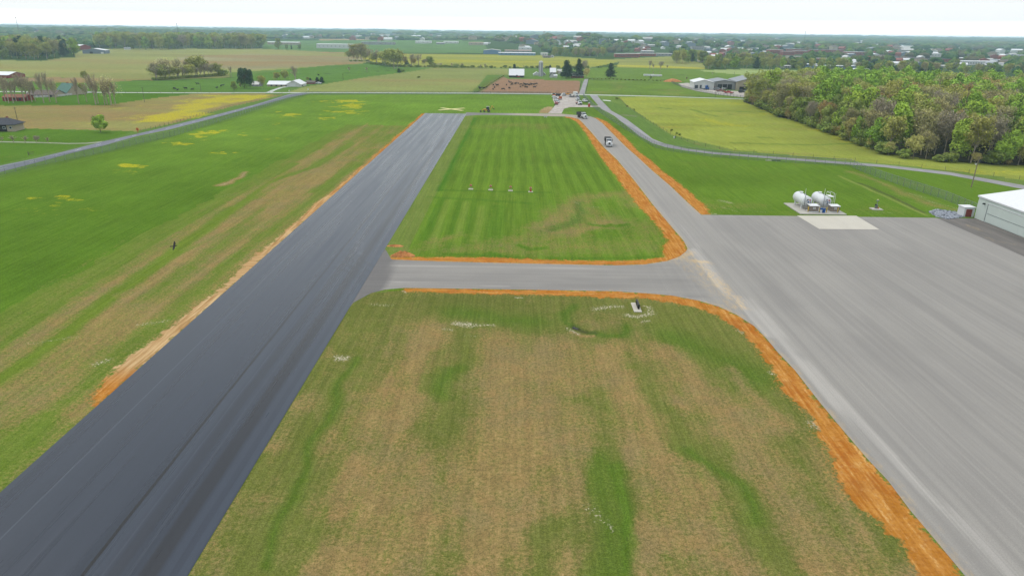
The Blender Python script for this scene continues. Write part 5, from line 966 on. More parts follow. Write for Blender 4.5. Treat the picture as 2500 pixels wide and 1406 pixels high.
# the dark-roofed house at the left edge
q = G(12, 322); o = thing('dark_roofed_house', 'house with dark hipped roof and porch at the left edge', 'house', (q[0] - 4.4, q[1] + 3.5, 0), R_(9)); o.scale = (.9, .9, .95)
MB().box(0, 0, 1.5, 17, 9, 3).build('wall', 'tan_wall', o)
MB().box(3.0, -4.53, 1.5, 4.6, .1, 2.9).build('siding', 'dark_opening', o)
MB().add([(-9.3, -5.3, 2.9), (9.3, -5.3, 2.9), (9.3, 5.3, 2.9), (-9.3, 5.3, 2.9), (-4.5, 0, 5.6), (4.5, 0, 5.6), (-9.3, -5.3, 3.1), (9.3, -5.3, 3.1), (9.3, 5.3, 3.1), (-9.3, 5.3, 3.1)], [(3, 2, 1, 0), (0, 1, 7, 6), (1, 2, 8, 7), (2, 3, 9, 8), (3, 0, 6, 9), (6, 7, 5, 4), (7, 8, 5), (8, 9, 4, 5), (9, 6, 4)]).build('roof', 'dark_roof', o)
MB().box(-6.2, -4.56, 1.3, 3.4, .14, 2.4).build('garage_door', 'white_paint', o); MB().box(-1.8, -4.56, 1.5, 3.6, .12, 2.6).build('porch_opening', 'dark_opening', o)
for x in (1.8, 4.2, 7.0): f = MB().box(x, -4.55, 1.7, 1.2, .12, 1.2).build('window', 'white_paint', o); MB().box(x, -4.62, 1.7, .9, .1, .9).build('pane', 'window_glass', f)
for x in (-3.4, -.2): MB().box(x, -5.1, 1.5, .2, .2, 2.8).build('porch_post', 'white_paint', o)
MB().box(3.6, 1.2, 5.2, .8, .8, 1.6).build('chimney', 'brick', o)
# white farmhouse on the left of the centre
o, w_, d_, h_ = building(681, 212, 56, 12, 0, 2.2, 'tan_wall', 'white_roof', 'white_farmhouse', 'long white-roofed farmhouse by the round olive tree', 'house', hpx_=5, rot=0, nwin=4)
o, w_, d_, h_ = building(717, 212.5, 34, 16, 0, 2.8, 'white_wall', 'white_roof', 'garage', 'white garage with grey gable and wide door next to the farmhouse', 'garage', hpx_=6, ax=False, rot=0)
MB().box(-w_ * .1, -d_ / 2 - .05, 1.4, w_ * .5, .12, 2.6).build('garage_door', 'white_paint', o)
building(623, 212, 16, 10, 0, 2., 'grey_wall', 'pale_roof', 'small_house', 'small grey house hidden between the evergreen and the olive tree', 'house', hpx_=5)
building(757, 206, 20, 7, 0, 1.2, 'brick', 'brown_roof', 'brown_shed', 'low brown shed right of the white garage', 'shed', hpx_=4)
# main farm
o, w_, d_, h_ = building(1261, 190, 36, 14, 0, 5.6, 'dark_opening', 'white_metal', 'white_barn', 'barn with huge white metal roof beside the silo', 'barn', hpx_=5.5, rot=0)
for i in range(5): MB().box(-w_ / 2 + w_ * i / 4, -d_ / 2 - .5, h_ / 2, .3, .3, h_).build('post', 'wood_post', o)
q = G(1320, 187); o = thing('silo', 'tall grey concrete silo with domed cap', 'silo', (q[0], q[1], 0)); r_ = 2.2
MB().lathe([(r_, 0)] + [(r_ + (.05 if j % 2 else 0), j * .5) for j in range(1, 27)], n=24).build('shell', 'silo_concrete', o)
MB().lathe([(r_ + .12, 13.2), (r_ + .1, 13.6), (r_ * .85, 14.4), (r_ * .5, 15), (.1, 15.2)], n=24).build('dome', 'pale_roof', o); MB().box(-.6, -r_ - .3, 6.6, .9, .7, 13).build('chute', 'white_wall', o)
building(1310, 185, 16, 8, 0, 2.2, 'white_wall', 'white_roof', 'silo_shed', 'small white-roofed shed at the left foot of the silo', 'shed', hpx_=3, ax=False); building(1325.5, 184.5, 13, 8, 0, 2.2, 'grey_wall', 'white_roof', 'silo_shed', 'small white-roofed shed at the right foot of the silo', 'shed', hpx_=3, ax=False)
building(1350, 183, 14, 10, 0, 4., 'grey_wall', 'white_metal', 'metal_shed', 'tall white metal shed between the silo and the pines', 'shed', hpx_=6)
building(1348, 190, 11, 7, 0, 3.4, 'white_wall', 'dark_roof', 'dark_gable_shed', 'white shed with steep dark roof in front of the metal shed', 'shed', hpx_=4, ax=False); building(1356, 190.5, 8, 6, 0, .8, 'white_wall', 'white_roof', 'lean_to', 'small white lean-to beside the dark-roofed shed', 'shed', hpx_=5)
building(1366, 181, 10, 8, 0, 2, 'white_wall', 'pale_roof', 'farm_cottage', 'white cottage partly behind the tall pines', 'house', hpx_=6); building(1410, 191, 30, 10, 0, 2.2, 'brick', 'pale_roof', 'farmhouse', 'low brick farmhouse half hidden behind the two pines', 'house', hpx_=5, nwin=4)
# warehouse by the wood
q = G(1775, 219); wh = thing('warehouse', 'big grey-roofed warehouse with several joined roofs and dark loading bays', 'warehouse', (q[0], q[1], 0), R_(-6))
def wseg(cx, cy, w_, d_, h_, rh, wall, roof, ax=True):
    a = MB(); b = MB(); gable(a, b, w_, d_, h_, rh, ax, .6)
    for mb_, nm, mt in ((a, 'wall', wall), (b, 'roof', roof)): mb_.v = [(x + cx, y + cy, z) for x, y, z in mb_.v]; mb_.build(nm, mt, wh)
wseg(-20, 6, 16, 26, 5.6, 2.0, 'white_wall', 'white_metal', False); wseg(-3, 14, 17.6, 32, 5.8, 1.6, 'grey_wall', 'grey_roof', False); wseg(17, 12, 22, 36, 6.6, 3.0, 'tan_wall', 'grey_roof', False); wseg(38, 26, 19, 40, 5.6, 2.2, 'white_wall', 'grey_roof', False)
for x in (-6.5, -2.5, 1.5): MB().box(x, -2.2, 2.2, 3.4, .3, 4).build('loading_bay', 'dark_opening', wh)
MB().box(17, -6.2, 1.6, 17, .3, 2.4).build('shop_front', 'dark_opening', wh); MB().box(17, -6.4, 4.8, 12, .2, .7).build('sign_lettering_band', 'brown_roof', wh)
for x in (-26, -22, -18): MB().box(x, -7.15, 2.2, 2.6, .2, 2.6).build('window', 'window_glass', wh)
for x in (31, 43): MB().box(x, 26, 7.2, 1.2, 38, .3, ry=-.23 if x > 38 else .23).build('roof_stripe', 'white_metal', wh)

# ------------------------------------------------------------------ hangar
hg = thing('hangar', 'large pale green metal hangar with white roof at the right edge', 'hangar', (115.2, 166.6, 0))
a = MB(); L_ = 44; Wd = 34; h_ = 5.5; rh = 2.6
a.prism([(0, 0), (Wd, 0), (Wd, h_), (Wd / 2, h_ + rh), (0, h_)], -L_, 0, 'Y'); a.build('wall', 'pale_green_panel', hg)
b = MB()
for s in (0, 1):
    x0, x1 = (-.25, Wd / 2) if not s else (Wd + .25, Wd / 2); z0 = h_ - .04
    b.prism([(x0, z0), (x1, h_ + rh + .02), (x1, h_ + rh + .2), (x0, z0 + .18)], -L_ - .3, .3, 'Y')
b.build('roof', 'white_metal', hg); MB().box(-.12, -L_ / 2, h_ - .12, .18, L_ + .6, .22).build('gutter', 'white_paint', hg)
dr = MB().box(-.08, -4 - 16, 2.35, .12, 32, 4.3).build('hangar_door', 'pale_green_panel', hg)
for yy_ in (-4, -36): MB().box(-.17, yy_, 2.35, .06, .14, 4.3).build('frame', 'galvanised', dr)
MB().box(-.18, -20, 4.55, .1, 32, .14).build('frame', 'white_paint', dr); MB().box(-.17, -20, 2.2, .05, 32, .08).build('rail', 'galvanised', dr)
lp = MB().box(-.3, -2.6, 4.2, .5, .34, .3).build('wall_lamp', 'black_paint', hg)
for i in range(1, 22): MB().box(-.02, -i * 2 + .1, 5.15, .05, .03, .3) 
an = thing('annex_shed', 'small white lean-to with rusty red door at the hangar corner', 'shed', (114.2, 168.7, 0))
MB().box(0, 0, 1.15, 2.6, 2.6, 2.3).build('wall', 'white_paint', an); MB().box(0, 0, 2.4, 2.9, 2.9, .16).build('roof', 'white_metal', an); MB().box(-.1, -1.33, 1.0, 1.5, .08, 1.9).build('door', 'red_door', an)
# riprap stones by the forecourt
rs = np.random.RandomState(3); Vs = []; Fs = []; off = 0; bm = bmesh.new(); bmesh.ops.create_icosphere(bm, subdivisions=1, radius=1); bV = np.array([v.co[:] for v in bm.verts]); bF = np.array([[v.index for v in f.verts] for f in bm.faces]); bm.free()
rp = W([(2266,517),(2290,512),(2330,518),(2362,526),(2350,531),(2315,536),(2285,530)]); n_ = 0
while n_ < 1500:
    x = rs.uniform(98, 117); y = rs.uniform(160, 178)
    if pip(x, y, rp): n_ += 1; s_ = rs.uniform(.08, .24); P = bV * (1 + rs.normal(0, .2, (12, 1))) * s_ * rs.uniform(.7, 1.3, (1, 3)); Vs.append(P + [x, y, s_ * .4]); Fs.append(bF + off); off += 12
tag(put('riprap_gravel', np_mesh('riprap_gravel', np.vstack(Vs), np.vstack(Fs)), M['rubble_stone']), 'bluish grey broken stone spread beside the hangar corner', kind='stuff')

# ------------------------------------------------------------------ fuel station
pad = thing('fuel_pad', 'concrete slab carrying the two fuel tanks', 'slab', (78, 173.4, 0)); MB().box(0, 0, .12, 11.6, 11.6, .24).build('slab', 'concrete', pad, bevel=.03)
def fuel_tank(x, label, extra):
    o = thing('fuel_tank', label, 'fuel tank', (x, 175.2, .24), 0, 'pair of white fuel tanks')
    r = 1.32; z = 2.05
    MB().lathe([(.05, -3.55), (.7, -3.45), (1.1, -3.28), (r, -3.05), (r + .03, -3.0), (r, -2.95), (r, 0), (r + .02, .05), (r, .1), (r, 2.95), (r + .03, 3.0), (r, 3.05), (1.1, 3.28), (.7, 3.45), (.05, 3.55)], 0, 0, z, 32, 'Y').build('shell', 'white_paint', o, smooth=True)
    for yy_ in (-2.1, 2.1):
        for sx_ in (-1, 1): MB().box(sx_ * .85, yy_, .55, .28, .4, 1.1).build('leg', 'white_paint', o)
        MB().box(0, yy_, .9, 1.9, .3, .35).build('saddle', 'white_paint', o)
    hm = MB().lathe([(.38, z + r - .05), (.38, z + r + .25), (.45, z + r + .27), (.45, z + r + .34), (.05, z + r + .36)], 0, 1.2, 0, 16).build('manhole', 'white_metal', o)
    for yy_ in (-.6, -1.6, 2.4): MB().tube((.1, yy_, z + r - .05), (.1, yy_, z + r + .35), .1).build('hatch', 'steel', o)
    MB().tube((-.5, -2.4, z + r - .2), (-.5, -2.4, z + r + 1.9), .05).build('vent_pipe', 'white_metal', o)
    p_ = MB(); p_.tube((-.8, -3.5, .2), (-.8, -3.5, z + r + .1), .06); p_.tube((-.8, -3.5, z + r + .1), (-.5, -2.4, z + r + .2), .06); p_.tube((.7, -3.5, .4), (.7, -3.5, z + .6), .05); p_.build('pipework', 'steel', o)
    for (dx, dz, cc_) in ((-.1, .55, 'dark_steel'), (.45, .5, 'red_paint'), (.1, .05, 'blue_paint'), (.1, -.35, 'dark_steel')): MB().box(dx, -3.58, z + dz, .34, .05, .26).build('placard', cc_, o)
    gv = MB().lathe([(.16, 0), (.18, .06), (.16, .1)], -.35, -3.62, z + .2, 12).build('gauge', 'steel', o)
    if extra:
        st = MB(); st.box(1.15, -2.2, z + r + .05, 1.1, 2.4, .08)
        for a_ in ((.65, -3.3), (1.65, -3.3), (.65, -1.1), (1.65, -1.1)): st.tube((a_[0], a_[1], z + r + .05), (a_[0], a_[1], z + r + .95), .03)
        st.tube((.65, -3.3, z + r + .95), (.65, -1.1, z + r + .95), .035); st.tube((1.65, -3.3, z + r + .95), (1.65, -1.1, z + r + .95), .035); st.tube((1.65, -1.1, z + r + .95), (.65, -1.1, z + r + .95), .035); st.build('platform', 'white_metal', o)
        ld = MB(); ld.tube((1.5, -3.4, 0), (1.5, -3.4, z + r + .95), .035); ld.tube((1.95, -3.4, 0), (1.95, -3.4, z + r + .95), .035)
        for j in range(12): ld.tube((1.5, -3.4, .3 + j * .3), (1.95, -3.4, .3 + j * .3), .02)
        ld.build('ladder', 'white_metal', o)
    return o
fuel_tank(75.3, 'left one of the two white horizontal fuel tanks', False); fuel_tank(80.2, 'right white fuel tank, with the access platform and ladder', True)
def cabinet(x, y, label):
    o = thing('pump_cabinet', label, 'pump cabinet', (x, y, .24), 0, 'stainless pump cabinets'); MB().box(0, 0, .12, 2.2, 2.0, .2).build('base', 'white_paint', o); MB().box(0, 0, .92, 2.15, 1.95, 1.4).build('body', 'stainless', o, bevel=.03)
    MB().box(0, 0, 1.68, 2.4, 2.2, .1, rx=.04).build('lid', 'white_metal', o)
    for dx in (-.28, .06): MB().box(dx + .1, -1.0, 1.22, .24, .03, .24).build('placard', 'white_paint', o); MB().box(dx + .1, -1.0, .9, .24, .03, .22).build('placard', 'white_paint', o)
    MB().box(.02, -.99, .9, .03, .03, 1.2).build('door_seam', 'dark_steel', o); MB().box(-.12, -1.02, .8, .05, .06, .2).build('handle', 'chrome', o)
cabinet(76.1, 170.1, 'stainless pump cabinet in front of the left fuel tank'); cabinet(81.4, 170.0, 'stainless pump cabinet in front of the right fuel tank')
for i, (px, py, lb) in enumerate([(1972,519.5,'by the left pump cabinet'),(1999.6,520.5,'left of the blue and white bins'),(2017,520.5,'by the right pump cabinet'),(2044,521.8,'alone at the right corner of the fuel slab')]):
    q = G(px, py); o = thing('bollard', 'yellow bollard ' + lb, 'bollard', (q[0], q[1], .1), 0, 'yellow bollards of the fuel station'); MB().lathe([(.11, 0), (.11, 1.35), (.08, 1.43), (.02, 1.45)], n=12).build('post', 'yellow_paint', o, smooth=True); MB().lathe([(.2, 0), (.2, .14), (.12, .15)], n=12).build('foot', 'concrete', o)
q = G(2009.5, 521.6); o = thing('waste_bin', 'blue waste bin between the pump cabinets', 'bin', (q[0], q[1], .2)); MB().box(0, 0, .5, .62, .55, 1.0, taper=(1.1, 1.1)).build('body', 'blue_paint', o, bevel=.03); MB().box(0, 0, 1.04, .74, .66, .1).build('lid', 'blue_paint', o)
q = G(2003.8, 521.4); o = thing('absorbent_drum', 'white drum with dark blue lid between the pump cabinets', 'drum', (q[0], q[1], .2)); MB().lathe([(.26, 0), (.28, .3), (.26, .6), (.28, .75), (.26, .8)], n=16).build('body', 'white_paint', o); MB().box(0, 0, 1.0, .6, .4, .4).build('lid', 'blue_paint', o)
q = G(2139, 511.5); o = thing('equipment_stand', 'small grey equipment stand with orange box on a concrete slab in the grass', 'equipment stand', (q[0], q[1], 0))  # small grey equipment unit on a slab, purpose not identified
MB().box(0, 0, .1, 2.6, 2.2, .22).build('base', 'concrete', o); MB().box(0, .2, .75, .55, .5, 1.1).build('cabinet', 'steel', o, bevel=.03); MB().box(-.3, .1, 1.25, .24, .3, .3).build('hose_reel', 'black_paint', o); MB().tube((.1, .2, 1.2), (.1, .2, 2.3), .06).build('mast', 'galvanised', o); MB().box(.1, .2, 2.3, .7, .3, .2).build('lamp_bar', 'galvanised', o); MB().lathe([(.13, 2.4), (.15, 2.6), (.05, 2.7)], .1, .2, 0, 10).build('lamp', 'pale_yellow', o); MB().box(.45, 0, .4, .22, .3, .4).build('box', 'orange_paint', o)
# runway end lights
for i, (px, py) in enumerate([(1149.5,462.3),(1198,464.2),(1246.5,466.3),(1295.5,469)]):
    q = G(px, py); o = thing('approach_light', ['leftmost', 'second from left', 'third from left', 'rightmost, tallest-looking'][i] + ' red and white light unit on a pale pad in the mown island', 'approach light', (q[0], q[1], 0), 0, 'red and white light units on the mown island')
    MB().box(0, 0, .07, 1.3, 1.1, .18).build('base', 'concrete_light', o)
    for dx in (-.22, .22): MB().tube((dx, .15, .1), (dx, .15, .9), .04).build('leg', 'galvanised', o)
    MB().box(0, .1, 1.02, .62, .5, .22).build('housing', 'red_paint', o, bevel=.02); MB().box(0, .1, 1.18, .56, .44, .09).build('band', 'white_paint', o); MB().box(0, .1, 1.3, .5, .4, .15).build('top', 'red_paint', o)
    if i == 3: MB().box(0, -.25, .5, .5, .3, .5).build('transformer_box', 'red_paint', o)
for px in (1329.5, 1334):
    q = G(px, 287.3); o = thing('edge_light', ('left' if px < 1332 else 'right') + ' one of two small white light boxes beside the far taxiway', 'edge light', (q[0], q[1], 0), 0, 'two white boxes by the far taxiway'); MB().box(0, 0, .35, .6, .5, .5).build('housing', 'white_paint', o); MB().box(0, 0, .65, .66, .56, .08).build('lid', 'dark_steel', o)
# closed-runway cross
q = G(1103, 268); o = thing('closed_marker', 'big pale yellow cross lying on the grass past the runway end', 'runway marker', (q[0], q[1], 0)); 
for s in (1, -1): MB().box(0, 0, .2 + (.05 if s > 0 else 0), 18.5, 2.3, .05, rz=s * .76).build('panel', 'pale_yellow', o)
# sign seen edge-on, culvert
q = ((20.45, 103.8)); o = thing('airfield_sign', 'black taxiway sign seen edge-on, standing on its pale concrete slab', 'sign', (q[0], q[1], 0), R_(-1)); MB().box(-.1, 0, .06, 1.25, 3.9, .16).build('slab', 'concrete_light', o, bevel=.02); MB().box(.1, .1, .62, .3, 2.6, .75).build('panel', 'black_paint', o, bevel=.04)
for yy_ in (-.9, .9): MB().tube((.1, yy_ + .1, .1), (.1, yy_ + .1, .4), .05).build('leg', 'dark_steel', o)
q = G(1406, 803); o = thing('drain_pipe', 'dark end of a drain pipe in a small hollow of the dry grass', 'drain pipe', (q[0], q[1], -.02), R_(-40)); MB().tube((-.45, 0, 0), (.45, 0, 0), .2, n=16, cap=False).build('pipe', 'dark_steel', o); MB().box(-.5, 0, .0, .1, .6, .3).build('headwall', 'dark_steel', o)
# dirt mounds by the taxiway mouth
def mound(px, py, lx, ly, h, label):
    q = G(px, py); V = []; F = []; n, m_ = 40, 12
    for j in range(m_ + 1):
        for i in range(n):
            t = 2 * math.pi * i / n; r = 1 - j / m_; k = 1 + .12 * math.sin(3 * t + px) + .08 * math.sin(7 * t); nz = float(fbm(np.array([math.cos(t) * r * 5 + px]), np.array([math.sin(t) * r * 5]), 8)[0])
            V.append((math.cos(t) * r * lx * k, math.sin(t) * r * ly * k, h * (1 - r ** 1.6) * (.55 + .9 * nz) - .03))
    for j in range(m_):
        for i in range(n): F.append((j * n + i, j * n + (i + 1) % n, (j + 1) * n + (i + 1) % n, (j + 1) * n + i))
    o = tag(MB().add(V, F).build('soil_mound', 'clay', None, (q[0], q[1], 0)), label, 'mound of soil')
mound(983, 624, 2.5, 1.3, .9, 'reddish clay heap on the grass where the crossing taxiway meets the runway'); mound(966, 601, 1.9, .7, .35, 'low orange clay heap beside the runway edge, above the bigger heap')

# ------------------------------------------------------------------ utility pole, field poles, signs
q = G(2371, 458); o = thing('utility_pole', 'leaning wooden utility pole with transformer in the grass near the hangar', 'utility pole', (q[0], q[1], 0)); MB().tube((0, 0, 0), (.15, 0, 9.2), .17, .11, 10).build('pole', 'wood_pole', o); MB().tube((.45, 0, 7.4), (.45, 0, 8.3), .26, n=12).build('transformer', 'dark_steel', o); MB().box(.35, 0, 9.0, 1.6, .12, .12).build('crossarm', 'wood_pole', o); MB().box(-.3, 0, 7.0, .3, .2, .35).build('meter_box', 'white_metal', o); MB().tube((-.4, -.2, 7.6), (.1, 0, 7.6), .03).build('bracket', 'dark_steel', o)
def pole(px, yb, yt, label, grp):
    q = G(px, yb); h = hpx(px, yb, yt); o = thing('field_pole', label, 'utility pole', (q[0], q[1], 0), 0, grp); MB().tube((0, 0, 0), (0, 0, h), .15, .1, 6).build('pole', 'wood_post', o); MB().box(0, 0, h - .6, 1.8, .1, .12).build('crossarm', 'wood_post', o)
for px, yb, yt, lb in [(44,300,260,'tall pole rising behind the dark-roofed house'),(353,250,212,'pole in the green strip right of the yard trees'),(491,226.5,203,'pole on the cross road by the cows'),(838,196,180,'pole in the pasture left of the middle'),(1792,186,176,'thin pole in the field behind the warehouse'),(1746,238,205,'pole in front of the warehouse yard')]: pole(px, yb, yt, lb, None)
q = G(337.5, 328); o = thing('warning_sign', 'orange diamond warning sign beside the country road', 'road sign', (q[0], q[1], 0)); MB().tube((0, 0, 0), (0, 0, 2.0), .04).build('post', 'galvanised', o); MB().box(0, -.05, 2.0, 1.1, .04, 1.1, ry=R_(45)).build('panel', 'orange_paint', o); MB().box(0, -.08, 2.0, .3, .03, .45).build('symbol', 'black_paint', o); MB().box(0, -.05, .9, .5, .03, .3).build('plate', 'orange_paint', o)
for px, py, lb in [(707,229,'small white sign at the junction of country road and cross road'),(753,225,'white sign right of the road junction')]: q = G(px, py); o = thing('road_sign', lb, 'road sign', (q[0], q[1], 0)); MB().tube((0, 0, 0), (0, 0, 2), .05).build('post', 'galvanised', o); MB().box(0, -.05, 1.9, .9, .04, .9).build('panel', 'white_paint', o)
q = G(1646, 338); o = thing('marker_box', 'small black and white utility marker in the verge of the access road', 'marker', (q[0], q[1], 0)); MB().box(0, 0, .4, .5, .4, .8).build('body', 'white_paint', o); MB().box(.35, 0, .55, .35, .3, .8).build('cap', 'black_paint', o)
q = G(1894, 392.5); o = thing('culvert_grate', 'dark culvert grate at the edge of the access road', 'culvert', (q[0], q[1], 0)); MB().box(0, 0, .12, 3.2, .8, .24).build('grate', 'dark_steel', o); MB().box(-2.6, 0, .06, 2, .9, .12).build('apron', 'concrete_light', o)

# ------------------------------------------------------------------ fences
def veil_mat(name, rgb, alpha, sc):
    mm = bpy.data.materials.new(name); mm.use_nodes = True; t = mm.node_tree; b = t.nodes['Principled BSDF']; b.inputs['Base Color'].default_value = rgb; b.inputs['Roughness'].default_value = .6
    tcn = N(t, 'ShaderNodeTexCoord'); w1 = N(t, 'ShaderNodeTexChecker', i_Scale=sc); t.links.new(tcn.outputs['Object'], w1.inputs[0]); m_ = N(t, 'ShaderNodeMapRange', i_3=alpha * .6, i_4=alpha * 1.4); t.links.new(w1.outputs['Fac'], m_.inputs[0]); t.links.new(m_.outputs[0], b.inputs['Alpha']); return mm
chain_m = veil_mat('chain_link', c(112, 132, 132), .30, 22); wire_m = veil_mat('wire_netting', c(110, 110, 95), .10, 5)
def fence(name, pts, h, step, veil, post_m, label, cat='fence', pr=.05, rail=None, maxp=95):
    P = W(pts); o = thing(name, label, cat, (P[0][0], P[0][1], 0)); ox, oy = P[0]; a = MB()
    for i in range(len(P) - 1): x0, y0 = P[i]; x1, y1 = P[i + 1]; a.add([(x0 - ox, y0 - oy, .02), (x1 - ox, y1 - oy, .02), (x1 - ox, y1 - oy, h), (x0 - ox, y0 - oy, h)], [(0, 1, 2, 3)])
    if veil: a.build('netting', veil, o)
    if rail:
        for i in range(len(P) - 1):
            for z in rail[1]:
                b = MB(); b.tube((P[i][0] - ox, P[i][1] - oy, z), (P[i + 1][0] - ox, P[i + 1][1] - oy, z), rail[2], n=4, cap=False); b.build('rail', rail[0], o)
    L_ = sum(math.hypot(P[i + 1][0] - P[i][0], P[i + 1][1] - P[i][1]) for i in range(len(P) - 1)); step = max(step, L_ / maxp); me = None
    for q, d in along([Vector(p) for p in P], step, 0):
        if me is None: me = MB().tube((0, 0, 0), (0, 0, h + .12), pr, n=5).mesh('post'); me.materials.append(M[post_m])
        put('post', me, None, o, (q.x - ox, q.y - oy, 0))
    return o
fence('chain_link_fence', [(-300,500),(0,428),(84,408),(168,390),(252,373),(336,352),(420,334),(560,290),(700,244),(748,232.5)], 2.3, 4, chain_m, 'galvanised', 'grey chain-link fence along the near side of the country road', rail=('galvanised', (2.28,), .03))
fence('chain_link_fence', [(748,232.5),(900,230.4),(1180,231.4),(1345,232.6)], 2.3, 4, chain_m, 'galvanised', 'chain-link fence between the airfield and the cross road', rail=('galvanised', (2.28,), .03))
fence('chain_link_fence', [(1423,236),(1432,246),(1448,262),(1473,282),(1500,300),(1551,331),(1575,347),(1602,362),(1640,370),(1743,384),(1900,396),(2075,406)], 2.4, 3.2, chain_m, 'galvanised', 'chain-link fence following the near side of the curving access road', rail=('galvanised', (2.38,), .035))
fence('chain_link_fence', [(2075,406),(2100,418),(2160,440),(2220,460),(2309,489),(2384,521)], 2.4, 3., chain_m, 'galvanised', 'chain-link fence running down to the hangar corner', rail=('galvanised', (2.38,), .035))
fence('wire_fence', [(1512,240),(1530,262),(1560,283),(1600,308),(1640,331),(1700,355),(1790,370),(2050,391),(2160,401),(2300,415),(2500,440),(2700,466)], 1.2, 7, wire_m, 'wood_post', 'thin wire fence along the near edge of the yellow meadow', pr=.06)
fence('wire_fence', [(480,229.6),(560,262),(430,301),(336,325)][1:], 1.2, 4, wire_m, 'wood_post', 'post and wire fence between the flowering field and the country road', pr=.07)
fence('wire_fence', [(560,262),(640,243),(690,230)], 1.2, 4, wire_m, 'wood_post', 'far end of the post and wire fence by the road junction', pr=.07)
fence('wire_fence', [(1158,227.5),(1260,228.4),(1412,230.2)], 1.3, 6, wire_m, 'wood_post', 'wooden post fence along the front of the feedlot', pr=.1)
fence('wire_fence', [(1412,230.4),(1420,200)], 1.3, 7, wire_m, 'wood_post', 'post fence on the feedlot side of the farm lane', pr=.09); fence('wire_fence', [(1437,195),(1430,230.6),(1600,234.6),(1750,239)], 1.3, 7, wire_m, 'wood_post', 'post fence around the pasture right of the farm lane', pr=.09)
fence('wire_fence', [(250,226.6),(420,228.8),(660,228.4)], 1.2, 8, wire_m, 'wood_post', 'post fence along the cross road above the flowering field', pr=.08)
fence('yard_fence', [(1640,203),(1665,214),(1710,226),(1760,234),(1815,239.5)], 1.8, 3, chain_m, 'dark_steel', 'dark post fence around the warehouse yard', pr=.08)
fence('board_fence', [(60,240),(100,239.5),(150,236.5),(186,231.5),(236,226.8)], 1.2, 3.4, None, 'white_paint', 'white board fence in front of the yard trees and green-roofed house', pr=.11, rail=('white_paint', (.35, .75, 1.15), .11))
fence('board_fence', [(62,227),(72,240)], 1.3, 3, None, 'white_paint', 'short white board fence at the end of the red shed', pr=.11, rail=('white_paint', (.5, 1.1), .11))
fence('farm_gate', [(70,380),(84,378)], 1.3, 2.4, None, 'wood_post', 'brown wooden gate in the grass near the left edge', 'gate', pr=.12, rail=('wood_post', (.5, 1.0), .06))

# ------------------------------------------------------------------ vehicles (front is local -Y)
def wheels(o, xs, ys, r, w_):
    for y in ys:
        for x in xs:
            t = MB().lathe([(r * .6, -w_ / 2), (r, -w_ / 2 + .03), (r, w_ / 2 - .03), (r * .6, w_ / 2)], x, y, r, 16, 'X').build('wheel', 'tyre_rubber', o); MB().lathe([(r * .55, -w_ / 2 - .01), (r * .5, w_ / 2 + .01)], x, y, r, 12, 'X').build('rim', 'chrome', t)
def pickup(label, paint='white_paint', group=None, bed='dark_steel', suv=False, cap=None):
    o = thing('pickup_truck' if not suv else 'parked_car', label, 'pickup truck' if not suv else 'car', (0, 0, 0), 0, group)
    b = MB(); b.prism([(-2.85, .45), (2.85, .45), (2.85, 1.08), (-1.1, 1.1), (-2.7, 1.02), (-2.88, .85)], -.96, .96, 'X'); b.build('body', paint, o, bevel=.04)
    c_ = MB(); c_.prism([(-1.2, 1.08), (-.55, 1.72), (.75 if not suv else 2.4, 1.74), (1.05 if not suv else 2.8, 1.08)], -.84, .84, 'X'); c_.build('cab', paint, o, bevel=.05)
    g = MB(); g.prism([(-1.22, 1.14), (-.66, 1.66), (-.62, 1.66), (-1.1, 1.14)], -.74, .74, 'X'); g.build('windshield', 'window_glass', o)
    for s in (-1, 1): MB().box(s * .84, .15 if not suv else .9, 1.4, .05, 1.3 if not suv else 2.9, .36).build('side_window', 'window_glass', o)
    MB().box(0, -2.87, .78, 1.4, .06, .3).build('grille', 'black_paint', o)
    for s in (-1, 1): MB().box(s * .8, -2.86, .86, .26, .08, .2).build('headlight', 'chrome', o)
    MB().box(0, -2.93, .5, 1.9, .14, .2).build('bumper', 'chrome', o)
    if not suv: MB().box(0, 1.95, 1.10, 1.6, 1.6, .04).build('bed', bed, o)
    if cap: MB().box(0, 1.95, 1.35, 1.8, 1.7, .5).build('tool_box', cap, o)
    wheels(o, (-.88, .88), (-1.85, 1.8), .38, .26); return o
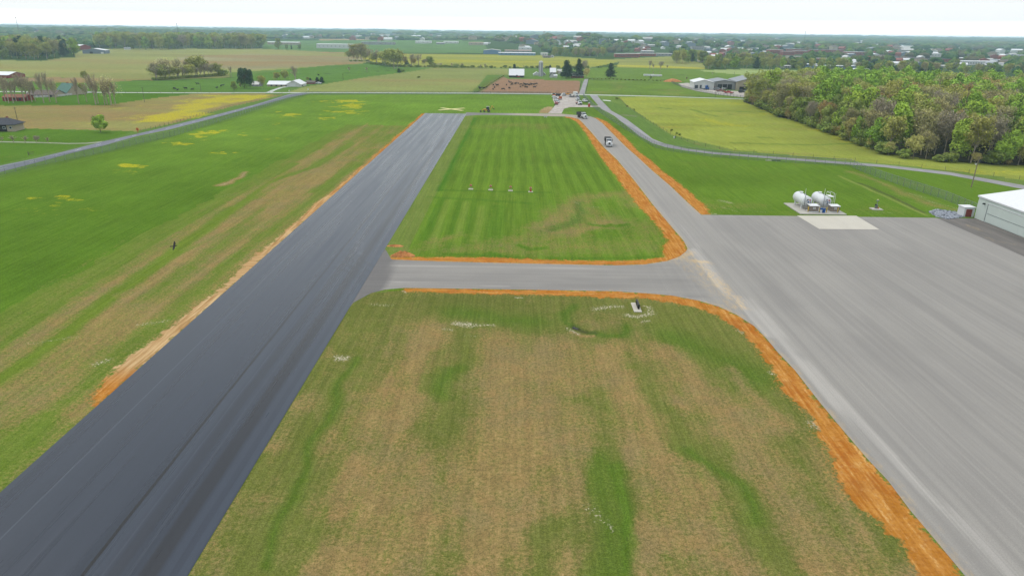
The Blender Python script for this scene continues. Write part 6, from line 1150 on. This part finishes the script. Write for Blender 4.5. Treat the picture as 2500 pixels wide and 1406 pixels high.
def dump_truck(label, group=None, loc=(0, 0, 0), rot=0., bedc='dark_steel'):
    o = thing('dump_truck', label, 'dump truck', loc, rot, group)
    MB().box(0, .4, .85, .9, 7.6, .3).build('chassis', 'dark_steel', o)
    h = MB(); h.prism([(-4.2, 1.0), (-4.25, 1.75), (-3.9, 1.95), (-2.3, 2.15), (-2.3, 1.0)], -.62, .62, 'X'); h.build('hood', 'white_paint', o, bevel=.08)
    for s in (-1, 1):
        f = MB(); f.prism([(-4.2, .65), (-4.2, 1.25), (-3.9, 1.45), (-2.9, 1.4), (-2.5, .95), (-2.9, 1.1), (-3.7, 1.1), (-3.95, .65)], s * .62 if s > 0 else -1.22, 1.22 if s > 0 else -.62, 'X'); f.build('fender', 'white_paint', o, bevel=.04)
        MB().box(s * .92, -4.16, 1.12, .34, .1, .24).build('headlight', 'chrome', o); MB().tube((s * .98, -.75, 1.0), (s * .98, -.75, 3.25), .09, n=10).build('exhaust', 'chrome', o); MB().box(s * 1.32, -2.2, 2.35, .2, .1, .6).build('mirror', 'black_paint', o); MB().lathe([(.28, -.55), (.32, -.5), (.32, .5), (.28, .55)], s * 1.02, -1.3, .85, 14, 'Y').build('fuel_tank', 'chrome', o)
    c_ = MB(); c_.prism([(-2.3, 1.0), (-2.3, 2.1), (-2.05, 2.85), (-.9, 2.9), (-.85, 1.0)], -1.05, 1.05, 'X'); c_.build('cab', 'white_paint', o, bevel=.06)
    g = MB(); g.prism([(-2.34, 2.12), (-2.12, 2.74), (-2.08, 2.74), (-2.25, 2.12)], -.92, .92, 'X'); g.build('windshield', 'window_glass', o)
    for s in (-1, 1): MB().box(s * 1.06, -1.6, 2.3, .05, .8, .55).build('side_window', 'window_glass', o)
    MB().box(0, -4.26, 1.4, .72, .06, .8).build('grille', 'dark_steel', o); MB().box(0, -4.32, .72, 2.4, .2, .34).build('bumper', 'white_paint', o)
    b = MB(); 
    for s in (-1, 1): b.box(s * 1.17, 2.0, 2.05, .1, 5.2, 1.5)
    b.box(0, -.6, 2.25, 2.4, .12, 1.9); b.box(0, 4.6, 2.05, 2.4, .1, 1.5); b.box(0, 2.0, 1.32, 2.4, 5.2, .12)
    for j in range(6):
        for s in (-1, 1): b.box(s * 1.25, -.3 + j * .95, 2.05, .1, .14, 1.5)
    b.build('dump_bed', bedc, o); MB().box(0, -.95, 3.15, 2.4, .8, .08).build('cab_shield', 'galvanised', o)
    wheels(o, (-.98, .98), (-3.35,), .52, .34); wheels(o, (-.92, .92), (1.6, 2.95), .52, .56); return o
q = G(1488, 360); dump_truck('white dump truck driving towards the camera, nearer of the two on the taxiway', 'two dump trucks on the taxiway', (q[0] + .1, q[1] + 4.5, .05), R_(-2)); q = G(1423, 291); dump_truck('white dump truck turning onto the taxiway, farther of the two', 'two dump trucks on the taxiway', (q[0], q[1] + 4.2, .05), R_(20))
def park(o, px, py, rot): q = G(px, py); o.location = (q[0], q[1], .07); o.rotation_euler = (0, 0, rot)
GP = 'vehicles on the gravel lot'
park(pickup('bright red pickup truck at the near left corner of the gravel lot', 'red_paint', GP), 1358, 256, -.15); park(pickup('white pickup right behind the red one', group=GP), 1361.5, 252, -.2); park(pickup('second white pickup behind the red one on the gravel lot', group=GP), 1357.5, 248, .1)
park(pickup('white SUV in the left row of the gravel lot', group=GP, suv=True), 1353.5, 241, .3); park(pickup('white pickup facing out at the far end of the gravel lot', group=GP), 1376, 234, 0); park(pickup('dark silver pickup in the right row of the gravel lot', 'silver_paint', GP), 1411, 241.5, .1)
park(pickup('white pickup in the middle of the right row of the gravel lot', group=GP), 1410, 246, .1); park(pickup('white car parked alone on the grass right of the gravel lot', group=None, suv=True), 1428, 250, .25)
def service_truck(label, px, py, rot, box, paint='white_paint'):
    o = thing('service_truck', label, 'truck', (0, 0, 0), 0, GP); MB().box(0, .3, .7, .9, 6.6, .26).build('chassis', 'dark_steel', o)
    c_ = MB(); c_.prism([(-3.4, .7), (-3.45, 1.35), (-2.5, 1.55), (-2.1, 2.35), (-1.0, 2.4), (-1.0, .7)], -1.05, 1.05, 'X'); c_.build('cab', paint, o, bevel=.06); g = MB(); g.prism([(-2.52, 1.6), (-2.16, 2.26), (-2.1, 2.26), (-2.42, 1.6)], -.9, .9, 'X'); g.build('windshield', 'window_glass', o)
    MB().box(0, -3.45, 1.0, 1.3, .06, .5).build('grille', 'black_paint', o); MB().box(0, -3.5, .62, 2.1, .15, .25).build('bumper', 'dark_steel', o)
    if box == 'box': MB().box(0, 1.5, 2.0, 2.3, 4.6, 2.3).build('cargo_box', 'white_wall', o, bevel=.03)
    else: MB().box(0, 1.5, 1.0, 2.3, 4.6, .2).build('flatbed', 'rust', o); MB().box(0, -.7, 1.6, 2.2, .12, 1.2).build('headboard', 'dark_steel', o)
    wheels(o, (-.9, .9), (-2.5,), .46, .3); wheels(o, (-.86, .86), (2.2,), .46, .5); park(o, px, py, rot)
service_truck('white flatbed truck at the near end of the right row on the gravel lot', 1413, 256, .25, 'flat'); service_truck('white box truck at the far end of the right row', 1406, 236.5, .2, 'box')
def roller(label, px, py, paint, rot):
    o = thing('road_roller', label, 'road roller', (0, 0, 0), 0, GP); MB().box(0, .3, 1.1, 1.5, 3.0, .9).build('body', paint, o, bevel=.1)
    for y in (-1.6, 1.9): MB().lathe([(.7, -.8), (.72, 0), (.7, .8)], 0, y, .7, 24, 'X').build('drum', 'steel', o)
    for x in (-.6, .6):
        for y in (-.3, .7): MB().tube((x, y, 1.5), (x, y, 2.7), .05).build('post', 'dark_steel', o)
    MB().box(0, .2, 2.75, 1.5, 1.6, .1).build('canopy', paint, o); MB().box(0, .4, 1.7, .5, .5, .5).build('seat', 'black_paint', o); park(o, px, py, rot)
roller('yellow road roller at the far end of the gravel lot', 1387, 234.5, 'machine_yellow', 1.3)
def paver(label, px, py, rot):
    o = thing('asphalt_paver', label, 'asphalt paver', (0, 0, 0), 0, GP); MB().box(0, 0, 1.0, 2.3, 3.6, 1.0).build('body', 'black_paint', o, bevel=.05); MB().box(0, -2.4, 1.2, 2.9, 1.4, .9, taper=(1.15, 1.1)).build('hopper', 'dark_steel', o); MB().box(0, 2.3, .5, 3.2, .8, .5).build('screed', 'dark_steel', o)
    for s in (-1, 1): MB().box(s * .95, 0, .4, .4, 3.4, .7).build('track', 'tyre_rubber', o); MB().tube((s * 1.0, .8, 1.5), (s * 1.0, .8, 3.2), .05).build('post', 'dark_steel', o)
    MB().box(0, .9, 3.2, 2.4, 1.6, .1).build('canopy', 'black_paint', o); park(o, px, py, rot)
paver('black asphalt paver with canopy at the far left of the gravel lot', 1361.5, 234.5, .2)
o = thing('equipment_trailer', 'low orange-brown equipment trailer in the left row of the gravel lot', 'trailer', (0, 0, 0), 0, GP); MB().box(0, 0, .75, 2.4, 6.0, .2).build('deck', 'rust', o); MB().box(0, -3.8, .6, .3, 1.8, .15).build('drawbar', 'dark_steel', o); MB().box(0, 2.9, 1.3, 2.2, .1, 1.1, rx=.3).build('ramp', 'orange_paint', o); wheels(o, (-1.15, 1.15), (.6, 1.5), .38, .25); park(o, 1365.5, 244, -.3)
o = thing('skid_loader', 'orange and brown loader parked behind the white SUV', 'loader', (0, 0, 0), 0, GP); MB().box(0, 0, 1.0, 1.5, 2.4, 1.0).build('body', 'orange_paint', o, bevel=.08); MB().box(0, .1, 1.9, 1.2, 1.3, 1.0).build('cab', 'dark_steel', o); MB().box(0, -1.9, .5, 1.8, .7, .6).build('bucket', 'rust', o)
for s in (-1, 1): MB().tube((s * .8, 1.0, 1.6), (s * .8, -1.7, .7), .1).build('arm', 'rust', o)
wheels(o, (-.8, .8), (-.7, .7), .42, .3); park(o, 1352, 237, .5)
q = G(1396, 238); o = thing('spoil_pile', 'dark heap of material at the far side of the gravel lot', 'heap', (q[0], q[1], 0)); MB().lathe([(2.6, 0), (2.2, .3), (1.2, .8), (.3, 1.0)], n=14).build('heap', 'dark_steel', o)
q = G(1438, 262); o = thing('portable_toilet', 'red portable toilet with white roof beside the gravel drive', 'portable toilet', (q[0], q[1], .05)); MB().box(0, 0, 1.1, 1.2, 1.2, 2.1).build('body', 'red_paint', o, bevel=.03); MB().box(0, 0, 2.27, 1.3, 1.3, .22, taper=(.8, .8)).build('roof', 'white_paint', o); MB().box(0, -.62, 1.05, .7, .04, 1.8).build('door', 'red_paint', o); MB().tube((.4, .4, 2.2), (.4, .4, 2.65), .05).build('vent_pipe', 'white_paint', o)
# backhoe by the far runway end (seen from its side, loader to the left)
q = G(1188.5, 275); o = thing('backhoe_loader', 'yellow backhoe loader working beside the far runway end', 'backhoe', (q[0], q[1] + 1, .05), R_(-90)); MB().box(0, .2, 1.1, 1.1, 3.4, .6).build('chassis', 'machine_yellow', o, bevel=.05); MB().prism([(-1.9, 1.3), (-1.8, 1.75), (-.4, 1.9), (-.4, 1.3)], -.5, .5, 'X').build('hood', 'machine_yellow', o)
MB().box(0, .5, 2.2, 1.4, 1.5, 1.5).build('cab', 'window_glass', o); MB().box(0, .5, 3.0, 1.6, 1.8, .12).build('cab_roof', 'pale_roof', o); MB().box(0, -3.4, .55, 2.3, .8, .8, rx=.3).build('loader_bucket', 'dark_steel', o)
for s in (-1, 1): MB().tube((s * .6, -.5, 1.6), (s * .6, -2.2, 1.5), .12).build('loader_arm', 'machine_yellow', o); MB().tube((s * .6, -2.2, 1.5), (s * .6, -3.2, .6), .11).build('loader_arm', 'machine_yellow', o)
MB().tube((0, 1.9, 1.2), (0, 2.9, 3.6), .18).build('boom', 'machine_yellow', o); MB().tube((0, 2.9, 3.6), (0, 3.9, 2.2), .14).build('dipper', 'machine_yellow', o); MB().box(0, 3.9, 1.8, .7, .6, .6).build('digging_bucket', 'dark_steel', o); wheels(o, (-.85, .85), (-1.5,), .5, .35); wheels(o, (-.85, .85), (1.0,), .8, .45)
# lorries in the warehouse yard
q = G(1713, 219); o = thing('semi_truck', 'blue semi truck with long grey trailer in the warehouse yard', 'truck', (q[0], q[1], .05), R_(38)); MB().box(0, 2, 2.5, 2.6, 12, 2.7).build('trailer', 'white_wall', o); MB().prism([(-6.6, .8), (-6.6, 1.7), (-5.6, 2.0), (-5.4, 3.0), (-4.3, 3.4), (-4.3, .8)], -1.2, 1.2, 'X').build('cab', 'blue_paint', o, bevel=.08); MB().box(0, -5.52, 2.5, 2.0, .1, .7).build('windshield', 'window_glass', o); wheels(o, (-1., 1.), (-5.6, -3.2, 6.2, 7.2), .5, .4)
for i, (px, py, pt, lb, sv) in enumerate([(1730,216,'white_paint','white box van by the loading bays of the warehouse',0),(1742,219,'red_wall','dark red and white flatbed in the warehouse yard',0),(1752,221.5,'silver_paint','grey car in the middle of the warehouse yard',1),(1762,219,'white_paint','white pickup by the dark bays of the warehouse',0),(1760,225,'rust','rusty red pickup near the yard fence',0),(1779,229,'red_paint','dark red truck nearest to the yard fence',0),(1771,216,'white_paint','white car before the tan gable of the warehouse',1),(1814,228,'black_paint','black car at the edge of the wood in the yard',1)]):
    v = pickup(lb, pt, 'vehicles in the warehouse yard', suv=bool(sv)); park(v, px, py, .8); v.scale = (1.25, 1.25, 1.25)
for i, (px, py, pt, lb) in enumerate([(1584,187,'white_paint','long white trailer in the far pasture, left one'),(1603,188,'white_metal','long white trailer in the far pasture, right one')]):
    q = G(px, py); o = thing('livestock_trailer', lb, 'trailer', (q[0], q[1], .3), .1, 'white trailers in the far pasture'); MB().box(0, 0, 1.0, 11, 2.4, 1.7).build('body', pt, o, bevel=.1); wheels(o, (-3.5, 3.5), (-.9, .9), .4, .3)
q = G(1642, 200); o = tag(MB().lathe([(6, 0), (5, .9), (2.5, 2.2), (.4, 2.8)], n=18).build('soil_heap', 'clay', None, (q[0], q[1], 0)), 'reddish soil heap at the left end of the warehouse yard', 'mound of soil'); o.scale = (1.5, 1, 1)
q = G(1481, 246.5); o = tag(MB().box(0, 0, .15, 7, 1.6, .3, taper=(.8, .7)).build('plastic_sheet', 'white_paint', None, (q[0], q[1], 0), -.9), 'white plastic sheeting lying in the grass by the access road', 'sheeting', kind=None)
q = G(1264, 190.6); o = thing('red_tractor', 'red tractor under the edge of the white barn', 'tractor', (q[0], q[1], 0), 1.2); MB().box(0, -.6, 1.1, .8, 2.2, .8).build('hood', 'red_paint', o, bevel=.05); MB().box(0, .9, 1.8, 1.3, 1.3, 1.6).build('cab', 'window_glass', o); wheels(o, (-.8, .8), (-1.3,), .5, .3); wheels(o, (-.9, .9), (1.,), .85, .5)
for px, py, sv, pt, lb in ((731,211.5,1,'silver_paint','dark silver car parked beside the white garage'),(739,207,1,'white_paint','white car behind the silver one at the farmhouse'),(778,206,0,'white_paint','white pickup right of the brown shed')): park(pickup(lb, pt, 'cars at the white farmhouse', suv=bool(sv)), px, py, 1.2)

# ------------------------------------------------------------------ cattle and the bird
def skinned(name, verts, edges, radii, root=0, sub=1):
    me = bpy.data.meshes.new(name); me.from_pydata(verts, edges, []); o = bpy.data.objects.new(name, me); S.collection.objects.link(o); md = o.modifiers.new('s', 'SKIN'); md.use_smooth_shade = True
    for i, v in enumerate(me.skin_vertices[0].data): r = radii[i]; v.radius = r if isinstance(r, tuple) else (r, r); v.use_root = i == root
    if sub: o.modifiers.new('b', 'SUBSURF').levels = sub
    dg = bpy.context.evaluated_depsgraph_get(); m2 = bpy.data.meshes.new_from_object(o.evaluated_get(dg)); bpy.data.objects.remove(o); m2.name = name; return m2
def cow_mesh(graze):
    V = [(0, .75, 1.05), (0, .2, 1.0), (0, -.45, 1.05), (0, -.85, 1.15)]; R = [(.30, .33), (.36, .38), (.34, .38), (.22, .28)]; E = [(0, 1), (1, 2), (2, 3)]
    if graze: hd = [(0, -1.15, .85), (0, -1.35, .45), (0, -1.5, .15)]
    else: hd = [(0, -1.15, 1.4), (0, -1.4, 1.5), (0, -1.75, 1.38)]
    b = len(V); V += hd; R += [(.17, .2), (.15, .17), (.09, .10)]; E += [(3, b), (b, b + 1), (b + 1, b + 2)]
    for s in (-1, 1):
        k = len(V); V += [(s * .24, .78, .78), (s * .24, .72, .45), (s * .24, .80, .04)]; R += [.15, .08, .07]; E += [(0, k), (k, k + 1), (k + 1, k + 2)]
        k = len(V); V += [(s * .22, -.62, .72), (s * .22, -.62, .4), (s * .22, -.62, .04)]; R += [.13, .075, .065]; E += [(2, k), (k, k + 1), (k + 1, k + 2)]
        k = len(V); V += [(hd[1][0] + s * .2, hd[1][1] + .08, hd[1][2] + .06)]; R += [.05]; E += [(b + 1, k)]
    k = len(V); V += [(0, 1.12, 1.25), (0, 1.2, .6)]; R += [.05, .05]; E += [(0, k), (k, k + 1)]
    me = skinned('cow', V, E, R, 1, 1); me.materials.append(M['cow_black']); return me
CM = [cow_mesh(False), cow_mesh(True)]
def cow(px, py, label, group):
    q = G(px, py); o = bpy.data.objects.new('cow', CM[rnd.randint(0, 1)]); S.collection.objects.link(o); o.location = (q[0], q[1], 0); o.rotation_euler = (0, 0, rnd.uniform(0, 6.28)); k = rnd.uniform(.95, 1.2); o.scale = (k * 1.1, k, k); tag(o, label, 'cow', group)
for x, y in [(270,1050),(315,1068),(430,1048),(525,1062),(600,980),(876,1036),(935,1010),(958,1004),(2330,855)]: cow(380 + x / 5.857, 40 + y / 5.857, 'black cow grazing in the green pasture left of the farmhouse' if x < 1000 else 'single black cow in the pasture right of the farmhouse', 'black cows in the green pasture' if x < 1000 else None)
for x, y in [(10,1045),(50,1030),(140,1055),(160,1030),(145,998),(185,995),(205,998),(330,992),(285,1058),(372,1040),(365,945),(385,960),(412,975),(410,992),(465,972),(500,975),(540,988),(565,1005),(580,978),(596,985),(630,985),(665,990),(685,985),(705,986),(725,988),(765,978),(530,1023),(595,1022),(622,1030),(732,1030),(606,996),(650,996),(740,981),(455,978),(-40,1040),(-60,1030),(-50,1044)]: cow(1180 + x / 5.857, 40 + y / 5.857, 'black cow on the brown feedlot, ' + ('at its left corner' if x < 215 else ('among the few left of the herd' if x < 450 else ('in the main huddle' if y < 1000 else 'just before the main huddle'))), 'black cattle on the feedlot ' + ('left corner' if x < 215 else ('left of the herd' if x < 450 else ('main huddle' if y < 1000 else 'before the huddle'))))
t_ = .5; v = RV * (425 - 1250) / FPX + DV * (601 - 703) / FPX + FV; P0 = np.array([0, 0, CAMH]) + v * 62
Vb = [(-.22, 0, 0), (-.12, 0, .01), (0, 0, .015), (.12, 0, .01), (.21, 0, .02), (.27, 0, .02), (.32, 0, .012)]; Rb = [(.035, .012), (.05, .03), (.06, .05), (.055, .045), (.03, .03), (.032, .03), (.008, .008)]
me = skinned('crow', Vb, [(i, i + 1) for i in range(6)], Rb, 2, 2); bm = bmesh.new(); bm.from_mesh(me)
for s in (-1, 1):
    pl = [(.10, .03), (.13, .22), (.10, .36), (.03, .50), (-.02, .49), (-.05, .40), (-.06, .3), (-.07, .2), (-.08, .04)]; up_ = [bm.verts.new((x, s * y, .03 + y * .12)) for x, y in pl]; dn_ = [bm.verts.new((x, s * y, .018 + y * .12)) for x, y in pl]; bm.faces.new(up_); bm.faces.new(dn_[::-1])
    for i in range(len(pl)): bm.faces.new((up_[i], dn_[i], dn_[(i + 1) % len(pl)], up_[(i + 1) % len(pl)]))
tl = [(-.15, .03), (-.15, -.03), (-.34, -.07), (-.36, 0), (-.34, .07)]; a_ = [bm.verts.new((x, y, .012)) for x, y in tl]; b_ = [bm.verts.new((x, y, 0)) for x, y in tl]; bm.faces.new(a_); bm.faces.new(b_[::-1])
for i in range(5): bm.faces.new((a_[i], b_[i], b_[(i + 1) % 5], a_[(i + 1) % 5]))
bmesh.ops.recalc_face_normals(bm, faces=bm.faces); bm.to_mesh(me); bm.free(); me.materials.append(M['skin_dark'])
o = bpy.data.objects.new('bird', me); S.collection.objects.link(o); o.location = P0; o.rotation_euler = (R_(38), R_(-5), R_(6)); o.scale = (1, 1.0, 1); tag(o, 'dark bird with spread wings flying above the grass at left', 'bird')

# ------------------------------------------------------------------ air
def build_haze():
    mb = MB(); mb.box(0, 7400, 36.5, 26000, 18200, 75); hz = bpy.data.materials.new('haze_air'); hz.use_nodes = True; t = hz.node_tree; t.nodes.clear()
    o_ = N(t, 'ShaderNodeOutputMaterial'); pv = N(t, 'ShaderNodeVolumePrincipled'); pv.inputs['Color'].default_value = (.60, .84, 1, 1); pv.inputs['Density'].default_value = HAZE_DENSITY
    t.links.new(pv.outputs[0], o_.inputs['Volume'])
    tag(mb.build('haze', hz), 'thin pale haze over the far country', kind='stuff')
build_haze()
